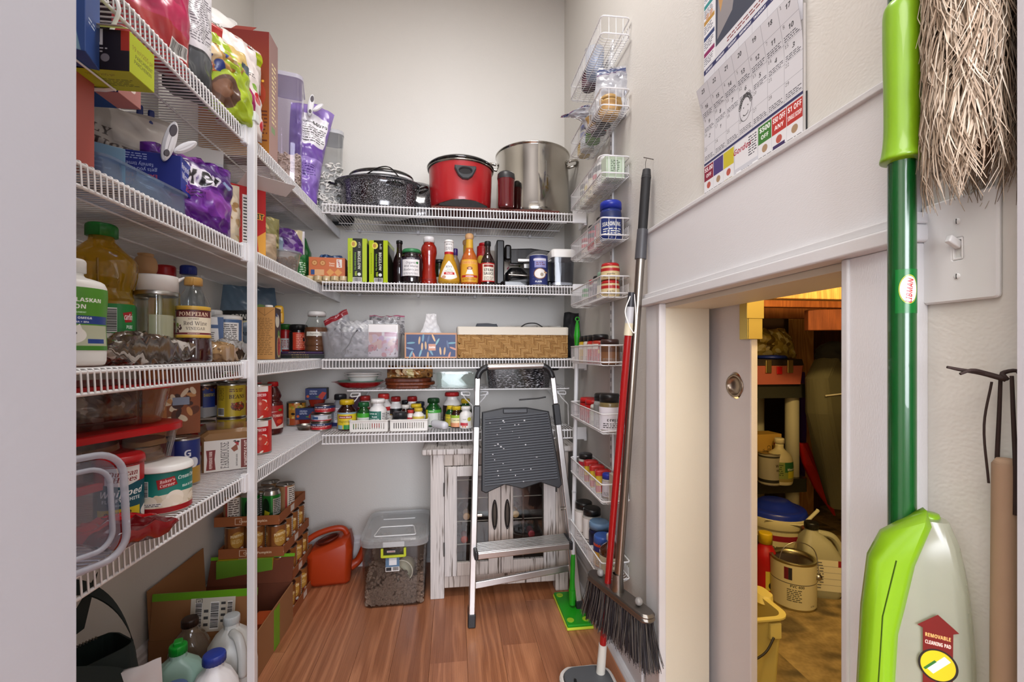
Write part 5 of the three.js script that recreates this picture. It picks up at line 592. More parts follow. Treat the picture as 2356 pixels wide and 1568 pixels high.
// ---------------------------------------------------------------- back wall, second shelf
const Y2=1.321 + 0.002;
{
  carton('cracker_box','orange cracker box standing on the speckled tray in the corner','box',[-0.5205,Y2 + 0.026,-1.95],0.06,0.142,0.078,0.05,{base:'#b4552c',front:(c,w,h)=>{fill(c,'#c86e40',0,0,w,h);for(const q of [0.06,0.28]){disc(c,'#b06a34',w*(q + 0.1),h*0.3,w*0.09);disc(c,'#d8a468',w*(q + 0.1),h*0.3,w*0.06);disc(c,'#b57840',w*(q + 0.1),h*0.3,w*0.025);}fill(c,'#e8e2da',w*0.76,h*0.08,w*0.15,h*0.44);txt(c,'Lance',w*0.835,h*0.3,h*0.15,'#a3161a',{rot:1.35,max:h*0.38});txt(c,'Toast',w*0.63,h*0.3,h*0.11,'#f0dcc8',{rot:0.05});txt(c,'Chee',w*0.63,h*0.42,h*0.11,'#f0dcc8',{rot:0.05});fill(c,'#2a4a86',w*0.06,h*0.66,w*0.1,h*0.26);fill(c,'#d9a878',w*0.16,h*0.64,w*0.26,h*0.3);for(const q of [0.48,0.7]) poly(c,'#d89a54',[[w*q,h*0.78],[w*(q + 0.1),h*0.58],[w*(q + 0.22),h*0.78],[w*(q + 0.1),h*0.98]]);},side:(c,w,h)=>fill(c,'#8a2a1c',0,0,w,h),top:(c,w,h)=>fill(c,'#b4552c',0,0,w,h)},{ppm:1700});
  {const tray=thing('snack_tray','shallow tray of cream and brown rounds beneath the orange box','tray',[-0.5178,Y2,-1.945]);mesh('tray',box(0.165,0.005,0.09,0.002),M(0xb9a888,{roughness:0.6}),tray);for(let i=0;i<5;i++) mesh('wrapped_round',crumple(new THREE.CylinderGeometry(0.0155,0.0155,0.018,16,2),0.002,80,i).translate(-0.066 + i*0.033,0.0155,0.03),M(0xcdb68a,{roughness:0.4,clearcoat:0.5}),tray);for(let i=0;i<5;i++) mesh('wrapped_round',crumple(new THREE.CylinderGeometry(0.0155,0.0155,0.018,16,2),0.002,80,i + 9).translate(-0.066 + i*0.033,0.0155,-0.012),M(0xcdb68a,{roughness:0.4,clearcoat:0.5}),tray);}
  bag('cookie_bag','crumpled blue foil bag behind the orange cracker box',[-0.5298,Y2,-2.03],0.1,0.17,0.135,0.08,(c,w,h)=>{bg(c,'#26426e',w,h);blobs(c,['#16264a','#5a7aa6','#aebdd0','#33558a','#8a98ac'],0,0,w,h,60,w*0.02,w*0.07,5);fill(c,'#7a1a1e',w*0.8,h*0.5,w*0.2,h*0.5);},{amp:0.012,f:34,seed:141,wf:(v)=>1 - 0.5*v*v});
  const tea={base:'#141612',front:(c,w,h)=>{fill(c,'#15180f',0,0,w,h);fill(c,'#aabf1e',0,0,w*0.26,h);fill(c,'#aabf1e',w*0.76,0,w*0.24,h);disc(c,'#d8cf5a',w*0.32,h*0.13,w*0.16,h*0.08);disc(c,'#b88a4a',w*0.3,h*0.13,w*0.08,h*0.05);txt(c,'BIGELOW',w*0.6,h*0.5,w*0.2,'#eef0e4',{rot:PI / 2,f:'serif',max:h*0.44});txt(c,'Premium Green Tea',w*0.4,h*0.52,w*0.12,'#8fc43a',{rot:PI / 2,max:h*0.4});txt(c,'160',w*0.42,h*0.8,w*0.16,'#b6d23a',{rot:PI / 2});disc(c,'#dfe4e0',w*0.6,h*0.82,w*0.09);bars(c,w*0.27,h*0.89,w*0.46,h*0.11);fine(c,w*0.56,h*0.08,w*0.12,h*0.14,'#ddd',4);fine(c,w*0.1,h*0.3,w*0.05,h*0.5,'#5f6a14',14);},side:(c,w,h)=>{fill(c,'#20241a',0,0,w,h);fill(c,'#aabf1e',0,0,w,h*0.1);},top:(c,w,h)=>fill(c,'#1b1f16',0,0,w,h)};
  carton('tea_box','lime and black green tea box, left of the two','box',[-0.3915,Y2,-1.96],0,0.076,0.178,0.14,tea,{ppm:1600});
  carton('tea_box','lime and black green tea box in glossy wrap, right of the two','box',[-0.3048,Y2,-1.965],-0.06,0.076,0.174,0.14,tea,{ppm:1600,rough:0.15});
  flask('syrup_bottle','slim dark brown bottle behind the tea box and jam jar','bottle',[-0.2369,Y2,-2.0],0,{H:0.2,r:0.028,sh:0.1,nr:0.0125,ny:0.15,mat:M(0x1c0b0c,{roughness:0.08,clearcoat:0.7}),cap:[0.0135,0.014,BLACK]});
  flask('jam_jar','blueberry jam jar with a green lid and white label','jar',[-0.1784,Y2,-1.93],0,{H:0.146,r:0.0435,sh:0.112,nr:0.039,mat:M(0x14070e,{roughness:0.08,clearcoat:0.8}),cap:[0.0395,0.018,plastic(0x2f7a4a,0.35),0],ppm:2000,lab:[0.03,0.106,(c,w,h)=>{bg(c,'#180a12',w,h);fill(c,'#e4e0e0',w*0.36,0,w*0.28,h);fill(c,'#2a2430',w*0.36,0,w*0.28,h*0.1);txt(c,'ORGANIC WILD',w*0.5,h*0.05,h*0.06,'#eee',{max:w*0.24});['Organic','Wild Maine','Blueberry Jam'].forEach((s,i)=>txt(c,s,w*0.5,h*(0.28 + i*0.19),h*0.16,'#1a1a22',{st:'italic',max:w*0.24}));disc(c,'#2a7a3a',w*0.6,h*0.28,w*0.018);fine(c,w*0.38,h*0.82,w*0.24,h*0.12,'#777',2);fill(c,'#8a86a0',w*0.3,0,w*0.045,h);}]});
  flask('ketchup_bottle','red ketchup bottle with a white cap','bottle',[-0.1072,Y2,-1.95],0,{H:0.207,r:0.034,mat:M(0x8e1a0c,{roughness:0.15,clearcoat:0.6}),prof:smooth([[0.03,0.001],[0.034,0.008],[0.031,0.04],[0.0275,0.075],[0.029,0.11],[0.034,0.14],[0.032,0.162],[0.022,0.18],[0.02,0.188]],3),cap:[0.024,0.024,M(0xe9e7e6,{roughness:0.3}),0],lab:[0.02,0.024,(c,w,h)=>bg(c,'#7a140a',w,h)]});
  flask('relish_jar','short dark green jar behind ketchup and salad dressing','jar',[-0.0656,Y2,-2.03],0,{H:0.125,r:0.036,sh:0.095,nr:0.032,mat:M(0x1d2410,{roughness:0.12}),cap:[0.033,0.018,BLACK,0],lab:[0.0,0.045,(c,w,h)=>bg(c,'#a9a89a',w,h)]});
  flask('dressing_bottle','golden Italian dressing bottle with white neck wrapper','bottle',[-0.0219,Y2,-1.925],0,{H:0.19,r:0.045,mat:M(0xb98a1e,{roughness:0.12,clearcoat:0.5}),prof:smooth([[0.038,0.001],[0.045,0.01],[0.043,0.035],[0.034,0.075],[0.024,0.11],[0.0185,0.13],[0.017,0.15],[0.0175,0.178]],3),cap:[0.0195,0.012,WHITE,0],ppm:2200,lab:[0.012,0.098,(c,w,h)=>{bg(c,'#b8891e',w,h);c.save();c.beginPath();c.moveTo(w*0.36,h*0.8);c.quadraticCurveTo(w*0.4,h*0.2,w*0.5,0);c.quadraticCurveTo(w*0.6,h*0.2,w*0.64,h*0.8);c.quadraticCurveTo(w*0.5,h*1.08,w*0.36,h*0.8);c.fillStyle='#ece7df';c.fill();c.restore();txt(c,'KEN’S',w*0.5,h*0.3,h*0.13,'#2a2a2a',{f:'serif',max:w*0.12});txt(c,'Simply',w*0.5,h*0.43,h*0.09,'#4a6a3a',{st:'italic'});txt(c,'Vinaigrette',w*0.5,h*0.52,h*0.09,'#4a6a3a',{st:'italic',max:w*0.16});fill(c,'#b81a1c',w*0.42,h*0.58,w*0.17,h*0.12);txt(c,'ITALIAN',w*0.505,h*0.64,h*0.09,'#fff',{max:w*0.14});disc(c,'#c89a7a',w*0.42,h*0.82,w*0.035,h*0.08);}]});
  mesh('neck_label',remap(sleeve(0.0195,0.019,0.128,0.18,24),paint(0.12,0.052,1600,(c,w,h)=>{bg(c,'#e2dfdc',w,h);txt(c,'KEN’S',w*0.5,h*0.2,h*0.18,'#333',{f:'serif'});fine(c,w*0.36,h*0.4,w*0.28,h*0.3,'#777',3);fill(c,'#b0161a',0,h*0.8,w,h*0.3);})),SHEETS[SHEETS.length - 1].mats['0.5{}']||SHEETS[SHEETS.length - 1].mats['0.45{}'],scene.getObjectByName('dressing_bottle'));
  flask('vinegar_flask','slim purple-capped bottle behind the Italian dressing','bottle',[0.0039,Y2,-2.0],0,{H:0.172,r:0.022,sh:0.1,nr:0.011,mat:M(0x7a6a5a,{roughness:0.2}),cap:[0.012,0.03,plastic(0x3a2468),0]});
  const hotLab=(c,w,h)=>{bg(c,'#d8a02c',w,h);fill(c,'#b5531f',w*0.28,0,w*0.03,h);fill(c,'#b5531f',w*0.69,0,w*0.03,h);txt(c,'CHOLULA',w*0.5,h*0.14,h*0.15,'#c8552a',{f:'serif',max:w*0.34,stroke:'#f2dca0',lw:2});disc(c,'#7a3a1c',w*0.5,h*0.4,w*0.05,h*0.07);poly(c,'#f0e8dc',[[w*0.43,h*0.66],[w*0.46,h*0.46],[w*0.54,h*0.46],[w*0.57,h*0.66]]);disc(c,'#d8a888',w*0.5,h*0.4,w*0.03,h*0.045);fill(c,'#b0261a',w*0.34,h*0.7,w*0.32,h*0.1);txt(c,'ORIGINAL',w*0.5,h*0.75,h*0.075,'#fff',{max:w*0.28});fine(c,w*0.36,h*0.84,w*0.28,h*0.1,'#7a4a1c',2);};
  const hot=(label,x,z)=>{flask('hot_sauce_bottle',label,'bottle',[x,Y2,z],0,{H:0.204,r:0.036,mat:M(0xb25a1e,{roughness:0.12,clearcoat:0.5}),prof:smooth([[0.032,0.001],[0.036,0.008],[0.0355,0.1],[0.03,0.125],[0.018,0.15],[0.0155,0.165],[0.015,0.18]],3),ppm:2200,lab:[0.01,0.105,hotLab]});const t=scene.children[scene.children.length - 1];mesh('stopper',lathe(smooth([[0.013,0.192],[0.0185,0.203],[0.0165,0.217],[0.008,0.222],[0,0.2225]],3),22),M(0xc79a6a,{roughness:0.5}),t);mesh('neck_label',sleeve(0.0165,0.0155,0.158,0.194,22),M(0xcf9f2c,{roughness:0.4}),t);return t;};
  hot('hot sauce bottle with a round wooden stopper, front one',0.0647,-1.925);hot('hot sauce bottle with wooden stopper, behind its twin',0.0562,-2.03);
  flask('spray_can','tall red can behind the steak sauce bottle','can',[0.1291,Y2,-2.0],0,{H:0.2,r:0.028,sh:0.185,nr:0.02,mat:M(0xa5161a,{roughness:0.25,clearcoat:0.4}),cap:[0.02,0.014,RED,0],lab:[0.06,0.15,(c,w,h)=>{bg(c,'#a8181c',w,h);disc(c,'#c8a23a',w*0.42,h*0.3,w*0.1,h*0.2);}]});
  flask('steak_sauce_bottle','dark steak sauce bottle with a pale label and red borders','bottle',[0.1422,Y2,-1.915],0,{H:0.188,r:0.0285,sh:0.1,nr:0.012,ny:0.14,mat:M(0x200a08,{roughness:0.08,clearcoat:0.8}),cap:[0.0135,0.02,BLACK],ppm:2200,lab:[0.012,0.092,(c,w,h)=>{bg(c,'#b01c1c',w,h);fill(c,'#e0d8c8',w*0.36,h*0.06,w*0.32,h*0.88);fill(c,'#8a2018',w*0.4,h*0.1,w*0.24,h*0.12);txt(c,'STEAK',w*0.52,h*0.38,h*0.19,'#17120f',{max:w*0.26});txt(c,'SAUCE',w*0.52,h*0.57,h*0.19,'#17120f',{max:w*0.26});fine(c,w*0.4,h*0.72,w*0.24,h*0.2,'#6a5a4a',3);}]});
  bag('napkin_pack','flowered paper pack standing behind the black slicer',[0.2994,Y2,-2.2],0,0.3,0.215,0.05,(c,w,h)=>{bg(c,'#cfc6b8',w,h);blobs(c,['#a24a5a','#7a8a4a','#d8cfc0','#b8a05a','#5a6a3a'],0,0,w,h,80,w*0.01,w*0.035,12);},{amp:0.004,seed:151,base:0.4});
  {const t=thing('food_slicer','black electric food slicer with round clear blade guard','appliance',[0.3417,Y2,-2.06]),K1=M(0x121214,{roughness:0.22,clearcoat:0.4});
  mesh('base',loft([[0.001,0.27,0.17,0.02],[0.028,0.27,0.17,0.02],[0.036,0.25,0.15,0.02]]),K1,t);mesh('motor_housing',loft([[0.03,0.1,0.12,0.03,-0.06],[0.075,0.1,0.11,0.03,-0.06],[0.1,0.06,0.07,0.02,-0.06]]),K1,t);mesh('food_carriage',[box(0.035,0.2,0.11,0.006,-0.135,0.02,0.0),box(0.03,0.07,0.06,0.01,-0.1,0.13,0.03)],M(0x0c0c0d,{roughness:0.3}),t);mesh('upper_arm',ext([[-0.08,0.19],[0.02,0.195],[0.11,0.185],[0.15,0.12],[0.1,0.12],[-0.08,0.12]],0.03,0.004).translate(0,0.01,-0.04),K1,t);
  mesh('blade_guard',new THREE.CylinderGeometry(0.085,0.085,0.006,40).rotateX(PI / 2).translate(0.06,0.105,0.0),frosted(0x9a9896,0.5,0.15),t);mesh('blade',new THREE.CylinderGeometry(0.07,0.07,0.002,40).rotateX(PI / 2).translate(0.06,0.105,-0.02),STEEL,t);mesh('guide_bar',box(0.155,0.014,0.02,0.002,0.02,0.122,0.055),metal(0xcac8c4,0.25),t);mesh('guide_rail',rod([-0.1,0.062,0.07],[0.0,0.058,0.07],0.005,10),STEEL,t);mesh('thickness_plate',box(0.03,0.022,0.01,0.003,-0.015,0.092,0.06),metal(0xc0beba,0.3),t);mesh('tray',ext([[-0.12,0.004],[0.06,0.004],[0.05,0.05],[-0.1,0.032]],0.01,0.003).translate(0,0.002,0.078),M(0x232427,{roughness:0.3}),t);
  const p=paint(0.05,0.014,2200,(c,w,h)=>{bg(c,'#232427',w,h);txt(c,'CHEFMAN',w / 2,h / 2,h*0.7,'#d8d8d8',{max:w*0.9});});mesh('emblem',remap(new THREE.PlaneGeometry(0.05,0.012).translate(-0.02,0.02,0.0838),p),p.mat(0.4),t);}
  flask('salt_canister','navy blue salt canister with a white bowl picture','canister',[0.3635,Y2,-1.915],0,{H:0.132,r:0.0395,mat:M(0xcfccc8,{roughness:0.5}),prof:[[0.0385,0.001],[0.0395,0.003],[0.0395,0.13],[0.037,0.132]],rough:0.5,ppm:2000,lab:[0.003,0.129,(c,w,h)=>{bg(c,'#26306a',w,h);fill(c,'#8f8fc0',w*0.4,h*0.1,w*0.22,h*0.32);fill(c,'#d8d6e0',w*0.38,h*0.12,w*0.24,h*0.07);fine(c,w*0.43,h*0.23,w*0.16,h*0.12,'#6a3a4a',2);disc(c,'#8a5a3a',w*0.5,h*0.63,w*0.115,h*0.185);disc(c,'#ece8e2',w*0.5,h*0.63,w*0.1,h*0.16);disc(c,'#a89a88',w*0.53,h*0.66,w*0.03,h*0.06);fill(c,'#caa27a',w*0.57,h*0.56,w*0.08,h*0.05);txt(c,'PLAIN',w*0.47,h*0.9,h*0.08,'#fff',{max:w*0.17});blobs(c,['#ccd2ea'],w*0.34,h*0.5,w*0.06,h*0.4,30,0.5,1.4,3);}]});
  {const t=thing('storage_container','clear square container with a white lid at the shelf end','container',[0.4657,Y2,-1.935]);mesh('body',loft([[0.001,0.092,0.11,0.014],[0.13,0.1,0.12,0.015],[0.13,0.097,0.117,0.014],[0.005,0.088,0.106,0.012]]),glassy(0xe2e4e8,{roughness:0.08}),t);mesh('lid',loft([[0.122,0.103,0.123,0.016],[0.14,0.106,0.126,0.017],[0.152,0.106,0.126,0.017],[0.157,0.094,0.114,0.014]]),WHITE,t);mesh('base_liner',loft([[0.004,0.084,0.1,0.012],[0.014,0.085,0.101,0.012],[0.02,0.05,0.06,0.02]]),WHITE,t);}
}
// ---------------------------------------------------------------- back wall, third shelf
const Y3=1.01 + 0.002;
{
  solo('storage_bin','shallow frosted bin holding bags and a floral pack','bin',binGeo(0.33,0.108,0.2,{taper:0.9,r:0.02}),frosted(0xf0f0f2,0.88,0.14),[-0.3779,Y3,-1.985]);
  {const t=thing('napkin_pack','pink floral napkin pack wrapped in clear film inside the bin','napkins',[-0.2924,Y3 + 0.004,-1.945],-0.05);const p=cartonPaint(0.125,0.14,0.06,1700,{base:'#e9e4e2',front:(c,w,h)=>{fill(c,'#e6dade',0,0,w,h);fill(c,'#eeebea',0,0,w,h*0.32);fill(c,'#c98a86',w*0.04,h*0.25,w*0.42,h*0.12);fill(c,'#c05a86',w*0.55,h*0.25,w*0.4,h*0.12);blobs(c,['#dca4b8','#d8889c','#c9a0cc','#e6b8a8','#cf6a76','#ddc0d0'],0,h*0.42,w,h*0.55,26,w*0.06,w*0.17,8);blobs(c,['#8a4a5a','#5a3a52','#c0504a'],0,h*0.45,w,h*0.5,12,w*0.01,w*0.04,9);}});mesh('napkins',cartonGeo(0.125,0.138,0.06,p,0.006),p.mat(0.4,{clearcoat:0.6}),t);}
  bag('zip_bag','clear zip bag with a red stripe closure sticking out of bin',[-0.4608,Y3 + 0.006,-2.0],0.1,0.11,0.15,0.05,(c,w,h)=>{bg(c,'#d9d8da',w,h);blobs(c,['#eeeeee','#c4c3c6','#b2b0b4'],0,h*0.2,w,h*0.8,40,w*0.03,w*0.12,4);fill(c,'#c23a44',0,h*0.02,w,h*0.14);fill(c,'#e8a8a8',0,h*0.06,w,h*0.015);},{amp:0.008,seed:161,rough:0.12,matOpt:{transmission:0.45,thickness:0},lean:(x,y,z)=>[x*0.85 - y*0.3,y + x*0.5 + 0.03,z]});
  bag('cutlery_bag','puffy clear bag of white plastic cutlery in the bin',[-0.4041,Y3 + 0.004,-1.945],0,0.13,0.155,0.08,(c,w,h)=>{bg(c,'#dcdcde',w,h);blobs(c,['#f4f4f4','#c6c6ca','#b0b0b6','#e8e8ea'],0,0,w,h,90,w*0.02,w*0.1,6);},{amp:0.011,f:32,seed:163,rough:0.12,matOpt:{transmission:0.35,thickness:0}});
  bag('cutlery_bag','clear crinkled bag with a pink zip edge above the floral pack',[-0.2904,Y3 + 0.1,-2.01],0,0.15,0.085,0.06,(c,w,h)=>{bg(c,'#d4d2d2',w,h);blobs(c,['#efefef','#b2b0b2','#9a989a'],0,0,w,h,60,w*0.02,w*0.07,7);fill(c,'#d87a9a',0,0,w,h*0.06);},{amp:0.01,f:34,seed:165,rough:0.1,matOpt:{transmission:0.4,thickness:0}});
  {const t=thing('plastic_fork','dark plastic fork upright at the front of the bin','fork',[-0.4519,Y3 + 0.012,-1.9]);t.rotation.z=-0.42;mesh('handle',path(spline([[0,0.03,0],[0.006,0.055,0.003],[0.004,0.09,0],[0.012,0.12,0]],12),0.0022),plastic(0x2c2c30),t);for(let i=0;i<4;i++) mesh('tine',path(spline([[-0.006 + i*0.004,0,0.002],[-0.006 + i*0.004,0.018,0],[0,0.03,0]],8),0.0011,5),plastic(0x2c2c30),t);}
  solo('plastic_cup','grey white cup lying behind the zip bag in the bin','cup',lathe([[0,0],[0.02,0],[0.026,0.06],[0.024,0.06],[0.018,0.003]],24).rotateZ(-1.1),plastic(0xb9b9b8),[-0.3987,Y3 + 0.118,-2.05]);
  {const x=-0.097;carton('tissue_box','navy tissue box with painted leaves and a tan frame','box',[x,Y3,-1.97],0,0.218,0.107,0.11,{base:'#b9825e',front:(c,w,h)=>{fill(c,'#c08c68',0,0,w,h);fill(c,'#35456e',w*0.03,h*0.07,w*0.94,h*0.87);const leaf=(x2,y2,a,L,col)=>disc(c,col,w*x2,h*y2,L*0.24,L,a),u=h*0.16;[[0.28,0.3,0.1,'#cba77e'],[0.33,0.55,0.05,'#d8b48a'],[0.4,0.5,-0.05,'#cba77e'],[0.68,0.72,-0.1,'#d8b48a'],[0.76,0.72,0.1,'#cba77e'],[0.3,0.8,0.3,'#7fa9b8'],[0.5,0.75,-0.5,'#6d9ab0'],[0.62,0.36,0.5,'#7fb0b4'],[0.12,0.4,1.5,'#6fa0ae'],[0.9,0.4,1.5,'#6fa0ae'],[0.1,0.62,1.8,'#8099b4'],[0.12,0.85,0.4,'#7fa9b8'],[0.18,0.92,-0.3,'#c9907a'],[0.55,0.2,-0.4,'#d8b48a'],[0.44,0.9,0.05,'#cba07a'],[0.85,0.9,0.3,'#c9907a'],[0.93,0.62,-1.2,'#c9907a'],[0.35,0.2,0.1,'#6d9ab0'],[0.82,0.45,-0.2,'#54688a'],[0.45,0.25,0.2,'#54688a']].forEach(([a,b,r,col])=>leaf(a,b,r,u,col));fill(c,'#c89078',w*0.45,h*0.44,w*0.14,h*0.26);txt(c,'Scotties',w*0.52,h*0.57,h*0.11,'#fff',{st:'italic bold',max:w*0.12});},side:(c,w,h)=>fill(c,'#35456e',0,0,w,h),top:(c,w,h)=>{fill(c,'#b9825e',0,0,w,h);fill(c,'#35456e',w*0.04,h*0.06,w*0.92,h*0.88);}},{ppm:1600});
  solo('tissue','crumpled white tissue rising from the leaf-print box','tissue',crumple(pouch(0.09,0.085,0.03,{amp:0.005,f:30,seed:171,base:0.1,wf:(v)=>1.05 - 0.55*Math.sin(v*1.6),df:(v)=>1 - 0.75*v}),0.002,50),M(0xf2f1f0,{roughness:0.9,transmission:0.2,thickness:0}),[x - 0.002,Y3 + 0.106,-1.965],0.3);}
  {// herringbone basket
  const x=0.2518,t=thing('wicker_basket','long herringbone wicker basket with a cream cloth liner','basket',[x,Y3,-1.985]),w=0.47,h=0.125,d=0.18;
  mesh('frame',loft([[0.001,w,d,0.012],[h,w,d,0.012],[h,w - 0.01,d - 0.01,0.008],[0.004,w - 0.01,d - 0.01,0.008]]),M(0x4a2e18,{roughness:0.8}),t);
  const strand=(L)=>{const g=new THREE.CylinderGeometry(0.0021,0.0021,L,5,1).scale(1,1,0.8);return g;},H0=strand(0.026).rotateZ(PI / 2),V0=strand(0.026),s=0.0052,lists=[[],[],[]],r=mulberry(8);
  for(let i=0;i*s<w + 0.02;i++) for(let j=-4;j*s<h + 0.02;j++){const k=(((i + j) % 10) + 10) % 10;const px=-w / 2 + i*s,py=j*s + 0.004;const put=(g,c,lo,hi,ax)=>{const a=Math.max(lo,c - 0.013),b=Math.min(hi,c + 0.013);if(b - a<0.004) return;const q=g.clone().scale(ax?1:(b - a) / 0.026,ax?(b - a) / 0.026:1,1);lists[(r()*3)|0].push(ax?q.translate(px,(a + b) / 2,d / 2 + 0.001):q.translate((a + b) / 2,py,d / 2 + 0.001));};if(k===0&&py>0.002&&py<h - 0.004) put(H0,px,-w / 2,w / 2,0);if(k===5&&px<w / 2) put(V0,py,0.001,h,1);}
  for(let i=0;i*s<d;i++) for(let j=0;j*s<h;j++) if((i + j) % 4===0) for(const q of [-1,1]) lists[(r()*3)|0].push(V0.clone().scale(1,0.7,1).translate(q*(w / 2 + 0.001),Math.min(h - 0.012,Math.max(0.012,j*s)),-d / 2 + i*s));
  lists.forEach((l,i)=>stuff(mesh('woven_strands',l,M([0xb98d50,0xa87c42,0xc79c60][i],{roughness:0.6}),t)));
  mesh('liner',crumple(loft([[h - 0.026,w + 0.01,d + 0.01,0.014],[h + 0.006,w + 0.012,d + 0.012,0.014],[h + 0.008,w,d,0.01],[h - 0.05,w - 0.012,d - 0.012,0.008]]),0.0012,30),M(0xd9d2c4,{roughness:0.9}),t);}
  bag('folded_cloth','dark grey folded cloth heaped at the left of the wicker basket',[0.1432,Y3 + 0.07,-1.985],0,0.16,0.082,0.12,(c,w,h)=>{bg(c,'#5b5f66',w,h);for(let i=0;i<40;i++) fill(c,i % 2?'#50545b':'#62666d',0,(i*h) / 40,w,h / 40);},{cat:'cloth',amp:0.006,f:16,seed:181,base:0.6,rough:0.9,matOpt:{},wf:(v)=>1 - 0.45*v});
  bag('cloth_bundle','pale grey cloth bundle with a black and white cord, right in basket',[0.3541,Y3 + 0.065,-1.985],0,0.25,0.08,0.13,(c,w,h)=>{bg(c,'#b9b6b0',w,h);blobs(c,['#c9c6c0','#a5a29c','#8d8a86'],0,0,w,h,26,w*0.02,w*0.08,5);},{cat:'cloth',amp:0.009,f:18,seed:183,base:0.6,rough:0.9,matOpt:{}});
  mesh('cord',path(spline([[-0.07,0.066,0.05],[-0.045,0.083,0.058],[0,0.086,0.058],[0.03,0.07,0.06]],16),0.0028),M(0x2a2a2a,{roughness:0.8}),scene.getObjectByName('cloth_bundle'));
  bag('black_pouch','black folded oven mitt standing at the right end of shelf',[0.5329,Y3,-2.0],0,0.085,0.205,0.1,(c,w,h)=>{bg(c,'#17181b',w,h);fill(c,'#26282d',w*0.4,0,w*0.16,h);},{cat:'mitt',amp:0.01,f:14,seed:191,rough:0.7,matOpt:{},wf:(v)=>1 - 0.2*v*v});
}
// ---------------------------------------------------------------- back wall, lowest shelf
const Y4=0.708 + 0.002;
{
  function riser(label,x0,x1,top){const t=thing('shelf_riser',label,'rack',[(x0 + x1) / 2,Y4,-2.09]),w=x1 - x0,n=Math.round(w / 0.02);const g=rod([0,top,-0.13],[0,top,0.13],0.0014,5);for(let i=0;i<=n;i++) mesh('wire',g,wireMat,t).position.x=-w / 2 + (i*w) / n;for(const z of [-0.13,0,0.13]) mesh('rail',rod([-w / 2,top - 0.003,z],[w / 2,top - 0.003,z],0.0028,8),wireMat,t);
  for(const s of [-1,1]) for(const z of [-0.12,0.12]) mesh('leg',path([[s*(w / 2 - 0.05),top - 0.012,z],[s*(w / 2 - 0.052),top - 0.026,z],[s*(w / 2 - 0.012),top - 0.03,z],[s*(w / 2 - 0.014),top - 0.014,z],[s*(w / 2 - 0.05),top - 0.014,z],[s*(w / 2 - 0.036),top - 0.04,z],[s*(w / 2 - 0.002),top - 0.075,z],[s*w / 2,0.001,z]],0.0027,6,0.006),wireMat,t);return t;}
  const top=0.1676;
  riser('white wire shelf riser under the red platter and wooden boards',-0.4473,0.0814,top);riser('white wire shelf riser behind the stepladder, under the speckled roaster',0.0966,0.5114,top);
  const YR=Y4 + top + 0.0015,r4=(px,d)=>[px,YR,-d];
  solo('serving_platter','long red serving platter with a pale green inside','platter',lathe(smooth([[0.001,0.001],[0.06,0.001],[0.08,0.008],[0.108,0.026],[0.122,0.028],[0.108,0.029],[0.075,0.012],[0,0.006]],3),44).scale(1,1,0.75),M(0x9c1016,{roughness:0.2,clearcoat:0.6}),r4(-0.4153,2.06));
  const bowlG=lathe(smooth([[0.001,0.001],[0.034,0.001],[0.05,0.006],[0.066,0.03],[0.078,0.034],[0.08,0.037],[0.076,0.038],[0.06,0.03],[0.045,0.008],[0,0.005]],3),40);
  const pl=solo('green_plate','pale green plate lying in the red platter','plate',lathe([[0,0],[0.07,0.001],[0.098,0.018],[0.097,0.02],[0.068,0.004],[0,0.003]],36).scale(1,1,0.8),M(0x8fb5a0,{roughness:0.25}),[-0.4116,YR + 0.0135,-2.06]);
  const bo=solo('serving_bowl','white rimmed bowl, lower of two stacked in the platter','bowl',bowlG,M(0xe6e4e0,{roughness:0.2,clearcoat:0.5}),[-0.4024,YR + 0.0195,-2.06]);dup(bo,[-0.4024,YR + 0.0305,-2.06],0,'white rimmed bowl, upper of two stacked in the platter');
  const wb=(i,w,d,h,col,y,label,turn)=>solo('serving_board',label,'board',metres(ext(rrect(w,d,d*0.4,6),h,0.003).rotateX(PI / 2)),woodMat(boardTex,col,0.5,4,2,i*0.3),[-0.2019 + (i % 2)*0.008,YR + y + h / 2,-2.05],turn);
  wb(0,0.19,0.16,0.014,0xb98a5a,0,'lowest wooden board in the stack of three',0);wb(1,0.215,0.17,0.013,0xc2946a,0.0145,'middle wooden board in the stack of three',0.03);wb(2,0.2,0.16,0.016,0xa8784a,0.028,'topmost wooden board in the stack of three',-0.03);
  bag('caramel_bag','clear bag of wrapped brown caramels on the wooden boards',[-0.1962,YR + 0.045,-2.05],0,0.2,0.055,0.09,(c,w,h)=>{bg(c,'#8a6238',w,h);blobs(c,['#6a3a1c','#b98a54','#d8c098','#4a2814','#a8743c'],0,0,w,h,60,w*0.02,w*0.06,9);fill(c,'#d4c48a',w*0.44,h*0.2,w*0.14,h*0.7);},{amp:0.01,f:36,seed:201,base:0.5,rough:0.12});
  {const t=thing('glass_dish','clear rectangular glass baking dish with side handles','dish',r4(0.0098,2.05)),G=glassy(0xf8fbfa,{roughness:0.02});mesh('dish',binGeo(0.2,0.068,0.15,{taper:0.86,lip:0.008,th:0.005,r:0.02}),G,t);for(const s of [-1,1]) mesh('handle',path(spline([[s*0.098,0.064,-0.03],[s*0.118,0.066,-0.02],[s*0.118,0.066,0.02],[s*0.098,0.064,0.03]],10),0.004),G,t);}
  {const t=thing('roasting_pan','black speckled oblong roaster behind the top of the stepladder','pan',r4(0.2903,2.05));mesh('body',binGeo(0.31,0.09,0.19,{taper:0.9,r:0.04,lip:0.008}),ENAMEL(3),t);for(const s of [-1,1]) mesh('handle',path(spline([[s*0.15,0.078,-0.035],[s*0.182,0.08,-0.03],[s*0.182,0.08,0.03],[s*0.15,0.078,0.035]],12),0.005,8),SHINE,t);}
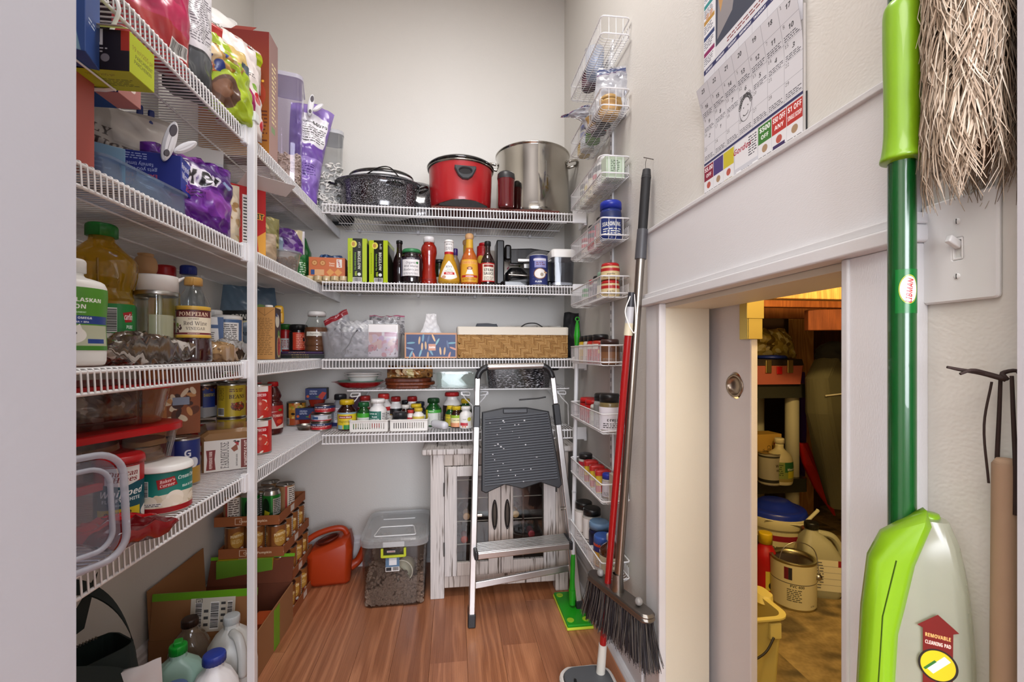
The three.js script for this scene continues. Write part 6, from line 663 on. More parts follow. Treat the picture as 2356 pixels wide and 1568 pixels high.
  // corner tins and tubs
  const tunaP=paint(0.27,0.035,1800,(c,w,h)=>{bg(c,'#a32430',w,h);fill(c,'#26345a',0,0,w,h*0.4);fine(c,w*0.4,h*0.12,w*0.2,h*0.24,'#e8e8ee',1);fill(c,'#c2252c',w*0.4,h*0.6,w*0.2,h*0.4);fine(c,w*0.3,h*0.4,w*0.4,h*0.3,'#e8c8c0',2);});
  const tunaP2=paint(0.27,0.035,1800,(c,w,h)=>{bg(c,'#8a96a8',w,h);fill(c,'#c9ccd4',w*0.4,h*0.1,w*0.22,h*0.7);fill(c,'#3a5a8a',w*0.36,h*0.3,w*0.1,h*0.4);bars(c,w*0.6,h*0.15,w*0.08,h*0.7);fill(c,'#a8242e',0,h*0.82,w,h*0.2);});
  const tx=-0.5595,u0=tin('tuna_can','flat red and navy fish can, lowest of the corner pile','can',[tx,Y4 + 0.001,-1.985],0,0.0425,0.034,tunaP);tin('tuna_can','flat pale blue fish can, second in the corner pile','can',[tx + 0.002,Y4 + 0.0365,-1.985],0.2,0.0425,0.034,tunaP2);dup(u0,[tx + 0.012,Y4 + 0.072,-2.0],-0.3,'flat red and navy fish can on top of the corner pile');
  solo('pet_food_tray','small empty foil tray in front of the vegetable can','tray',lathe([[0,0.001],[0.03,0.001],[0.036,0.02],[0.039,0.021],[0.035,0.022],[0.028,0.003],[0,0.003]],28).scale(1.15,1,0.9),metal(0xc9c5bc,0.35),[-0.6183,Y4,-1.99]);
  const cupF=(c,w,h)=>{fill(c,'#1e2f66',0,0,w,h);txt(c,'Chicken',w*0.38,h*0.25,h*0.16,'#e8ecf4');fine(c,w*0.2,h*0.36,w*0.36,h*0.2,'#e8ecf4',2);disc(c,'#c85a2a',w*0.12,h*0.7,w*0.07);poly(c,'#b8301c',[[w*0.55,h*0.8],[w*0.8,h*0.3],[w,h*0.4],[w*0.8,h]]);disc(c,'#4a8a3a',w*0.56,h*0.75,w*0.08,h*0.05);};
  const cup=(label,pos)=>{const t=carton('pet_food_cup',label,'cup',pos,0.1,0.088,0.05,0.06,{base:'#14181e',front:cupF,side:(c,w,h)=>fill(c,'#20222a',0,0,w,h)},{ppm:1700});mesh('tub',loft([[-0.03,0.052,0.046,0.012],[0.001,0.07,0.052,0.014]]),M(0x8a2414,{roughness:0.3}),t);return t;};
  cup('navy blue pet food cup at the bottom of the corner',[-0.6494,Y4 + 0.031,-2.1]);cup('navy blue pet food cup perched on top of the corner tins',[-0.608,Y4 + 0.118,-2.1]);
  solo('pet_food_box','dark carton under the perched navy cup in the corner','box',box(0.1,0.086,0.07,0.003),M(0x5a1c1a,{roughness:0.5}),[-0.6044,Y4 + 0.0005,-2.15]);
  // supplements: one maker, many looks
  function pill(label,px,D,H,r,col,cap,lab,o={}){return flask('supplement_bottle',label,'bottle',[px,Y4 + (o.y||0),-D],o.turn||0,{H,r,sh:H*0.62,nr:r*0.62,ny:H*0.78,mat:typeof col==='object'?col:M(col,{roughness:0.3}),cap:[r*(o.cr||0.72),H*(o.ch||0.17),plastic(cap,0.35)],ppm:2000,lab:lab&&[H*0.06,H*0.6,lab]});}
  const GREENB=M(0x0f4a1a,{roughness:0.12,clearcoat:0.5}),BROWNB=M(0x2a0f08,{roughness:0.12,clearcoat:0.5});
  const plain=(bgc,band,wc='#555')=>(c,w,h)=>{bg(c,bgc,w,h);fill(c,band,0,0,w,h*0.22);fine(c,w*0.36,h*0.34,w*0.28,h*0.58,wc,6);};
  pill('brown magnesium bottle with yellow cap and yellow label',-0.4491,1.965,0.128,0.037,BROWNB,0xd3b21c,(c,w,h)=>{bg(c,'#dcc32a',w,h);fill(c,'#8aa6b4',0,0,w,h*0.1);poly(c,'#8a1f1c',[[w*0.38,h*0.2],[w*0.62,h*0.2],[w*0.62,h*0.36],[w*0.38,h*0.36]]);txt(c,'Nature Made',w*0.5,h*0.28,h*0.11,'#fff',{st:'italic bold',max:w*0.22});txt(c,'Magnesium',w*0.5,h*0.55,h*0.15,'#4a3a1c',{max:w*0.32,st:'normal'});fill(c,'#8fb0bc',w*0.34,h*0.76,w*0.12,h*0.24);fill(c,'#2a8a3a',w*0.48,h*0.74,w*0.2,h*0.26);},{cr:0.78,ch:0.16});
  pill('steel grey bottle with a white text strip, left of magnesium',-0.4937,2.04,0.145,0.035,0x8d9096,0x202024,(c,w,h)=>{bg(c,'#9a9da4',w,h);fill(c,'#dcdce0',w*0.42,0,w*0.14,h);fine(c,w*0.43,h*0.05,w*0.12,h*0.6,'#333',12);fill(c,'#2a3468',0,h*0.8,w,h*0.2);});
  solo('supplement_box','dark patterned box behind the magnesium bottle','box',box(0.05,0.125,0.04,0.002),M(0x4a2a44,{roughness:0.5}),[-0.4484,Y4,-2.13]);
  pill('small green zinc bottle inside the left white basket',-0.3807,1.965,0.112,0.026,GREENB,0x145a30,(c,w,h)=>{bg(c,'#d8dcd6',w,h);fill(c,'#3fa02c',0,0,w,h*0.3);txt(c,'Zinc',w*0.5,h*0.6,h*0.34,'#2a3a4a',{st:'normal'});},{cr:0.85,y:0.004});
  pill('white bottle with a teal label reading plus complex, left basket',-0.322,1.965,0.126,0.036,0xeceae8,0xf0efec,(c,w,h)=>{bg(c,'#e8e6e2',w,h);fill(c,'#1a6a5a',w*0.3,0,w*0.28,h*0.62);txt(c,'SUPER B',w*0.42,h*0.15,h*0.14,'#e8f0ec',{max:w*0.2});txt(c,'PLUS',w*0.46,h*0.34,h*0.14,'#fff');txt(c,'COMPLEX',w*0.45,h*0.5,h*0.14,'#fff',{max:w*0.2});fill(c,'#c83a34',w*0.4,h*0.62,w*0.18,h*0.38);fine(c,w*0.6,h*0.1,w*0.16,h*0.5,'#555',5);},{cr:0.82,ch:0.14,y:0.004});
  pill('white bottle with a red cap at the back, above plus complex one',-0.3143,2.07,0.142,0.034,0xe8e6e2,0xc2302c,plain('#e2dfda','#c22a2c'));pill('white bottle with red cap behind the left white basket',-0.4028,2.11,0.13,0.032,0xe2e0dc,0xb0302c,plain('#dcd8d2','#9a2a2a'));
  pill('white bottle with dark red cap, left of the two behind',-0.2611,2.07,0.128,0.029,0xe6e4e0,0x8c1a1a,plain('#2a2428','#1a1a1c','#e0b03a'));pill('white bottle with dark red cap, right of the two behind',-0.1885,2.07,0.128,0.03,0xe6e4e0,0x8c1a1a,plain('#d8d4ce','#2a2a2e'));
  pill('black capped dark bottle between the two red caps',-0.22,2.1,0.108,0.026,0x1c1c20,0x1a1a1e,plain('#c8b83a','#a8982a'));pill('dark bottle leaning at the right of basket with a black cap',-0.1516,2.05,0.106,0.026,0x20222a,0x202430,plain('#5a5a62','#3a3a42'));
  pill('stubby dark grey jar with black ribbed lid, right basket',-0.2285,1.95,0.07,0.03,0x2a2a2e,0x26272a,null,{cr:1.02,ch:0.36,y:0.004});
  pill('white bottle with a grey and yellow cap in right basket',-0.1523,1.955,0.085,0.0245,0xe9e7e2,0xd0b43a,plain('#e6e2d8','#d8c05a'),{y:0.004});pill('small bottle with a white cap and yellow neck, right basket',-0.2109,2.005,0.094,0.024,BROWNB,0xe0ddd6,plain('#d8c23a','#c8b02a'),{y:0.004});pill('brown bottle with a yellow flip cap, right basket',-0.1662,2.01,0.097,0.024,BROWNB,0xd8bc2a,plain('#d8c83a','#b8a82a'),{y:0.004,cr:0.95});pill('little red and white bottle behind the ribbed jar',-0.1867,1.975,0.074,0.019,0xe6dcd8,0xc8403a,plain('#d8c8c0','#c03a3a'),{y:0.004});
  pill('tall green bottle with a dark green cap beside the baskets',-0.0911,2.02,0.124,0.0335,GREENB,0x0c3a1a,(c,w,h)=>{bg(c,'#c9ccc6',w,h);fill(c,'#3a9a34',0,0,w,h*0.2);txt(c,'Nature',w*0.46,h*0.1,h*0.1,'#e8f0e4');fill(c,'#cfc02a',w*0.3,0,w*0.08,h);disc(c,'#1c1c1c',w*0.5,h*0.8,w*0.04);fine(c,w*0.6,h*0.2,w*0.14,h*0.7,'#444',9);},{cr:0.78});
  pill('large grey white bottle with red cap and black gold label',-0.0098,2.06,0.147,0.04,0xd4d2ce,0xa01a1c,(c,w,h)=>{bg(c,'#2a1c1a',w,h);fill(c,'#c09a2a',w*0.4,h*0.1,w*0.14,h*0.5);fill(c,'#15100e',w*0.5,h*0.05,w*0.2,h*0.25);txt(c,'KIRKLAND',w*0.6,h*0.17,h*0.12,'#ddd',{max:w*0.18});fine(c,w*0.34,h*0.6,w*0.3,h*0.3,'#b8a08a',4);},{cr:0.8,ch:0.13});
  pill('dark bottle with a yellow cap at the riser leg',0.0514,2.06,0.115,0.028,GREENB,0xc8aa1e,plain('#3a4a2a','#2a3a1e','#ddd'));pill('dark green and yellow bottle left of the cod liver bottle',-0.0151,2.0,0.092,0.023,GREENB,0xd3b92a,plain('#cdbd2a','#a8981e'));pill('cod liver bottle with lime and cream label, yellow cap',0.0095,1.965,0.093,0.0235,BROWNB,0xcdb01e,(c,w,h)=>{bg(c,'#e4d8b0',w,h);fill(c,'#8fb02c',0,0,w,h*0.24);txt(c,'Cod Liver',w*0.5,h*0.42,h*0.16,'#4a5a2a',{max:w*0.3});fill(c,'#d8946a',0,h*0.66,w,h*0.34);},{cr:0.85});pill('white bottle with red band, nearest the stepladder leg',0.0504,1.945,0.094,0.0275,0xeceae6,0xe8e6e0,(c,w,h)=>{bg(c,'#e9e7e2',w,h);txt(c,'Super',w*0.46,h*0.3,h*0.12,'#444',{st:'normal'});disc(c,'#cfc84a',w*0.58,h*0.3,w*0.05);fill(c,'#c23a44',w*0.34,h*0.6,w*0.2,h*0.24);disc(c,'#d8703a',w*0.42,h*0.92,w*0.02);disc(c,'#d8703a',w*0.48,h*0.92,w*0.02);fine(c,w*0.64,h*0.1,w*0.12,h*0.8,'#9a8a3a',10);},{cr:0.75});
  {const t=thing('pill_tube','white and green tube lying on its side near the lip','tube',[-0.0605,Y4 + 0.017,-1.945],0.25);mesh('tube',lathe([[0,-0.045],[0.015,-0.045],[0.017,-0.04],[0.017,0.03],[0.013,0.045],[0,0.045]],24).rotateX(PI / 2).rotateY(0.4),M(0xcfcfd4,{roughness:0.35}),t);mesh('label',sleeve(0.0173,0.0173,-0.03,0.02,20,2.2).rotateX(PI / 2).rotateY(0.4).rotateZ(1.2),plastic(0x5fc02a),t);}
  function slotBasket(label,x){const t=thing('slotted_basket',label,'basket',[x,Y4,-1.965]),w=0.15,h=0.046,d=0.13,m=plastic(0xe6e4de,0.4);const wall=(L,n)=>ext(rrect(L,h,0.004,2,0,h / 2),0.0024,0.0006,Array.from({length:n},(_,i)=>rrect(0.0032,h*0.52,0.0014,2,-L*0.4 + (L*0.8*i) /(n - 1),h*0.5)));
  for(const s of [-1,1]){mesh('side_panel',wall(w,14).translate(0,0,s*d / 2),m,t);mesh('side_panel',wall(d,12).rotateY(PI / 2).translate(s*w / 2,0,0),m,t);}mesh('bottom',box(w,0.002,d,0.0005),m,t);mesh('rim',path(rrect(w + 0.006,d + 0.006,0.01,4).map(([a,b])=>[a,h,b]),0.003,6,0,true),m,t);return t;}
  slotBasket('white slotted basket of pill bottles, left of two',-0.3483);slotBasket('white slotted basket of pill bottles, right of two',-0.187);
}

// ---------------------------------------------------------------- right wall: slotted strip with nine wire baskets of spices
{
  const strip=thing('slotted_strip','white slotted wall strip that carries the spice baskets','rail',[WR - 0.004,0.3,-1.56]);
  mesh('rail',box(0.007,1.86,0.024,0.001),wireMat,strip);const slotG=box(0.0015,0.014,0.004,0,-0.0036);stuff(mesh('slots',Array.from({length:60},(_,i)=>slotG.clone().translate(0,0.02 + i*0.0305,0)),plastic(0x5a5a5c,0.6),strip));
  const BYS=[2.0582,1.8288,1.6119,1.4131,1.2268,1.0044,0.7834,0.5582,0.3065],H=0.0545,L2=0.194,dx=0.094;
  const spot=['top','second','third','fourth','middle','sixth','seventh','eighth','lowest'],mk=()=>{
  const t=new THREE.Group(),x0=-dx;
  mesh('rim',path([[0,H,-L2],[x0,H,-L2],[x0,H,L2],[0,H,L2],[0,H,-L2]],0.0026,6,0.012),wireMat,t);mesh('lower_rim',path([[0,0,-L2],[x0,0,-L2],[x0,0,L2],[0,0,L2],[0,0,-L2]],0.0024,6,0.012),wireMat,t);
  const u=path([[x0,H,0],[x0,-0.006,0],[x0 + 0.008,-0.011,0],[-0.008,-0.011,0],[0,-0.006,0],[0,H*0.6,0]],0.0009,4,0.003),v=path([[0,H,-L2],[0,-0.004,-L2],[0,-0.0125,-L2 + 0.008],[0,-0.0125,L2 - 0.008],[0,-0.004,L2],[0,H,L2]],0.001,4,0.003);
  for(let i=1;i<32;i++) mesh('wire',u,wireMat,t).position.z=-L2 + (i*2*L2) / 32;for(let i=1;i<4;i++) mesh('wire',v,wireMat,t).position.x=(x0*i) / 4;
  mesh('hook_plate',box(0.006,0.05,0.03,0.002,-0.003,0,0.02),wireMat,t);return t;};
  const proto=mk();
  BYS.forEach((y,i)=>{const b=i?proto.clone():proto;b.name=numbered('spice_basket');b.position.set(WR - 0.008,y,-1.576);scene.add(b);tag(b,`white wire spice basket on the right wall, ${i === 4 ? 'fifth and' : ''} ${spot[i]} of nine`.replace('  ',' '),'basket','wire spice baskets');});
  // spice(basket, z along it from the far end, label, height, radius, body, cap, band [base, band, word])
  function spice(i,z,label,H2,r,body,cap,band,o={}){
  const draw=band&&((c,w,h)=>{bg(c,band[0],w,h);if(band[1]) fill(c,band[1],0,0,w,h*0.28);if(band[2]) txt(c,band[2],w*(o.lx||0.5),h*0.55,h*0.2,band[3]||'#222',{max:w*0.32});fine(c,w*0.36,h*0.68,w*0.3,h*0.24,band[3]||'#777',3);});
  return flask(o.name||'spice_jar',label,o.cat||'jar',[WR - 0.055 + (o.x||0),BYS[i - 1] - 0.0095 + (o.y||0),-1.576 + z],o.turn??-0.25,{H:H2,r,sh:H2*(o.sh||0.74),nr:r*(o.nk||0.86),ny:H2*0.8,mat:typeof body==='object'?body:M(body,{roughness:0.25}),cap:[r*(o.cr||0.98),H2*(o.ch||0.22),plastic(cap,0.35),o.rib??0],ppm:1800,lab:draw&&[H2*0.06,H2*(o.lt||0.68),draw]});
  }
  const glassB=M(0xb8b4ac,{roughness:0.1,clearcoat:0.4});
  solo('plastic_cup','clear ribbed plastic cup lying in the top spice basket','cup',lathe([[0,0.001],[0.03,0.001],[0.033,0.03],[0.036,0.1],[0.034,0.1],[0.03,0.004]],26),frosted(0xd6dce8,0.75,0.12),[WR - 0.056,BYS[0] - 0.009,-1.6],0);
  spice(1,-0.1,'dark maroon jar at the far end of top basket',0.07,0.026,0x4a1a2a,0x2a1a1e,['#5a2a3a','#3a1a28']);
  for(const [k,z,l] of [[0,0.12,'clear zip bag with a blue stripe, sticking far up from second basket'],[1,0.06,'clear zip bag with violet stripe slumped over second basket']]) bag('zip_bag',l,[WR - 0.05 - k*0.012,BYS[1] - 0.005,-1.576 + z],k?-0.9:-0.3,0.12,0.17 - k*0.04,0.05,(c,w,h)=>{bg(c,'#d2d2d6',w,h);blobs(c,['#e4e4e6','#b8b8be'],0,0,w,h,20,w*0.05,w*0.12,k + 4);fill(c,k?'#7a3a6a':'#56608c',0,h*0.03,w,h*0.03);fill(c,'#4a5a86',0,h*0.07,w,h*0.04);fill(c,'#6a4a7a',0,h*0.13,w,h*0.02);fill(c,'#b8935a',w*0.2,h*0.66,w*0.6,h*0.3);},{amp:0.009,f:26,seed:210 + k,rough:0.12,matOpt:{transmission:0.4,thickness:0},lean:(x,y,z2,v)=>[x + (k?-0.12*v*v:0.02*v),y - (k?0.03*v*v:0),z2]});
  spice(2,0.13,'tan spice jar at the near end of second basket',0.07,0.03,0xb8935a,0xb8935a,['#b8905a','#a07a4a']);spice(2,-0.12,'clear bottle with a royal blue cap, second basket',0.1,0.026,glassB,0x1a3a9a,['#c8ccd4','#3a4a9a']);spice(2,-0.05,'green and red label jar in the second basket',0.075,0.026,0x5a8a3a,0xc8c02a,['#5a9a3a','#c8202a']);spice(2,0.02,'red and navy label jar, middle of second basket',0.065,0.026,0x2a2a30,0x2a2a30,['#a8202a','#2a3a8a']);spice(2,0.07,'dark brown jar, second basket under zip bags',0.06,0.025,0x2c2622,0x222020,['#3a302a','#2a2622']);spice(2,-0.165,'yellow pasta pack at the far end of second basket',0.055,0.024,0xb8993a,0xb8993a,['#c8a84a','#b0902a']);
  carton('seasoning_box','pale green box with small print, near end of third basket','box',[WR - 0.05,BYS[2] - 0.009,-1.576 + 0.15],0,0.062,0.075,0.05,{base:'#b4c4ae',front:(c,w,h)=>{fill(c,'#b6c6b0',0,0,w,h);fine(c,w*0.25,h*0.2,w*0.5,h*0.6,'#3a4a3a',8);},side:(c,w,h)=>fill(c,'#c4d0be',0,0,w,h)});
  spice(3,0.09,'white jar with a black rim behind the pale green box',0.105,0.028,0xdedcd8,0xe4e2de,['#d8d6d2','#1a1a1a']);spice(3,0.035,'black capped jar with red sign, third basket',0.09,0.025,glassB,0x1a1a1a,['#c8c0b4','#b02020']);spice(3,-0.02,'brown capped jar, middle of third basket',0.09,0.026,0xcabf98,0x4a3a30,['#d8d0b8','#e0d8c8']);spice(3,-0.07,'white capped jar in third basket',0.09,0.024,0xd8d0b0,0xdedcd8,['#d8d4c0','#c8b84a']);spice(3,-0.13,'black capped jar at the far end of third basket',0.09,0.025,0xb8b4a4,0x24221f,['#c8c8b8','#4a4a44']);
  spice(4,0.145,'tall navy seasoning container with royal blue lid',0.13,0.034,0x1a2c6e,0x1c2f9c,['#1c3070','#152456','SEASONING','#e8e4d0'],{ch:0.2,cr:1.04,lt:0.78,name:'seasoning_canister',cat:'canister'});spice(4,0.075,'brown spice jar with black cap, fourth basket',0.1,0.026,0x9a6a4a,0x1a1a1a,['#a8785a','#8a5a40']);spice(4,0.03,'red sauce bottle with a red tip, fourth basket',0.085,0.018,0xb01c1c,0xb81c1c,['#e0dcd4','#b01c1c']);spice(4,-0.02,'red and black label jar with black cap, fourth basket',0.098,0.026,0xa82020,0x1a1a1a,['#a81c1c','#1a1a1a']);spice(4,-0.12,'white bottle with a red cap, far end of fourth basket',0.075,0.022,0xe0dcd6,0xb81c1c,['#dcd4cc','#c03030']);
  const pap=['#cdb98a','#a81c1c','paprika','#3a2a1a'];
  spice(5,0.14,'red lidded paprika tin, lower of two, near end of middle basket',0.056,0.03,0xc8b080,0xb01c1c,pap,{sh:0.8});spice(5,0.14,'red lidded paprika tin stacked on its twin, middle basket',0.056,0.03,0xc8b080,0xb01c1c,pap,{sh:0.8,y:0.057});spice(5,0.085,'dark green jar with pale green lid, middle basket',0.095,0.026,0x2a3a24,0x8fb09a,['#c8bfa0','#3a4a30']);spice(5,0.035,'black capped clear spice jar, middle basket',0.09,0.025,glassB,0x1a1a1a,['#4a4650','#6a6670']);spice(5,-0.02,'red capped clear jar, middle basket',0.085,0.024,glassB,0xb82020,['#8a8288','#3a3a44']);spice(5,-0.11,'bright green capped jar, far end of middle basket',0.065,0.022,glassB,0x1f9a2a,['#cac6be','#2a9a3a']);
  spice(6,0.135,'brown cinnamon jar with a dark lid, sixth basket near end',0.085,0.031,0x6a4428,0x3a2420,['#7a5234','#5a3a26']);spice(6,0.085,'red packet box in the sixth basket',0.075,0.022,0xb82820,0xb82820,['#c03024','#d8b02a']);for(const [z,c,n] of [[0.04,0xa83a2a,'orange red label, nearest of the black capped row'],[-0.02,0xb82a22,'red label, second of the black capped row'],[-0.07,0xd8cfc0,'white label, third of the black capped row'],[-0.13,0xc8a82a,'yellow label, farthest of the black capped row']]) spice(6,z,'large spice jar with ' + n,0.105,0.029,c,0x161616,['#' + c.toString(16).padStart(6,'0'),'#d8cfc4'],{ch:0.2});
  spice(7,0.135,'tall oregano jar with black cap and white label',0.125,0.034,0x7a6a44,0x161616,['#dcd8de',null,'oregano','#222'],{ch:0.22,lt:0.66,name:'oregano_jar',turn:-0.1,lx:0.56});spice(7,0.07,'grey pouch-like jar with a wide black cap, seventh basket',0.12,0.032,0x9a9a98,0x1a1a1a,['#a2a2a0','#7e7e7c'],{ch:0.2});spice(7,0.02,'round white lidded tub in the seventh basket',0.075,0.03,0xdeded6,0xd8d8d0,['#d8dccc','#c8d0b8'],{turn:-0.5});for(const [z,n] of [[-0.04,'right'],[-0.11,'left']]) spice(7,z,`bright red spice tin with a red lid, ${n} of two in seventh basket`,0.088,0.031,0xb01a1c,0xb81a1c,['#a8181c','#c83a34']);
  const flip=(z,label)=>{const t=thing('spice_tin',label,'tin',[WR - 0.055,BYS[7] - 0.009,-1.576 + z],-0.2);mesh('tin',loft([[0.001,0.05,0.032,0.006],[0.062,0.05,0.032,0.006]]),M(0xd0b02a,{roughness:0.35}),t);mesh('label',loft([[0.004,0.0506,0.0326,0.006],[0.026,0.0506,0.0326,0.006]],5,false),M(0xb02a22,{roughness:0.4}),t);mesh('lid',loft([[0.06,0.054,0.036,0.008],[0.074,0.054,0.036,0.008],[0.077,0.048,0.03,0.006]]),plastic(0xb22420,0.35),t);mesh('lid_ring',path(rrect(0.038,0.022,0.008,4).map(([a,b])=>[a,0.077,b]),0.0022,5,0,true),plastic(0xa81c1c,0.35),t);};
  flip(-0.07,'yellow tin with flat red lid, far one of the three, eighth basket');flip(0.0,'yellow tin with flat red lid, middle of the three, eighth basket');flip(0.065,'yellow tin with flat red lid, near one of the three, eighth basket');
  spice(8,-0.14,'clear jar with a black cap at far end of eighth basket',0.09,0.027,glassB,0x1c1a1a,['#c8a0a0','#b02a3a']);spice(8,0.118,'small clear bottle with a blue cap, eighth basket',0.08,0.019,glassB,0x2a3aa8,['#c8c4cc',null],{rib:1});carton('seasoning_box','beige patterned packet at the near end of eighth basket','box',[WR - 0.035,BYS[7] - 0.009,-1.576 + 0.16],0,0.05,0.088,0.035,{base:'#c8bca8',front:(c,w,h)=>{fill(c,'#cfc4b0',0,0,w,h);blobs(c,['#8a4a3a','#b8a890'],0,0,w,h,14,w*0.04,w*0.1,3);}});
  const tallJar=(z,x,label)=>spice(9,z,label,0.15,0.034,glassB,0x141414,['#dfdcd8',null,null,'#555'],{sh:0.8,ch:0.17,lt:0.76,x});
  tallJar(-0.15,-0.005,'tall square-shouldered clear jar with black cap, far in lowest basket');tallJar(-0.075,0.005,'tall clear jar with black cap and white label, lowest basket');
  spice(9,-0.005,'dark blue canister with pale blue lid, lowest basket',0.125,0.036,0x15183c,0x6f8fb0,['#181c44','#10122e',null,'#ddd'],{ch:0.2,cr:1.02,lt:0.78,name:'bouillon_canister',cat:'canister',x:0.01});
  spice(9,0.07,'jar with a ribbed blue lid and a yellow red label',0.105,0.033,0xb8381c,0x3a5fae,['#c89a3a','#2a2a6a',null,'#3a2a1a'],{ch:0.3,rib:1,name:'bouillon_jar'});spice(9,0.035,'little white bottle behind the blue lidded jar',0.05,0.014,0xe0e0e0,0xdad8d6,null,{x:-0.03});
  flask('vanilla_bottle','brown vanilla bottle with white cap and cream label, lowest basket','bottle',[WR - 0.052,BYS[8] - 0.009,-1.576 + 0.14],-0.3,{H:0.135,r:0.037,sh:0.085,nr:0.013,mat:M(0x4a2410,{roughness:0.1,clearcoat:0.5}),cap:[0.015,0.02,WHITE],lab:[0.006,0.07,(c,w,h)=>{bg(c,'#cfc4a6',w,h);txt(c,'PURE',w*0.6,h*0.2,h*0.13,'#4a3a2a');txt(c,'VANILLA',w*0.6,h*0.38,h*0.15,'#4a3a2a',{max:w*0.2});fine(c,w*0.5,h*0.55,w*0.22,h*0.35,'#6a5a3a',4);}]});
}
// ---------------------------------------------------------------- brooms and mops
{
  const top=[0.548,1.56,-1.225],low=[0.478,0.345,-1.268],mixp=(t)=>[0,1,2].map((i)=>low[i] + (top[i] - low[i])*t),rel=(p)=>p.map((v,i)=>v - [0.48,0.2,-1.268][i]);
  const b=thing('push_broom','broom with steel pole and black bristles hanging on the right wall','broom',[0.48,0.2,-1.268]);
  mesh('pole',rod(rel(mixp(0)),rel(mixp(0.8)),0.0125,18),metal(0x9a938a,0.28),b);mesh('collar',rod(rel(mixp(0.79)),rel(mixp(0.86)),0.0165,18,0.015),plastic(0x4a4a4e,0.4),b);mesh('grip',rod(rel(mixp(0.85)),rel(mixp(0.985)),0.0135,18),plastic(0x1b1b1d,0.6),b);mesh('grip_end',rod(rel(mixp(0.98)),rel(mixp(1)),0.014,18,0.011),plastic(0x2a2a2c,0.5),b);mesh('ferrule',lathe([[0.014,0.055],[0.0155,0.056],[0.0165,0.03],[0.019,0.0],[0.012,0]],20).translate(...rel([0.478,0.33,-1.268])),metal(0x8f8b86,0.35),b);
  const hd=new THREE.Group();hd.name='head';hd.position.set(0,0.13,0);hd.rotation.y=-1.235;hd.rotation.z=-0.03;b.add(hd);
  mesh('block',loft([[-0.016,0.268,0.045,0.022],[-0.01,0.276,0.05,0.025],[-0.004,0.27,0.046,0.023],[0.0,0.274,0.048,0.024],[0.006,0.26,0.04,0.02]],8),metal(0x8d8984,0.4),hd);for(const s of [-1,1]) mesh('wing_nut',new THREE.SphereGeometry(0.011,16,12).translate(s*0.085,0.018,0),M(0x8c8a88,{roughness:0.3}),hd);
  const r=mulberry(19),lists=[[],[],[]];for(let i=0;i<1500;i++){const x=(r() - 0.5)*0.25,z=(r() - 0.5)*0.036,L=0.115 + 0.02*r(),sx=x*0.22 + (r() - 0.5)*0.02,sz=z*0.5 + (r() - 0.5)*0.02;const a=[x,-0.012,z],m=[x + sx*0.4,-0.012 - L*0.5,z + sz*0.4],e=[x + sx,-0.012 - L,z + sz];lists[(r()*3)|0].push(path([a,m,e],0.0009,3));}
  lists.forEach((l,i)=>stuff(mesh('bristles',l,M([0x17161a,0x26242a,0x5a544e][i],{roughness:0.5}),hd)));
  solo('wall_nail','small nail and wire loop in the wall above the broom','nail',[rod([0.001,0,0],[-0.03,0.004,0],0.0012,6),path(spline([[-0.022,0,0],[-0.026,-0.02,0.004],[-0.022,-0.05,0.006]],8),0.001,4)],metal(0x6a6460,0.4),[WR,1.592,-1.228]);
  const p0=[0.452,0.05,-1.345],p1=[0.4985,1.2062,-1.215],q=(t)=>p0.map((v,i)=>(p1[i] - v)*t),m=thing('flat_mop','red handled mop with a grey and white pad at the bottom','mop',p0);
  mesh('pole',rod(q(0.04),q(0.9),0.0105,18),M(0x9c1014,{roughness:0.25,clearcoat:0.4}),m);mesh('socket',rod(q(-0.02),q(0.075),0.014,18,0.0125),M(0xd9d6cc,{roughness:0.4}),m);mesh('collar',rod(q(0.895),q(0.925),0.0125,18,0.0115),M(0xd8d0b4,{roughness:0.4}),m);mesh('grip',rod(q(0.92),q(0.97),0.0115,18,0.0105),M(0xc2c4c8,{roughness:0.4}),m);mesh('grip_end',rod(q(0.965),q(1),0.0115,18,0.009),plastic(0x2a2a30,0.4),m);
  mesh('string',path(spline([q(0.99).map((v,i)=>v + [-0.006,0,0.008][i]),q(0.95).map((v,i)=>v + [-0.016,0,0.006][i]),q(0.9).map((v,i)=>v + [0.012,0,0.014][i]),q(0.95).map((v,i)=>v + [0.014,0,0.008][i]),q(0.995).map((v,i)=>v + [0.006,0,0.006][i])],24),0.0018,6),WHITE,m);
  const pad=(w,d,r2,y,h)=>ext(rrect(w,d,r2,6),h,0.003).rotateX(-PI / 2).translate(-0.045,y,0.03);
  mesh('pad',crumple(pad(0.17,0.16,0.05,-0.03,0.03),0.003,90),M(0xd5d0cb,{roughness:0.95}),m);mesh('plate',pad(0.145,0.137,0.045,-0.013,0.008),plastic(0x55585c,0.5),m);mesh('edge',pad(0.15,0.142,0.046,-0.0165,0.006),BLACK,m);mesh('spring_rod',[rod([-0.09,-0.006,0.03],[-0.055,-0.004,0.07],0.0015,6),new THREE.CylinderGeometry(0.004,0.004,0.008,12).translate(-0.09,-0.004,0.03)],BLACK,m);
  const g0=[0.468,0.03,-1.745],g1=[0.505,1.185,-1.80],gq=(t)=>g0.map((v,i)=>(g1[i] - v)*t),s=thing('floor_sweeper','green flat floor sweeper with a white pole in the corner','mop',g0),GR=plastic(0x1f9a1c,0.3);
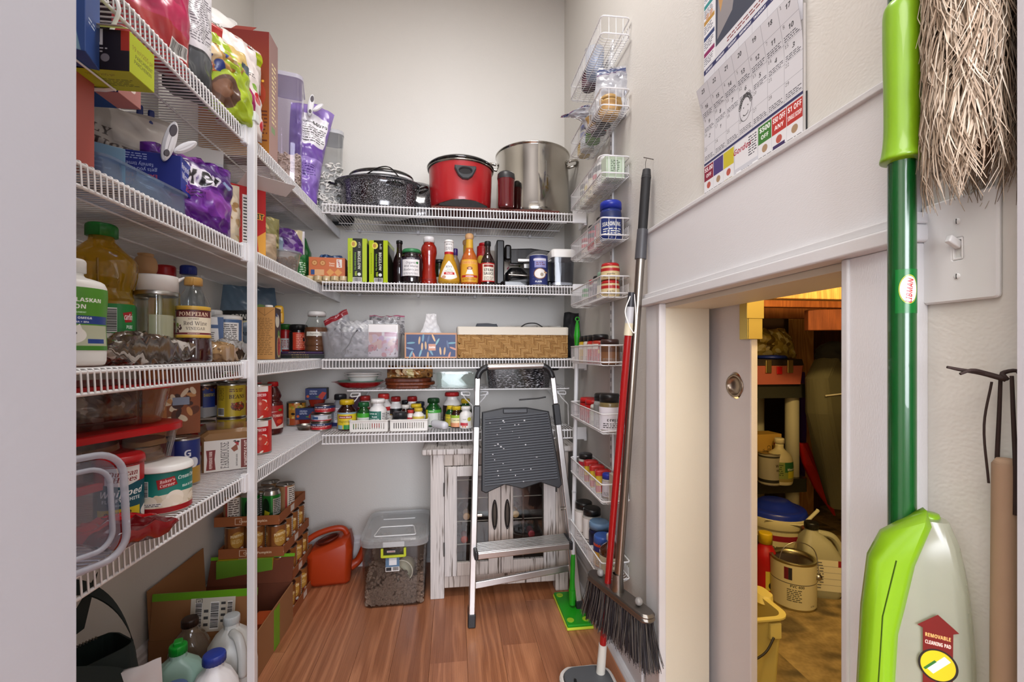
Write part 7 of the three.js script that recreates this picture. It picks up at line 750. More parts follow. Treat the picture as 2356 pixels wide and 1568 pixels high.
  mesh('grip',[rod(gq(0.895),gq(0.93),0.009,14,0.013),rod(gq(0.93),gq(0.965),0.013,14,0.009),rod(gq(0.965),gq(0.985),0.009,14,0.004),new THREE.TorusGeometry(0.008,0.0025,8,18).translate(...gq(0.99))],GR,s);mesh('pole',rod(gq(0.16),gq(0.9),0.0085,16),M(0xd6d9dc,{roughness:0.3}),s);mesh('joint',[0.38,0.66].map((t)=>rod(gq(t),gq(t + 0.006),0.0098,16)),M(0xb9bcc0,{roughness:0.3}),s);mesh('neck',[rod(gq(0.0),gq(0.05),0.013,16,0.015),rod(gq(0.05),gq(0.17),0.0125,16,0.009)],GR,s);
  mesh('plate',box(0.098,0.012,0.235,0.005,0,-0.022,0,2),GR,s);mesh('pad',box(0.104,0.01,0.243,0.004,0,-0.03,0,2),M(0xc9d83a,{roughness:0.8}),s);for(const [x,z] of [[-1,-1],[1,-1],[-1,1],[1,1]]) mesh('gripper',new THREE.CylinderGeometry(0.0135,0.0135,0.003,18).translate(x*0.03,-0.009,z*0.088),M(0x9fc62a,{roughness:0.5}),s);
}
// ---------------------------------------------------------------- calendar
{
  const c0=thing('wall_calendar','wall calendar page with a doodled curly face and coupon strip','calendar',[WR,1.364,-0.807],-PI / 2),w=0.29;
  const low=paint(w,0.27,2800,(c,W,H)=>{bg(c,'#d4d3d8',W,H);const gh=H*0.66;c.strokeStyle='#55555e';c.lineWidth=1;const wd=W / 7;
  for(let i=0;i<=7;i++){c.beginPath();c.moveTo(i*wd,0);c.lineTo(i*wd,gh);c.stroke();}for(let j=0;j<6;j++){c.beginPath();c.moveTo(0,(j*gh) / 5.4);c.lineTo(W,(j*gh) / 5.4);c.stroke();}
  for(let j=0;j<5;j++) for(let i=0;i<7;i++){const d=j*7 + i - 5;if(d>0&&d<32) txt(c,'' + d,i*wd + wd*0.16,(j*gh) / 5.4 + gh*0.03,wd*0.2,'#444',{st:'normal',f:'serif'});const n=23 - (j*7 + i);if(n>0&&j<4) txt(c,'' + n,i*wd + wd*0.5,(j*gh) / 5.4 + gh*0.07,wd*0.26,'#17171a',{st:'italic bold'});if((i*3 + j*5) % 3) fine(c,i*wd + wd*0.08,(j*gh) / 5.4 + gh*0.12,wd*0.84,gh*0.06,'#4a4a52',3);}
  const fx=W*0.5,fy=gh*0.66;c.strokeStyle='#141416';c.lineWidth=3;c.beginPath();c.ellipse(fx,fy,W*0.06,W*0.085,0.1,0,7);c.stroke();const r=mulberry(4);for(let i=0;i<16;i++){c.beginPath();const a=-2.9 + i*0.17;c.arc(fx + Math.cos(a)*W*0.06,fy + Math.sin(a)*W*0.085,W*0.012,0,7);c.stroke();}disc(c,'#141416',fx - W*0.02,fy - W*0.01,3.5);disc(c,'#141416',fx + W*0.025,fy - W*0.01,3.5);c.lineWidth=4;c.beginPath();c.arc(fx,fy + W*0.02,W*0.03,0.3,2.6);c.stroke();
  const y=gh*0.95,h=H - y;fill(c,'#c9c9d0',0,y,W,h);fill(c,'#2a2c5a',0,y,W,h*0.05);const ad=[['#8a1f3a','$5.00','OFF'],['#4a3a7a','',''],['#c9bb2a','',''],null,null,['#3a7a2c','$500','OFF'],['#b8302a','$50 OFF','ANY'],['#b8302a','$1 OFF','SINGLE SCOOP']];
  ad.forEach((a,i)=>{const x=(i*W) / 8,k=W / 8;if(!a) return;fill(c,'#e4e3e6',x + 1,y + h*0.07,k - 2,h*0.9);fill(c,a[0],x + 2,y + h*0.08,k - 4,h*0.34);txt(c,a[1],x + k / 2,y + h*0.17,h*0.13,'#fff',{max:k*0.85});txt(c,a[2],x + k / 2,y + h*0.31,h*0.11,'#fff',{max:k*0.85});fine(c,x + 4,y + h*0.66,k - 8,h*0.26,'#555',5);disc(c,i % 2?'#a88a6a':'#b8584a',x + k / 2,y + h*0.54,k*0.2);});fill(c,'#3a2a5a',W*0.76,y + h*0.62,W*0.1,h*0.24);fill(c,'#c9bb2a',W*0.26,y + h*0.68,W*0.1,h*0.26);fill(c,'#3a7a2c',W*0.64,y + h*0.88,W*0.1,h*0.1);
  fill(c,'#e4e3e6',W*0.385,y + h*0.07,W*0.235,h*0.52);txt(c,'Gordos',W*0.46,y + h*0.24,h*0.16,'#a8243a',{st:'italic bold'});fine(c,W*0.53,y + h*0.1,W*0.08,h*0.4,'#4a4a52',8);txt(c,'MAR',W*0.5,y + h*0.72,h*0.12,'#2a2a30',{st:'normal'});txt(c,'2025',W*0.5,y + h*0.85,h*0.1,'#2a2a30',{st:'normal'});for(const q of [0.4,0.57]){fill(c,'#f0f0f2',W*q,y + h*0.66,W*0.05,h*0.26);fine(c,W*q,y + h*0.68,W*0.05,h*0.24,'#333',6);}});
  const upp=paint(w,0.3,2600,(c,W,H)=>{bg(c,'#d6d5da',W,H);fill(c,'#3a3f50',W*0.16,0,W*0.84,H*0.62);poly(c,'#8f8a8c',[[W*0.2,0],[W*0.5,0],[W*0.36,H*0.5],[W*0.18,H*0.58]]);poly(c,'#c0925a',[[W*0.17,H*0.2],[W*0.3,H*0.24],[W*0.22,H*0.42]]);poly(c,'#1e2438',[[W*0.4,0],[W*0.7,0],[W*0.62,H*0.3],[W*0.46,H*0.34]]);txt(c,'MARCH',W*0.72,H*0.5,H*0.09,'#f2f2f4');fine(c,W*0.3,H*0.64,W*0.6,H*0.04,'#7a2a2a',2);fill(c,'#26285a',0,H*0.7,W,H*0.035);'SUNDAY MONDAY TUESDAY WEDNESDAY THURSDAY FRIDAY SATURDAY'.split(' ').forEach((d,i)=>txt(c,d,W*(i + 0.5) / 7,H*0.718,H*0.022,'#fff',{max:W / 8}));for(let i=0;i<8;i++){c.strokeStyle='#8a8a92';c.beginPath();c.moveTo((i*W) / 7,H*0.735);c.lineTo((i*W) / 7,H);c.stroke();}const cols=['#2a3a6a','#8a1a5a','#2c8a8a','#b88a3a'];for(let j=0;j<6;j++){fill(c,'#e4e4e8',2,j*H*0.115,W*0.15,H*0.11);fill(c,cols[j % 4],3,j*H*0.115 + 2,W*0.14,H*0.03);fine(c,5,j*H*0.115 + H*0.04,W*0.12,H*0.06,'#4a4a5a',4);}disc(c,'#c8a088',W*0.05,H*0.33,W*0.022);disc(c,'#c8a088',W*0.1,H*0.33,W*0.022);});
  const page=(p,y0,h,zf)=>{const g=new THREE.PlaneGeometry(w,h,10,16).translate(0,y0 + h / 2,0),a=g.attributes.position;for(let i=0;i<a.count;i++) a.setZ(i,zf((a.getY(i) - y0) / h,a.getX(i)));g.computeVertexNormals();return remap(g,p);};
  mesh('lower_page',page(low,0.0,0.262,(v,x)=>0.007 + 0.016*Math.max(0,v - 0.72) / 0.28*(1 - (x / w)*0.4)),low.mat(0.6,{side:THREE.DoubleSide}),c0);
  mesh('upper_page',page(upp,0.215,0.31,(v)=>0.0065 + 0.006*v*(1 - v)),upp.mat(0.6,{side:THREE.DoubleSide}),c0);mesh('page_block',[box(w - 0.002,0.24,0.0045,0.0005,0.001,0.001,0.0035)],M(0xc6c2c0,{roughness:0.8}),c0);mesh('backing',box(w + 0.002,0.1,0.0016,0.0004,0.001,-0.003,0.0012),M(0x2a2a2c,{roughness:0.6}),c0);
}

// ---------------------------------------------------------------- whitewashed cabinet with glass doors
{
  const wash=(ox,c=0xffffff)=>{const t=washTex.clone();t.repeat.set(2.2,1.1);t.offset.set(ox,ox*2);t.needsUpdate=true;return new THREE.MeshPhysicalMaterial({map:t,color:c,roughness:0.75});};
  const washTex=noiseTex(512,(x,y)=>{const worn=n2(x*9,y*1.6)*0.5 + n2(x*40,y*3)*0.45 + n2(x*150,y*10)*0.3,k=worn>0.3?Math.min(1,(worn - 0.3)*2.6):0,g=0.06*n2(x*70,y*4);return [(200 - 122*k)*(1 + g),(194 - 126*k)*(1 + g),(190 - 132*k)*(1 + g)];},true);
  const A=wash(0.1),B=wash(0.45,0xf2ece6),X0=-0.0993,X1=0.4946,F=-1.905,Hc=0.633,cx=(X0 + X1) / 2,w=X1 - X0,t=thing('wine_cabinet','distressed white cabinet with two glass doors of stored bottles','cabinet',[cx,0,F]);
  const V2=(a,b,c,d,e,f,g,m=A)=>metres(box(a,b,c,g??0.003,d,e,f));const D=0.34,leg=0.058;
  mesh('top',V2(w + 0.07,0.026,D + 0.03,0,Hc - 0.026,-D / 2 + 0.003,0.008),A,t);
  for(const s of [-1,1]){mesh('leg',V2(leg,Hc - 0.026,0.05,s*(w / 2 - leg / 2),0,-0.025),s<0?A:B,t);mesh('leg',V2(leg,Hc - 0.026,0.05,s*(w / 2 - leg / 2),0,-D + 0.025),B,t);mesh('side_panel',V2(0.016,Hc - 0.08,D - 0.1,s*(w / 2 - 0.02),0.05,-D / 2),B,t);}
  const inner=M(0x3a1a10,{roughness:0.7});mesh('back_panel',box(w - 0.1,0.53,0.01,0,0,0.06,-D + 0.03),inner,t);mesh('bottom_panel',box(w - 0.1,0.014,D - 0.06,0,0,0.046,-D / 2),inner,t);
  mesh('top_rail',V2(w - 2*leg,0.05,0.026,0,Hc - 0.076,-0.017),B,t);mesh('bottom_rail',V2(w - 2*leg,0.05,0.026,0,0.042,-0.017),B,t);
  const dw=(w - 2*leg) / 2 - 0.002,dh=Hc - 0.076 - 0.096,glass=glassy(0xf2f6f5,{roughness:0.01});
  for(const s of [-1,1]){const d=new THREE.Group();d.name='door';d.position.set(s*(dw / 2 + 0.001),0.094,0.004);t.add(d);const fw=0.052;for(const q of [-1,1]) mesh('stile',V2(fw,dh,0.02,q*(dw / 2 - fw / 2),0,-0.008),q*s>0?A:B,d);mesh('rail',V2(dw - 2*fw,0.042,0.019,0,dh - 0.042,-0.008),A,d);mesh('rail',V2(dw - 2*fw,0.056,0.019,0,0,-0.008),B,d);mesh('pane',box(dw - 2*fw,dh - 0.098,0.003,0,0,0.056,-0.01),glass,d);
  const hx=-s*(dw / 2 - 0.026);mesh('handle',ext(oval(0.0125,0.064,28,hx,dh*0.55),0.008,0.003,[oval(0.0062,0.05,24,hx,dh*0.55)]).translate(0,0,0.006),M(0x1a1614,{roughness:0.35}),d);mesh('handle_recess',ext(oval(0.008,0.054,24,hx,dh*0.55),0.003,0.0005).translate(0,0,0.004),M(0x4a423a,{roughness:0.5,metalness:0.6}),d);for(const y of [0.09,dh - 0.12]) mesh('hinge',box(0.005,0.055,0.012,0.001,s*(dw / 2 + 0.0015),y,0.006),M(0x1f1b19,{roughness:0.5}),d);}
  for(const y of [0.2,0.3,0.4,0.48]) mesh('bottle_rail',rod([-w / 2 + 0.06,y,-0.06],[w / 2 - 0.06,y,-0.06],0.003),M(0x8a7a70,{roughness:0.4,metalness:0.6}),t);mesh('divider',box(0.012,0.5,0.2,0.001,0,0.06,-0.15),inner,t);for(const s of [-1,1]) mesh('divider',box(0.008,0.5,0.02,0.001,s*0.105,0.06,-0.06),inner,t);
  const wine=(x,y,col,label)=>{const b=thing('wine_bottle',label,'bottle',[x,y,F - 0.05],0);const g=(p)=>lathe(p,22).rotateX(PI / 2);mesh('body',g([[0,-0.26],[0.036,-0.258],[0.037,-0.11],[0.03,-0.085],[0.014,-0.055],[0.0135,-0.03]].map(([r,q])=>[r,q])),M(0x16100c,{roughness:0.1}),b);mesh('foil',g([[0.0142,-0.06],[0.0145,-0.004],[0.0158,-0.002],[0.0158,0.003],[0.013,0.005],[0,0.005]]),M(col,{roughness:0.3,metalness:0.4}),b);return b;};
  wine(0.0433,0.225,0xa83218,'wine bottle with an orange red foil, low behind left door');wine(0.0527,0.325,0xb0845a,'wine bottle with a tan cork end, upper behind left door');wine(0.3388,0.235,0x9c2430,'wine bottle with a dark red foil, low behind right door');wine(0.2687,0.325,0xc49a6c,'wine bottle with a pale cork end behind right door');
}
// ---------------------------------------------------------------- folding stepladder
{
  const AL=metal(0xc9c8c6,0.32),BK=M(0x1c1d20,{roughness:0.45}),l0=[0.065,0,-1.70],r0=[0.498,0,-1.742],l1=[0.0948,0.955,-1.822],r1=[0.4056,0.955,-1.838],O=[0.28,0,-1.74];
  const at=(a,b,k)=>a.map((v,i)=>v + (b[i] - v)*k - O[i]),Lr=(k)=>at(l0,l1,k),Rr=(k)=>at(r0,r1,k),t=thing('stepladder','folded aluminium stepladder with a black ribbed platform and one tread','ladder',O);
  const rail=(a,b,w,d)=>{const A=V(...a),B=V(...b),dir=B.clone().sub(A),g=box(w,dir.length(),d,0.004);g.applyQuaternion(new THREE.Quaternion().setFromUnitVectors(V(0,1,0),dir.normalize()));return g.translate(A.x,A.y,A.z);};
  for(const f of [Lr,Rr]){mesh('front_leg',rail(f(0.035),f(0.78),0.024,0.03),AL,t);mesh('foot',rail(f(0),f(0.05),0.029,0.036),BK,t);mesh('sleeve',rail(f(0.77),f(0.86),0.026,0.032),BK,t);mesh('hand_rail',rail(f(0.86),f(0.975),0.022,0.024),AL,t);mesh('rear_leg',rail(f(0.03).map((v,i)=>v + [0,0,-0.075][i]),f(0.74).map((v,i)=>v + [0,0,-0.03][i]),0.02,0.022),AL,t);mesh('rear_foot',rail(f(0).map((v,i)=>v + [0,0,-0.078][i]),f(0.035).map((v,i)=>v + [0,0,-0.076][i]),0.024,0.026),BK,t);}
  const a=Lr(0.97),b=Rr(0.97),up=(p,dx,dy)=>[p[0] + dx,p[1] + dy,p[2] - 0.004];mesh('corner',path([a,up(a,0.004,0.022),up(a,0.018,0.042),up(a,0.045,0.052)],0.0125,10,0.012),BK,t);mesh('corner',path([b,up(b,-0.004,0.022),up(b,-0.018,0.044),up(b,-0.045,0.056)],0.0125,10,0.012),BK,t);mesh('handle',rod(up(a,0.04,0.051),up(b,-0.04,0.055),0.0125,12),metal(0xd4d2d0,0.4),t);
  const frame=(x,y,z)=>[x - O[0],y,z - O[2]],zf=(y)=>-1.715 - 0.115*y;{// platform folded up between the rails
  const c=[[0.1103,0.797],[0.196,0.813],[0.2915,0.8133],[0.383,0.7959],[0.4289,0.506],[0.4145,0.4924],[0.3431,0.5179],[0.2672,0.4964],[0.1972,0.5146],[0.1229,0.4847],[0.1057,0.494]];
  const tilt=(g)=>{const p=g.attributes.position;for(let i=0;i<p.count;i++){p.setZ(i,p.getZ(i) + zf(p.getY(i)) + 0.012 - O[2]);p.setX(i,p.getX(i) - O[0]);}g.computeVertexNormals();return g;};
  mesh('platform',tilt(ext(c,0.018,0.004)),M(0x1f2125,{roughness:0.5}),t);mesh('latch',tilt(box(0.1,0.02,0.026,0.004,(c[1][0] + c[2][0]) / 2,c[1][1] - 0.022,0)),M(0x2c2f34,{roughness:0.45}),t);
  const yT=c[0][1] - 0.022,yB=c[9][1] + 0.034,n=27;for(let i=0;i<n;i++){const y=yT + ((yB - yT)*i) /(n - 1),k=(c[0][1] - y) /(c[0][1] - c[9][1]),xa=c[0][0] + (c[10][0] - c[0][0])*k + 0.012,xb=c[3][0] + (c[4][0] - c[3][0])*k - 0.012,yb=0.016;mesh('rib',tilt(path([[xa,y - yb*0.2,0.009],[xb,y + yb,0.009]],0.0042,5)),M(0x484c53,{roughness:0.45}),t);}
  const r=mulberry(6),fl=[];for(let i=0;i<26;i++) fl.push(box(0.003 + 0.004*r(),0.002 + 0.003*r(),0.001,0,c[0][0] + 0.03 + 0.2*r(),yB + (yT - yB)*r(),0.0125));stuff(mesh('paint_flecks',fl.map(tilt),M(0xc9cacc,{roughness:0.7}),t));}
  const sy=0.2726,tr=[0.0841,0.4491],tx=(tr[0] + tr[1]) / 2,tw=tr[1] - tr[0];const tread=mesh('tread',[box(tw,0.026,0.085,0.004),...Array.from({length:7},(_,i)=>box(tw,0.003,0.006,0.001,0,0.0255,-0.034 + i*0.0112))],AL,t);tread.position.set(tx - O[0],sy - 0.012,-1.745 - O[2]);tread.rotation.set(0.08,0.08,0.012);for(const s of [-1,1]){const e=mesh('tread_end',box(0.014,0.034,0.095,0.005),BK,t);e.position.set(tx + s*(tw / 2 + 0.005) - O[0],sy - 0.016 + s*0.001,-1.745 - O[2] - s*0.018);e.rotation.y=0.08;}
  mesh('cross_bar',rail([Lr(0.2)[0] + 0.005,0.105,Lr(0.2)[2] - 0.07],[Rr(0.2)[0],0.135,Rr(0.2)[2] - 0.07],0.028,0.012),AL,t);mesh('pivot',[rod(Lr(0.42),Lr(0.42).map((v,i)=>v + [0.03,0,0][i]),0.007,10),rod(Rr(0.42),Rr(0.42).map((v,i)=>v + [-0.03,0,0][i]),0.007,10)],STEEL,t);mesh('release_wire',path([[-0.02,0.845,-0.05],[0.06,0.85,-0.05],[0.09,0.855,-0.05]],0.003,6),BK,t);
}
// ---------------------------------------------------------------- kibble bin, watering can
{
  const x0=-0.3706,x1=-0.1221,cx=(x0 + x1) / 2,t=thing('storage_bin','frosted lidded bin of dog kibble with a lime latch','bin',[cx,0,-2.03],0.02),w=0.275,d=0.35,h=0.262,fr=glassy(0xf0f1f2,{roughness:0.06});
  mesh('body',loft([[0.001,w*0.88,d*0.9,0.035],[0.02,w*0.9,d*0.92,0.04],[h,w*0.97,d*0.97,0.045],[h,w*0.95,d*0.95,0.044],[0.005,w*0.86,d*0.88,0.034]],7),fr,t);mesh('lid',loft([[h - 0.012,w,d,0.05],[h + 0.014,w*1.01,d*1.01,0.05],[h + 0.02,w*0.97,d*0.97,0.046],[h + 0.02,w*0.9,d*0.9,0.04],[h + 0.014,w*0.88,d*0.88,0.04]],7),frosted(0xf2f4f5,0.8,0.2),t);
  mesh('lid_rib',path([[-0.07,h + 0.017,0.03],[0.07,h + 0.017,0.03],[0.085,h + 0.017,0.13],[-0.085,h + 0.017,0.13]],0.003,6,0.01,true),frosted(0xf4f4f4,0.4,0.3),t);mesh('lid_rib',rod([-0.07,h + 0.017,-0.06],[0.07,h + 0.017,-0.06],0.0025),frosted(0xf4f4f4,0.4,0.3),t);
  mesh('latch',[box(0.094,0.008,0.012,0.002,0,h - 0.052,d*0.485 + 0.006),box(0.01,0.034,0.012,0.002,-0.045,h - 0.05,d*0.485 + 0.006),box(0.01,0.034,0.012,0.002,0.045,h - 0.05,d*0.485 + 0.006)],plastic(0xb9c42a,0.35),t);mesh('latch_plate',box(0.085,0.02,0.006,0.002,0,h - 0.012,d*0.49),frosted(0xf0f0f0,0.4,0.3),t);
  const p=paint(0.055,0.09,1800,(c,W,H)=>{bg(c,'#5a7a98',W,H);fill(c,'#17181c',0,0,W,H*0.26);poly(c,'#d8d4d0',[[W*0.1,H*0.06],[W*0.7,H*0.06],[W*0.7,H*0.15],[W*0.1,H*0.15]]);txt(c,'Sterilite',W*0.4,H*0.105,H*0.08,'#b01c24',{max:W*0.54});fill(c,'#e4e6e8',W*0.25,H*0.4,W*0.55,H*0.32);fill(c,'#e0deda',0,H*0.8,W,H*0.2);bars(c,W*0.48,H*0.8,W*0.48,H*0.2);fill(c,'#26262a',W*0.04,H*0.82,W*0.38,H*0.15);});mesh('label',remap(new THREE.PlaneGeometry(0.055,0.09).translate(-0.005,h - 0.068,d*0.478),p),p.mat(0.4),t);
  const r=mulberry(31),l=[],disk=new THREE.CylinderGeometry(0.0075,0.0075,0.006,8),hgt=(x,z)=>0.1 + 0.045*n2(x*5,z*5) + (z<-0.05?0.07:0) + (x>0.03?0.02:0);for(let i=0;i<1500;i++){const side=r();let x=(r() - 0.5)*w*0.8,z=(r() - 0.5)*d*0.82,y;if(side<0.45){z=d*0.42;y=0.01 + r()*(hgt(x,z) - 0.02);}else if(side<0.7){x=(r()<0.5?-1:1)*w*0.405;y=0.01 + r()*(hgt(x,z) - 0.02);}else y=hgt(x,z) - 0.005;l.push(disk.clone().rotateX(r()*3).rotateY(r()*3).translate(x,y,z));}
  stuff(mesh('kibble',l,M(0x857060,{roughness:0.9}),t));const core=new THREE.PlaneGeometry(w*0.8,d*0.82,12,14).rotateX(-PI / 2),a=core.attributes.position;for(let i=0;i<a.count;i++) a.setY(i,hgt(a.getX(i),a.getZ(i)) - 0.008);core.computeVertexNormals();stuff(mesh('kibble_bed',[core,box(w*0.78,0.06,d*0.8,0.03,0,0.006,0)],M(0x5c4c40,{roughness:0.95}),t));
  const s=thing('scoop','cream round scoop pressed against the front of kibble bin','scoop',[cx + 0.035,0.135,-1.893]);mesh('cup',lathe([[0,-0.06],[0.034,-0.06],[0.042,0],[0.04,0.001],[0.033,-0.056],[0,-0.056]],28).rotateX(PI / 2).rotateY(-0.25),plastic(0xd9cfae,0.5),s);mesh('cup_rim',new THREE.TorusGeometry(0.042,0.0025,6,30).rotateY(-0.25),plastic(0xe2dac0,0.5),s);
}
{
  const OR=M(0xb03a12,{roughness:0.38}),t=thing('watering_can','orange plastic watering can with a looped handle, on the floor','can',[-0.563,0,-2.135],0.12);
  const pr=(s)=>ext([[-0.085,0.015],[-0.055,0],[0.075,0],[0.092,0.012],[0.098,0.12],[0.1,0.155],[0.088,0.205],[0.055,0.2],[-0.07,0.155],[-0.086,0.135]],0.15*s,0.02);const body=pr(1);mesh('body',toCreasedNormals(body,0.8),OR,t);
  mesh('opening',lathe([[0.045,0.012],[0.05,0.014],[0.052,0.01],[0.046,0.002],[0.03,-0.004],[0,-0.006]],30).scale(1,1,0.8).rotateZ(0.3).translate(-0.005,0.181,0.01),M(0x5a1a08,{roughness:0.5}),t);
  mesh('handle',path(spline([[0.075,0.2,0],[0.06,0.225,0],[0.03,0.232,0],[-0.06,0.21,0],[-0.115,0.165,0],[-0.128,0.09,0],[-0.11,0.035,0],[-0.075,0.02,0]],40),0.0135,10),OR,t);mesh('spout',path(spline([[0.085,0.04,-0.02],[0.12,0.06,-0.03],[0.15,0.13,-0.03],[0.17,0.2,-0.03]],16),(k)=>0.022 - 0.009*k,12),OR,t);
}
// ---------------------------------------------------------------- trays of canned pumpkin
{
  const CB=M(0x9c5a30,{roughness:0.85}),pk=paint(0.245,0.108,1100,(c,w,h)=>{bg(c,'#8a5428',w,h);for(const q of [0.16,0.5,0.84]){disc(c,'#b98a3a',w*q,h*0.45,w*0.11,h*0.3);txt(c,'PUMPKIN',w*q,h*0.3,h*0.14,'#f2e2b8',{max:w*0.22,rot:-0.06});fine(c,w*(q - 0.09),h*0.42,w*0.16,h*0.16,'#e6d09a',3);disc(c,'#8a2a24',w*(q + 0.06),h*0.82,w*0.05,h*0.1);disc(c,'#e2d8c8',w*(q + 0.07),h*0.8,w*0.03,h*0.06);}fill(c,'#6a3a1c',w*0.31,0,w*0.04,h);fill(c,'#d8d0c0',w*0.66,0,w*0.05,h);fine(c,w*0.665,h*0.1,w*0.04,h*0.8,'#555',10);});
  const X=-0.915,Z0=-2.16,W2=0.235,D2=0.305,off=[[0.055,0.012],[0.035,0.01],[0.018,0.006],[0,0]],nm=['lowest','second','third','topmost'];let first=null;
  const tp=cartonPaint(W2,0.037,D2,900,{base:'#9c5a30',front:(c,w,h)=>{fill(c,'#9c5a30',0,0,w,h);txt(c,'Canned Pumpkin',w*0.6,h*0.5,h*0.34,'#f0dcc0',{max:w*0.5});c.strokeStyle='#ecd8c0';c.lineWidth=2;c.strokeRect(w*0.32,h*0.2,w*0.1,h*0.6);},side:(c,w,h)=>{fill(c,'#98562c',0,0,w,h);fill(c,'#d8cfc4',w*0.4,h*0.15,w*0.14,h*0.7);}});
  off.forEach(([ox,oz],k)=>{const y=k*0.121,t=thing('cardboard_tray',`low brown cardboard tray, ${nm[k]} of the pumpkin tray stack`,'tray',[X + W2 / 2 + ox,y + 0.0005,Z0 + D2 / 2 + oz]);const wall=(w,d,x,z)=>{const g=cartonGeo(W2,0.037,D2,tp,0),q=g.attributes.position;for(let i=0;i<q.count;i++){q.setX(i,(q.getX(i)*w) / W2 + x);q.setZ(i,(q.getZ(i)*d) / D2 + z);}return g;};
  mesh('side',wall(W2,0.003,0,D2 / 2),tp.mat(0.85),t);mesh('side',wall(W2,0.003,0,-D2 / 2),tp.mat(0.85),t);for(const s of [-1,1]) mesh('side',wall(0.003,D2,(s*W2) / 2,0),tp.mat(0.85),t);mesh('bottom',box(W2 - 0.002,0.002,D2 - 0.002,0),CB,t);
  if(k<3) for(let i=0;i<3;i++) for(let j=0;j<4;j++){if(i<2&&j) continue;if(k===0&&i<2) continue;const p=[X + ox + 0.0415 + i*0.076,y + 0.003,Z0 + oz + D2 - 0.0415 - j*0.074],lab=`pumpkin can in the ${nm[k]} tray, ${j ? ['', 'second', 'third', 'rear'][j] + ' of the side row' : ['left', 'middle', 'right corner'][i] + ' of the front row'}`,a=0.35 + 0.5*rnd();if(first) dup(first,p,a,lab);else first=tin('pumpkin_can',lab,'can',p,a,0.0365,0.114,pk,{group:'pumpkin cans in the cardboard trays'});}});
  const yT=3*0.121 + 0.003,gs=paint(0.2,0.1,1300,(c,w,h)=>{bg(c,'#1a5a2a',w,h);grad(c,'#2a8a34','#0f3a1c',0,0,w,h);disc(c,'#0c2a14',w*0.42,h*0.5,w*0.07,h*0.4);fill(c,'#b9b8b4',w*0.55,h*0.14,w*0.2,h*0.7);fine(c,w*0.56,h*0.18,w*0.17,h*0.6,'#3a4a3a',8);poly(c,'#c9c42a',[[w*0.4,h*0.6],[w*0.5,h*0.7],[w*0.46,h*0.98],[w*0.38,h*0.9]]);}),tn=paint(0.24,0.1,1000,(c,w,h)=>{bg(c,'#96704a',w,h);fill(c,'#ddd6cc',w*0.4,h*0.05,w*0.2,h*0.9);fine(c,w*0.42,h*0.08,w*0.16,h*0.84,'#4a3a34',10);fill(c,'#a8302a',w*0.36,0,w*0.03,h);});
  sodaCan('soda_can','green soda can at the right front of the top tray',[-0.725,yT,-1.9],0.2,gs);sodaCan('soda_can','green soda can just right of the upright pole',[-0.80,yT,-1.89],0.7,gs);const tc=tin('food_can','tan can with a nutrition panel between the green soda cans','can',[-0.775,yT,-1.965],0.3,0.036,0.112,tn,{tab:1});
  dup(tc,[-0.715,yT,-2.02],1.2,'plain tan can at the right rear of the top tray');dup(tc,[-0.79,yT,-2.06],2,'tan can at the back of the top tray');dup(tc,[-0.865,yT,-1.9],0.4,'tan can with white panel, left of the upright pole');
}
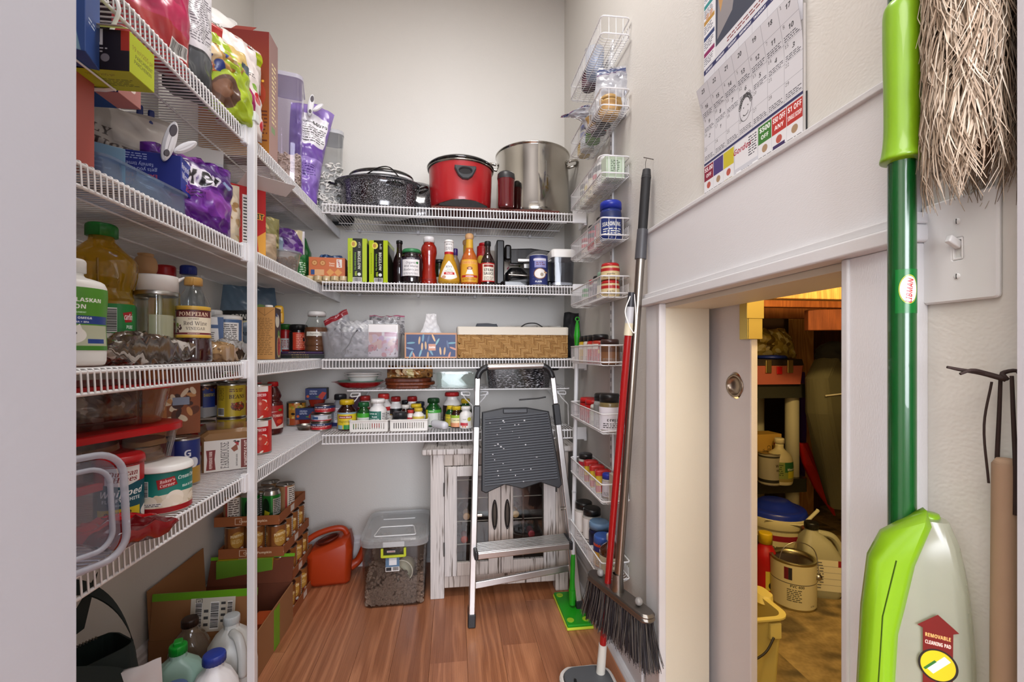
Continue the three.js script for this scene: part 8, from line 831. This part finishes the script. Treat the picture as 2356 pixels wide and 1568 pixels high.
// ---------------------------------------------------------------- big cardboard box, jugs and tote on the floor at the left
{
  carton('pasta_box','yellow box with a barcode lying between the big box and trays','box',[-0.8,0.0,-1.885],0.04,0.2,0.24,0.1,{base:'#b9a81c',front:(c,w,h)=>{fill(c,'#6a9a2c',0,0,w,h);},side:(c,w,h)=>fill(c,'#b09a1c',0,0,w,h),top:(c,w,h)=>{fill(c,'#c4b020',0,0,w,h);poly(c,'#b0a02c',[[w*0.6,0],[w,0],[w,h],[w*0.7,h]]);bars(c,w*0.36,h*0.6,w*0.22,h*0.26);fill(c,'#6a9a2c',0,h*0.92,w,h*0.1);}});
  const CB=M(0x9a6b42,{roughness:0.85}),CI=M(0x6a3620,{roughness:0.9}),GT=M(0x6aa81e,{roughness:0.35}),t=thing('cardboard_box','large open brown shipping box with green tape and a white label','box',[-0.775,0.0005,-1.665]),w=0.31,d=0.32,h=0.15,th=0.004,P=(a,b,c,x,y,z,rx=0,rz=0)=>box(a,b,c,0.0008).rotateX(rx).rotateZ(rz).translate(x,y,z);
  mesh('panel',P(w,h,th,0,0,d / 2),CB,t);mesh('panel',P(w,h,th,0,0,-d / 2),CI,t);for(const s of [-1,1]) mesh('panel',P(th,h,d,(s*w) / 2,0,0),CB,t);mesh('bottom',P(w,th,d,0,0,0),CI,t);
  const ff=[0,h,d / 2],fr=-0.12;mesh('flap',P(w - 0.005,0.135,th,...ff,fr),CB,t);mesh('flap',P(w - 0.006,0.1,th,0,h,-d / 2,-0.35),CI,t);mesh('flap',P(th,0.15,d - 0.01,-w / 2,h,0,0,0.05),CB,t);
  mesh('tape',P(w - 0.004,0.022,0.0055,0,h + 0.113,d / 2 - 0.014,fr),GT,t);mesh('tape',P(w - 0.004,0.012,0.0055,0,h + 0.085,-d / 2 - 0.03,-0.35),GT,t);mesh('tape',[P(0.001,h - 0.01,0.05,w / 2 + 0.0026,0.003,0.0)],GT,t);
  const p=paint(0.12,0.09,2400,(c,W,H)=>{bg(c,'#d9d3c4',W,H);for(const [x,k] of [[0.1,0.16],[0.44,0.2],[0.82,0.12]]) bars(c,W*x,H*0.12,W*k,H*0.82,false);fine(c,W*0.3,H*0.3,W*0.1,H*0.6,'#444',3);fine(c,W*0.68,H*0.1,W*0.1,H*0.7,'#444',4);c.strokeStyle='#222';c.lineWidth=3;c.strokeRect(W*0.12,H*0.02,W*0.13,H*0.12);txt(c,'S',W*0.185,H*0.085,H*0.12,'#222',{rot:PI / 2});});mesh('label',remap(new THREE.PlaneGeometry(0.13,0.1).rotateX(fr).translate(0.025,h + 0.066,d / 2 - 0.005),p),p.mat(0.6),t);
  solo('snack_box','small orange box inside the open shipping box','box',box(0.05,0.13,0.08,0.002),M(0xb0481c,{roughness:0.5}),[-0.65,0.006,-1.62]);
  function jug(label,x,z,H,mat,capM,o={}){const g=thing('jug',label,'jug',[x,0.001,z],o.turn||0.4),w2=o.w||0.13,dd=o.d||0.13;mesh('body',loft([[0,w2*0.92,dd*0.92,0.03],[0.012,w2,dd,0.035],[H*0.55,w2,dd,0.035],[H*0.7,w2*0.92,dd*0.92,0.04],[H*0.82,w2*0.66,dd*0.66,0.04],[H*0.89,0.04,0.04,0.02],[H*0.95,0.036,0.036,0.018]],7),mat,g);if(o.handle) mesh('handle',path(spline([[0,H*0.86,0.022],[0.012,H*0.85,0.055],[0.02,H*0.7,dd*0.56],[0.02,H*0.5,dd*0.54]],18),0.012,10),mat,g);mesh('cap',capGeo(o.cr||0.021,0.022).translate(0,H*0.93,0),capM,g);if(o.top) mesh('flip_top',box(0.02,0.012,0.024,0.004,0,H*0.93 + 0.02,0),capM,g);return g;}
  const HD=M(0xdfe0dc,{roughness:0.35,transmission:0.15,thickness:0});
  jug('clear jug with a dark brown cap, rear left of the jugs',-0.7534,-1.395,0.27,frosted(0xc8b49c,0.8,0.08),plastic(0x2c1a12,0.4),{w:0.11,d:0.1});jug('white gallon jug with a clear cap beside the pole',-0.63,-1.37,0.285,HD,frosted(0xe8eef0,0.5,0.2),{w:0.125,d:0.125,handle:1,turn:0.5});jug('pale teal detergent jug with a green flip cap',-0.7113,-1.265,0.275,M(0xa9cdbd,{roughness:0.3,transmission:0.15,thickness:0}),plastic(0x149a2c,0.35),{w:0.14,d:0.08,top:1,cr:0.02});jug('white jug with a royal blue cap, front of the jugs',-0.6095,-1.235,0.262,M(0xe9e9ea,{roughness:0.3}),plastic(0x2a3f9a,0.35),{w:0.115,d:0.09,cr:0.026});jug('white jug with a slate blue cap, nearest and lowest jug',-0.6542,-1.15,0.244,M(0xe4e4e4,{roughness:0.3}),plastic(0x5a719f,0.4),{w:0.1,d:0.08,cr:0.026});
  const TM=M(0x10211f,{roughness:0.7,sheen:0.3}),b=thing('tote_bag','dark green tote bag with drooping handles under the lowest shelf','bag',[-0.82,0.001,-1.03],1.0);b.scale.set(0.8,1.16,0.68);mesh('body',crumple(loft([[0,0.3,0.2,0.04],[0.1,0.34,0.22,0.05],[0.28,0.33,0.19,0.05],[0.33,0.32,0.15,0.04],[0.33,0.312,0.142,0.038],[0.15,0.32,0.2,0.04]],8),0.006,9),TM,b);
  const strap=(pts,wd)=>{const q=spline(pts,36),pos=[],idx=[];q.forEach(([x,y,z],i)=>{pos.push(x,y + wd*0.36,z - wd*0.36,x + 0.002,y - wd*0.36,z + wd*0.36);if(i){const k=i*2;idx.push(k - 2,k,k - 1,k - 1,k,k + 1);}});const g=new THREE.BufferGeometry();g.setAttribute('position',new THREE.Float32BufferAttribute(pos,3));g.setIndex(idx);g.computeVertexNormals();const f=g.clone(),a=f.attributes.position;for(let i=0;i<a.count;i++) a.setY(i,a.getY(i) + 0.003);return merge([flat(g),flat(f)]);};
  mesh('handle',strap([[-0.12,0.3,0.09],[-0.1,0.37,0.11],[0.0,0.345,0.14],[0.1,0.3,0.15],[0.13,0.26,0.12]],0.034),TM,b);mesh('handle',strap([[-0.06,0.3,-0.06],[-0.04,0.42,-0.05],[0.05,0.455,-0.03],[0.13,0.4,0.0],[0.16,0.3,0.05],[0.1,0.26,0.09]],0.034),TM,b);mesh('zipper',Array.from({length:34},(_,i)=>box(0.003,0.004,0.008,0,-0.12 + i*0.007,0.334,-0.055)),metal(0xa9a49c,0.4),b).userData.kind='stuff';
  for(const s of [[-0.13,0.33],[0.02,0.34]]) mesh('corner_flap',ext([[0,0],[0.07,0.02],[0.1,0.12]],0.004,0.001).translate(s[0],s[1],-0.07),TM,b);
  solo('milk_jug','white lidded jug inside the dark green tote','jug',[lathe(smooth([[0.001,0],[0.055,0.002],[0.06,0.02],[0.06,0.2],[0.045,0.26],[0.025,0.29]],3),28),capGeo(0.027,0.02).translate(0,0.29,0)],M(0xdedede,{roughness:0.35}),[-0.84,0.03,-1.06],0);
  bag('plastic_bag','crumpled white plastic bag standing in front of the green tote',[-0.69,0.001,-1.045],0.7,0.15,0.36,0.09,(c,w2,h2)=>bg(c,'#d6d6d9',w2,h2),{amp:0.007,f:12,seed:401,rough:0.45,wf:(v)=>1 - 0.2*v});
}

// ---------------------------------------------------------------- closet under the stairs
{
  const RES=M(0x34342c,{roughness:0.25}),PST=M(0xa9a58c,{roughness:0.5}),t=thing('utility_shelf','dark plastic utility shelf on round grey posts in the closet','shelf',[1.60,0,-2.36]),ys=[0.7917,0.2814],px=0.255;
  for(const s of [-1,1]) for(const z of [0.1,-0.18]) mesh('post',new THREE.CylinderGeometry(0.035,0.035,0.86,20).translate(s*px,0.43,z),PST,t);
  for(const y of ys) mesh('shelf_board',[loft([[y,0.62,0.4,0.03,0,-0.04],[y + 0.074,0.62,0.4,0.03,0,-0.04]])],RES,t);
  const yA=ys[0] + 0.0745,yB=ys[1] + 0.0745;
  {const b=thing('tool_box','faded red metal tool box with two pale clasps','toolbox',[1.6721,yA,-2.26]);mesh('body',loft([[0.001,0.34,0.17,0.01],[0.1,0.36,0.18,0.01]]),M(0xa8584a,{roughness:0.55}),b);mesh('lid',loft([[0.102,0.365,0.185,0.01],[0.135,0.355,0.17,0.01]]),M(0x2a201a,{roughness:0.5}),b);for(const x of [0.0,0.125]) mesh('clasp',box(0.032,0.068,0.008,0.002,x - 0.03,0.062,0.094),metal(0xc9b878,0.4),b);mesh('hasp',box(0.03,0.04,0.006,0.002,0.035,0.055,0.092),RED,b);}
  solo('tape_roll','royal blue round lid lying on the red tool box','lid',lathe([[0,0.02],[0.07,0.02],[0.08,0.012],[0.08,0],[0,0]],30),plastic(0x1a2f8a,0.4),[1.7084,yA + 0.136,-2.24]);
  bag('plastic_bag','yellowish clear plastic bag heaped above the red tool box',[1.7774,yA + 0.136,-2.33],0.1,0.36,0.17,0.14,(c,w,h)=>{bg(c,'#b09a4a',w,h);blobs(c,['#c8b464','#8a7430','#d8cc90','#6a5620'],0,0,w,h,40,w*0.02,w*0.09,5);},{amp:0.014,f:14,seed:301,rough:0.2,base:0.4,wf:(v)=>1 - 0.45*v});
  carton('tile_box','brown tile carton standing on end with sideways lettering','box',[1.6602,yB,-2.24],0.05,0.155,0.245,0.1,{base:'#b08a3c',front:(c,w,h)=>{fill(c,'#b48e40',0,0,w,h);txt(c,'WALL TILE',w*0.3,h*0.5,w*0.13,'#4a3a1c',{rot:PI / 2,st:'normal',max:h*0.7});txt(c,'CERAMIC',w*0.5,h*0.46,w*0.17,'#2c2212',{rot:PI / 2,st:'normal',max:h*0.8});txt(c,'daltile',w*0.8,h*0.6,w*0.2,'#2c2212',{rot:PI / 2,max:h*0.5});fill(c,'#b01c24',w*0.7,h*0.1,w*0.2,w*0.2);fine(c,w*0.63,h*0.12,w*0.04,h*0.5,'#4a3a1c',1);}},{ppm:1300});
  flask('solvent_bottle','cream plastic solvent bottle with a green label','bottle',[1.6841,yB,-2.14],0,{H:0.235,r:0.06,mat:M(0xd6cda0,{roughness:0.4}),prof:smooth([[0.056,0.001],[0.06,0.01],[0.06,0.13],[0.05,0.155],[0.022,0.18],[0.02,0.205]],3),cap:[0.023,0.026,M(0xd9d0a8,{roughness:0.4})],ppm:1100,lab:[0.02,0.12,(c,w,h)=>{bg(c,'#8a9a4a',w,h);fill(c,'#2a6a3a',w*0.46,0,w*0.3,h*0.5);fill(c,'#c8c030',w*0.5,h*0.45,w*0.24,h*0.35);txt(c,'Mineral Spirits',w*0.6,h*0.36,h*0.14,'#f0f0e0',{max:w*0.22});fill(c,'#9a8a4a',0,h*0.84,w,h*0.2);fine(c,w*0.34,h*0.1,w*0.1,h*0.6,'#3a4a1a',6);}]});
  tin('wall_can','pale metal can with dark bands beside the solvent bottle','can',[1.6273,yB,-2.14],0.2,0.052,0.16,paint(0.33,0.16,900,(c,w,h)=>{bg(c,'#b8b49c',w,h);fill(c,'#2a2a24',0,h*0.84,w,h*0.1);fill(c,'#3a3a32',0,h*0.04,w,h*0.06);txt(c,'Wall',w*0.52,h*0.36,h*0.12,'#222');txt(c,'88m',w*0.52,h*0.52,h*0.1,'#222');}));
  {const b=thing('bucket','white pest control bucket with a blue lid and wire handle','bucket',[1.575,0,-2.03]);mesh('body',lathe([[0,0.001],[0.115,0.001],[0.128,0.2],[0.138,0.205],[0.14,0.25],[0.13,0.252],[0,0.252]],40),M(0xcfc79c,{roughness:0.4}),b);mesh('lid',lathe(smooth([[0.138,0.25],[0.13,0.275],[0.1,0.28],[0.06,0.31],[0,0.315]],3),36),plastic(0x1a2f9a,0.3),b);mesh('handle',[path(spline([[-0.12,0.25,0.09],[0.03,0.24,0.15],[0.14,0.29,0.1]],14),0.003),rod([0.05,0.255,0.145],[0.14,0.285,0.105],0.008,10)],M(0xd0cba8,{roughness:0.4}),b);const p=paint(0.7,0.13,800,(c,w,h)=>{bg(c,'#cfc79c',w,h);fill(c,'#8a2030',w*0.3,h*0.12,w*0.4,h*0.2);txt(c,'PEST CONTROL',w*0.52,h*0.62,h*0.3,'#1c1c1c',{st:'normal',max:w*0.3});});mesh('label',remap(sleeve(0.122,0.1275,0.06,0.19,36),p),p.mat(0.4),b);}
  {const b=thing('paint_can','dented cream paint can with a wire bail and dark paint inside','can',[1.40,0,-1.70]),r=0.083,h=0.19;mesh('body',lathe([[0,0.003],[r,0.003],[r*1.02,0],[r,0.005],[r,h - 0.006],[r*1.03,h - 0.002],[r*1.01,h],[r*0.86,h - 0.002],[r*0.84,h - 0.012]],44),metal(0xb9b08a,0.35),b);mesh('paint',lathe([[0,h - 0.012],[r*0.84,h - 0.012]],36),M(0x2c1c14,{roughness:0.25}),b);const p=paint(0.52,0.17,1300,(c,W,H)=>{bg(c,'#cdc49a',W,H);fill(c,'#26262e',0,H*0.42,W,H*0.014);fill(c,'#6a1a2a',W*0.33,H*0.06,W*0.03,H*0.28);fill(c,'#26262e',W*0.36,H*0.06,W*0.025,H*0.28);txt(c,'PVC 400',W*0.37,H*0.48,H*0.08,'#2a2a26',{al:'left'});fine(c,W*0.35,H*0.54,W*0.1,H*0.3,'#3a3a32',7);txt(c,'3.78 L',W*0.54,H*0.92,H*0.05,'#333');fine(c,W*0.62,H*0.88,W*0.02,H*0.06,'#222',2);});mesh('label',remap(sleeve(r + 0.0006,r + 0.0006,0.008,h - 0.01,40),p),p.mat(0.4),b);mesh('bail_handle',path(spline([[-0.08,0.15,0.01],[-0.05,0.23,0.01],[0.0,0.255,0.02],[0.06,0.23,0.04],[0.06,0.13,0.07]],24),0.0018),TIN,b);mesh('bail_ear',new THREE.SphereGeometry(0.014,14,10).translate(0.058,0.13,0.066),TIN,b);}
  {const b=thing('grey_jug','grey green chemical jug with a side handle and white label','jug',[1.565,0,-1.75],-0.35),G=M(0xa5a283,{roughness:0.4});mesh('body',loft([[0,0.13,0.1,0.025],[0.02,0.15,0.115,0.03],[0.17,0.15,0.115,0.03],[0.23,0.11,0.1,0.03,-0.018],[0.265,0.05,0.05,0.024,-0.03],[0.28,0.046,0.046,0.022,-0.03]],6),G,b);mesh('cap',capGeo(0.027,0.028).translate(-0.03,0.275,0),BLACK,b);mesh('handle',path(spline([[-0.01,0.258,0],[0.05,0.245,0],[0.082,0.19,0],[0.078,0.13,0]],18),0.014,10),G,b);const p=paint(0.12,0.12,900,(c,w,h)=>{bg(c,'#d6d0b0',w,h);c.strokeStyle='#777';for(let i=1;i<5;i++){c.beginPath();c.moveTo(0,(i*h) / 5);c.lineTo(w,(i*h) / 5);c.stroke();}fine(c,w*0.05,h*0.05,w*0.4,h*0.9,'#666',10);fill(c,'#8a1c20',w*0.9,0,w*0.1,h*0.2);});mesh('label',remap(new THREE.PlaneGeometry(0.12,0.13).translate(0,0.1,0.0585),p),p.mat(0.5),b);}
  flask('squeeze_bottle','red bottle with a yellow cap behind the yellow bin','bottle',[1.335,0,-1.78],0,{H:0.26,r:0.045,sh:0.16,nr:0.026,mat:M(0xa81018,{roughness:0.35}),cap:[0.027,0.045,plastic(0xd0b01c,0.4),0],ppm:900,lab:[0.03,0.13,(c,w,h)=>{bg(c,'#a81018',w,h);fill(c,'#c8b84a',w*0.4,h*0.2,w*0.25,h*0.8);disc(c,'#1a1a1a',w*0.5,h*0.8,w*0.06);}]});
  flask('spray_bottle','small dark can with a yellow label beside the red bottle','can',[1.36,0,-1.875],0,{H:0.2,r:0.03,sh:0.17,nr:0.02,mat:M(0x1c1c1a,{roughness:0.4}),cap:[0.028,0.045,BLACK,0],lab:[0.03,0.12,(c,w,h)=>bg(c,'#c8b030',w,h)]});
  flask('cleaner_bottle','cream bottle with a brown cap behind the paint can','bottle',[1.60,0,-1.86],0,{H:0.24,r:0.045,sh:0.14,nr:0.02,mat:M(0xc9bf92,{roughness:0.4}),cap:[0.022,0.02,plastic(0x6a3a1c,0.4)]});
  {const b=thing('waste_bin','yellow cream plastic waste bin just inside the closet opening','bin',[0.862,0,-1.29]),YB=M(0xd0be6a,{roughness:0.5});mesh('body',binGeo(0.18,0.285,0.27,{taper:0.78,r:0.03,lip:0.012,th:0.004}),YB,b);mesh('spout',loft([[0.27,0.05,0.09,0.025,0.086],[0.289,0.04,0.07,0.02,0.094]]),YB,b);mesh('wire_handle',path(spline([[0.03,0.235,0.136],[0.0,0.2,0.142],[-0.05,0.17,0.138]],10),0.003),M(0x2a2418,{roughness:0.5}),b);mesh('bracket',box(0.035,0.045,0.012,0.003,0.04,0.225,0.126),YB,b);}
  {const g=(n,l,cat,pts,wd,dp,m,pos,ry)=>{const o=solo(n,l,cat,crumple(loft(pts,7),0.012,7),m,pos,ry);return o;};
  g('rain_jacket','olive green jacket hanging in the dark of the closet','jacket',[[0,0.16,0.1,0.05,0.1],[0.25,0.22,0.12,0.06,0.05],[0.5,0.26,0.13,0.06,0.0],[0.68,0.24,0.12,0.06,-0.02],[0.78,0.12,0.1,0.05,0.0],[0.82,0.05,0.05,0.024,0.01]],0,0,M(0x55523a,{roughness:0.8}),[1.95,0.22,-2.12],0.2);mesh('drawcord',rod([-0.12,0.6,0.075],[0.06,0.61,0.08],0.004),M(0xd6d0b8,{roughness:0.6}),scene.getObjectByName('rain_jacket'));mesh('hood',crumple(new THREE.SphereGeometry(0.09,18,12).scale(1,0.8,0.8).translate(0.03,0.8,0),0.012,14),M(0x1a1a18,{roughness:0.8}),scene.getObjectByName('rain_jacket'));
  g('red_umbrella','furled bright red umbrella leaning beside the jacket','umbrella',[[0,0.02,0.02,0.01,0.17],[0.16,0.07,0.06,0.028,0.09],[0.3,0.08,0.07,0.03,0.02],[0.42,0.05,0.05,0.02,-0.03]],0,0,M(0xb81a14,{roughness:0.5}),[1.99,0.1,-2.32],0);
  g('purple_cloth','narrow strip of violet cloth behind the pine stud','cloth',[[0,0.03,0.05,0.012],[0.3,0.035,0.05,0.012],[0.66,0.03,0.04,0.012]],0,0,M(0x4a2a86,{roughness:0.9}),[2.145,0.25,-2.54],0);}
}

// ---------------------------------------------------------------- things hanging by the doorway on the right
{
  const px=0.515,pz=-0.457,GP=M(0x064a1a,{roughness:0.25,clearcoat:0.6}),LM=M(0x76a010,{roughness:0.35,clearcoat:0.3}),t=thing('spray_mop','green spray mop with a lime grip and a milky tank, nearest the doorway','mop',[px,0.8,pz]);
  mesh('pole',new THREE.CylinderGeometry(0.0132,0.0132,0.85,32).translate(0,0.425,0),GP,t);
  const gp=lathe(smooth([[0.0132,0.455],[0.0205,0.458],[0.0192,0.466],[0.0172,0.485],[0.0168,0.53],[0.0176,0.58],[0.0178,0.61],[0.0168,0.635],[0.0132,0.642]],4),36);mesh('grip',gp,LM,t);
  const pl=paint(0.03,0.05,3600,(c,w,h)=>{bg(c,'#0c6426',w,h);disc(c,'#e6e4d8',w*0.5,h*0.46,w*0.34,h*0.3);c.strokeStyle='#c8b83a';c.lineWidth=3;c.beginPath();c.ellipse(w*0.5,h*0.46,w*0.36,h*0.32,0,0,7);c.stroke();txt(c,'LIBMAN',w*0.52,h*0.5,h*0.2,'#b01c20',{rot:-PI / 2 + 0.1,st:'italic bold',max:h*0.56});});mesh('label',remap(sleeve(0.0134,0.0134,0.28,0.33,16,1.9).rotateY(-0.35),pl),pl.mat(0.25),t);
  const prof=[[-0.022,0.03],[0.016,0.062],[0.02,0.045],[0.006,0.0],[-0.008,-0.08],[-0.012,-0.18],[-0.012,-0.33],[-0.042,-0.33],[-0.045,-0.18],[-0.04,-0.06],[-0.034,0.0]];const arm=ext(prof,0.03,0.008).rotateY(-0.62).translate(-0.011,0,0.0145);mesh('handle_arm',toCreasedNormals(arm,0.9),LM,t);mesh('seam',path([[-0.012,0.005,0.0],[-0.024,-0.06,0.004],[-0.03,-0.18,0.004],[-0.03,-0.33,0.004]].map(([x,y,z])=>[x*0.81 - 0.0198,y,x*0.58 + 0.0271]),0.0006,4),M(0x3f5a08,{roughness:0.6}),t);
  const tank=loft(Array.from({length:17},(_,i)=>{const k=i / 16,y=-0.34 + 0.388*k,q=Math.sqrt(Math.max(0,1 - Math.max(0,(k - 0.45) / 0.57)**2.2));return [y,0.096*q + 0.004,0.05*Math.sqrt(q),0.024*q + 0.002,0.002 + 0.016*(1 - q),0.012];}),10).rotateY(-0.65);mesh('tank',tank.translate(0.014,0,-0.002),M(0xe2e4d2,{roughness:0.2,transmission:0.72,thickness:0}),t);mesh('tank_cap',lathe([[0,0.008],[0.01,0.007],[0.012,0],[0,0]],18).translate(0.022,0.045,0.01),LM,t);
  const ar=paint(0.034,0.11,3200,(c,w,h)=>{c.clearRect(-4,-4,w + 8,h + 8);poly(c,'#6a1410',[[w*0.5,0],[w,h*0.14],[w*0.86,h*0.16],[w*0.84,h],[w*0.14,h],[w*0.14,h*0.16],[0,h*0.14]]);txt(c,'REMOVABLE',w*0.5,h*0.22,h*0.05,'#e0c070',{max:w*0.62});txt(c,'CLEANING PAD',w*0.5,h*0.29,h*0.05,'#e8e0d0',{max:w*0.62});disc(c,'#1a1a14',w*0.5,h*0.5,w*0.48,h*0.16);disc(c,'#d8b81c',w*0.5,h*0.5,w*0.42,h*0.145);c.save();c.translate(w*0.5,h*0.5);c.rotate(0.7);fill(c,'#dcdcd8',-w*0.1,-h*0.11,w*0.2,h*0.2);fill(c,'#2a6a2a',-w*0.16,-h*0.02,w*0.07,h*0.13);c.restore();fine(c,w*0.24,h*0.7,w*0.5,h*0.14,'#e0a060',3);txt(c,'REMOVABLE',w*0.5,h*0.92,h*0.07,'#f0ead8',{max:w*0.6});});
  mesh('arrow_sticker',remap(new THREE.PlaneGeometry(0.034,0.11).rotateY(-0.65).translate(0.0018,-0.102,0.0375),ar),ar.mat(0.35,{alphaTest:0.5}),t);
}
{// lambswool duster hanging from above
  const t=thing('wool_duster','shaggy beige wool duster hanging above the light switch','duster',[0.5365,1.2,-0.407]),r=mulberry(61);mesh('core',crumple(lathe(smooth([[0.004,0.06],[0.018,0.08],[0.022,0.16],[0.022,0.5],[0.02,0.56],[0,0.57]],3),24),0.004,30),M(0x6e5a48,{roughness:1}),t);mesh('handle',rod([0,0.55,0],[0,0.9,0],0.008,12),M(0x8a6a48,{roughness:0.6}),t);
  const l=[[],[],[],[]];for(let i=0;i<5200;i++){const a=r()*2*PI,y=0.07 + 0.42*r(),R=0.016 + 0.008*r(),L=0.045 + 0.05*r(),tw=0.9*n2(y*14,a*1.5) + 0.25*(r() - 0.5),c=Math.cos(a),s=Math.sin(a),q=(k,o,d)=>[c*o + -s*tw*d,y - k,s*o + c*tw*d];if(y<0.1&&r()<0.3) continue;l[(r()*4)|0].push(path([q(0,R*0.7,0),q(L*0.2,R + 0.009,0.003),q(L*0.45,R + 0.0115,0.009),q(L*0.72,R + 0.01 + 0.004*r(),0.018),q(L,R + 0.003 + 0.01*r(),0.031)],(k)=>0.0013*(1 - k*0.8),3));}
  l.forEach((q,i)=>stuff(mesh('wool',q,M([0xa38d78,0xb5a28e,0x83705d,0xc6b7a5][i],{roughness:0.95,sheen:0.4}),t)));
}
{// toggle switch plate
  const z0=-0.475,z1=-0.3982,h=0.119,w=z1 - z0,t=thing('light_switch','white toggle light switch with its screwed wall plate','switch',[WR - 0.001,1.0927,(z0 + z1) / 2],-PI / 2),P2=M(0xdfdfe0,{roughness:0.3});
  mesh('plate',ext(rrect(w,h,0.004,3,0,h / 2),0.006,0.0025,[rrect(0.0095,0.0235,0.0008,1,0,h / 2)]).translate(0,0,0.003),P2,t);mesh('toggle_frame',ext(rrect(0.0105,0.0245,0.0008,1,0,h / 2),0.003,0.0004,[rrect(0.0074,0.02,0.0006,1,0,h / 2)]).translate(0,0,0.0045),P2,t);mesh('toggle_base',box(0.0076,0.02,0.002,0,0,h / 2 - 0.01,0.0028),M(0xcfcfce,{roughness:0.4}),t);const tg=mesh('toggle',box(0.0062,0.0085,0.017,0.0015,0,-0.004,0.009,2),P2,t);tg.position.set(0,h / 2 + 0.003,0.003);tg.rotation.x=-0.5;
  for(const y of [h*0.24,h*0.76]){mesh('screw',[new THREE.SphereGeometry(0.0034,16,8).scale(1,1,0.4).translate(0,y,0.0062)],P2,t);mesh('screw_slot',box(0.0008,0.0056,0.0008,0,0,y - 0.0028,0.0073),M(0x3a3a3a),t);}
}
{// garden claw with a wooden handle
  const bx=0.5593,t=thing('garden_claw','three-pronged garden claw on a wooden handle by the right jamb','tool',[0.5535,0.45,-0.385]),k=M(0x2a1712,{roughness:0.75});
  mesh('handle',lathe([[0,0],[0.0125,0],[0.0115,0.3],[0.0105,0.472],[0.007,0.478],[0,0.479]],24),M(0x9c8068,{roughness:0.75,bumpMap:brushed,bumpScale:0.0006}),t);for(const s of [-1,1]) mesh('prong_bar',path(spline([[-s*0.004,0.425,s*0.0105],[-s*0.004,0.47,s*0.0105],[-s*0.003,0.52,s*0.008],[-s*0.002,0.562,s*0.006]],16),(q)=>0.0022 - 0.0006*q,7),k,t);mesh('prong_bar',path(spline([[-0.004,0.45,-0.012],[-0.006,0.51,-0.0145],[-0.003,0.555,-0.01]],12),0.0011,6),k,t);
  for(const [a,b] of [[-0.041,-0.01],[-0.033,-0.004],[0.008,0.018]]) mesh('prong',path(spline([[0,0.558,0],[a*0.3,0.564,b*0.3 - 0.01],[a*0.7,0.567,b*0.8 - 0.01],[a,0.567 + (a<-0.04?0.003:-0.004),b - 0.012]],12),(q)=>0.0028 - 0.0014*q,7),k,t);
  mesh('cord',path(spline([[0.012,0.45,-0.004],[0.016,0.38,-0.004],[0.014,0.3,-0.008],[0.017,0.22,-0.006],[0.015,0.1,-0.008],[0.016,0.0,-0.006]],40),0.0011,5),k,t);mesh('cord',path(spline([[0.014,0.45,-0.008],[0.013,0.38,-0.008],[0.017,0.3,-0.004],[0.014,0.22,-0.01],[0.018,0.1,-0.004],[0.013,0.0,-0.01]],40),0.0011,5),k,t);
}
renderer.render(scene,camera);
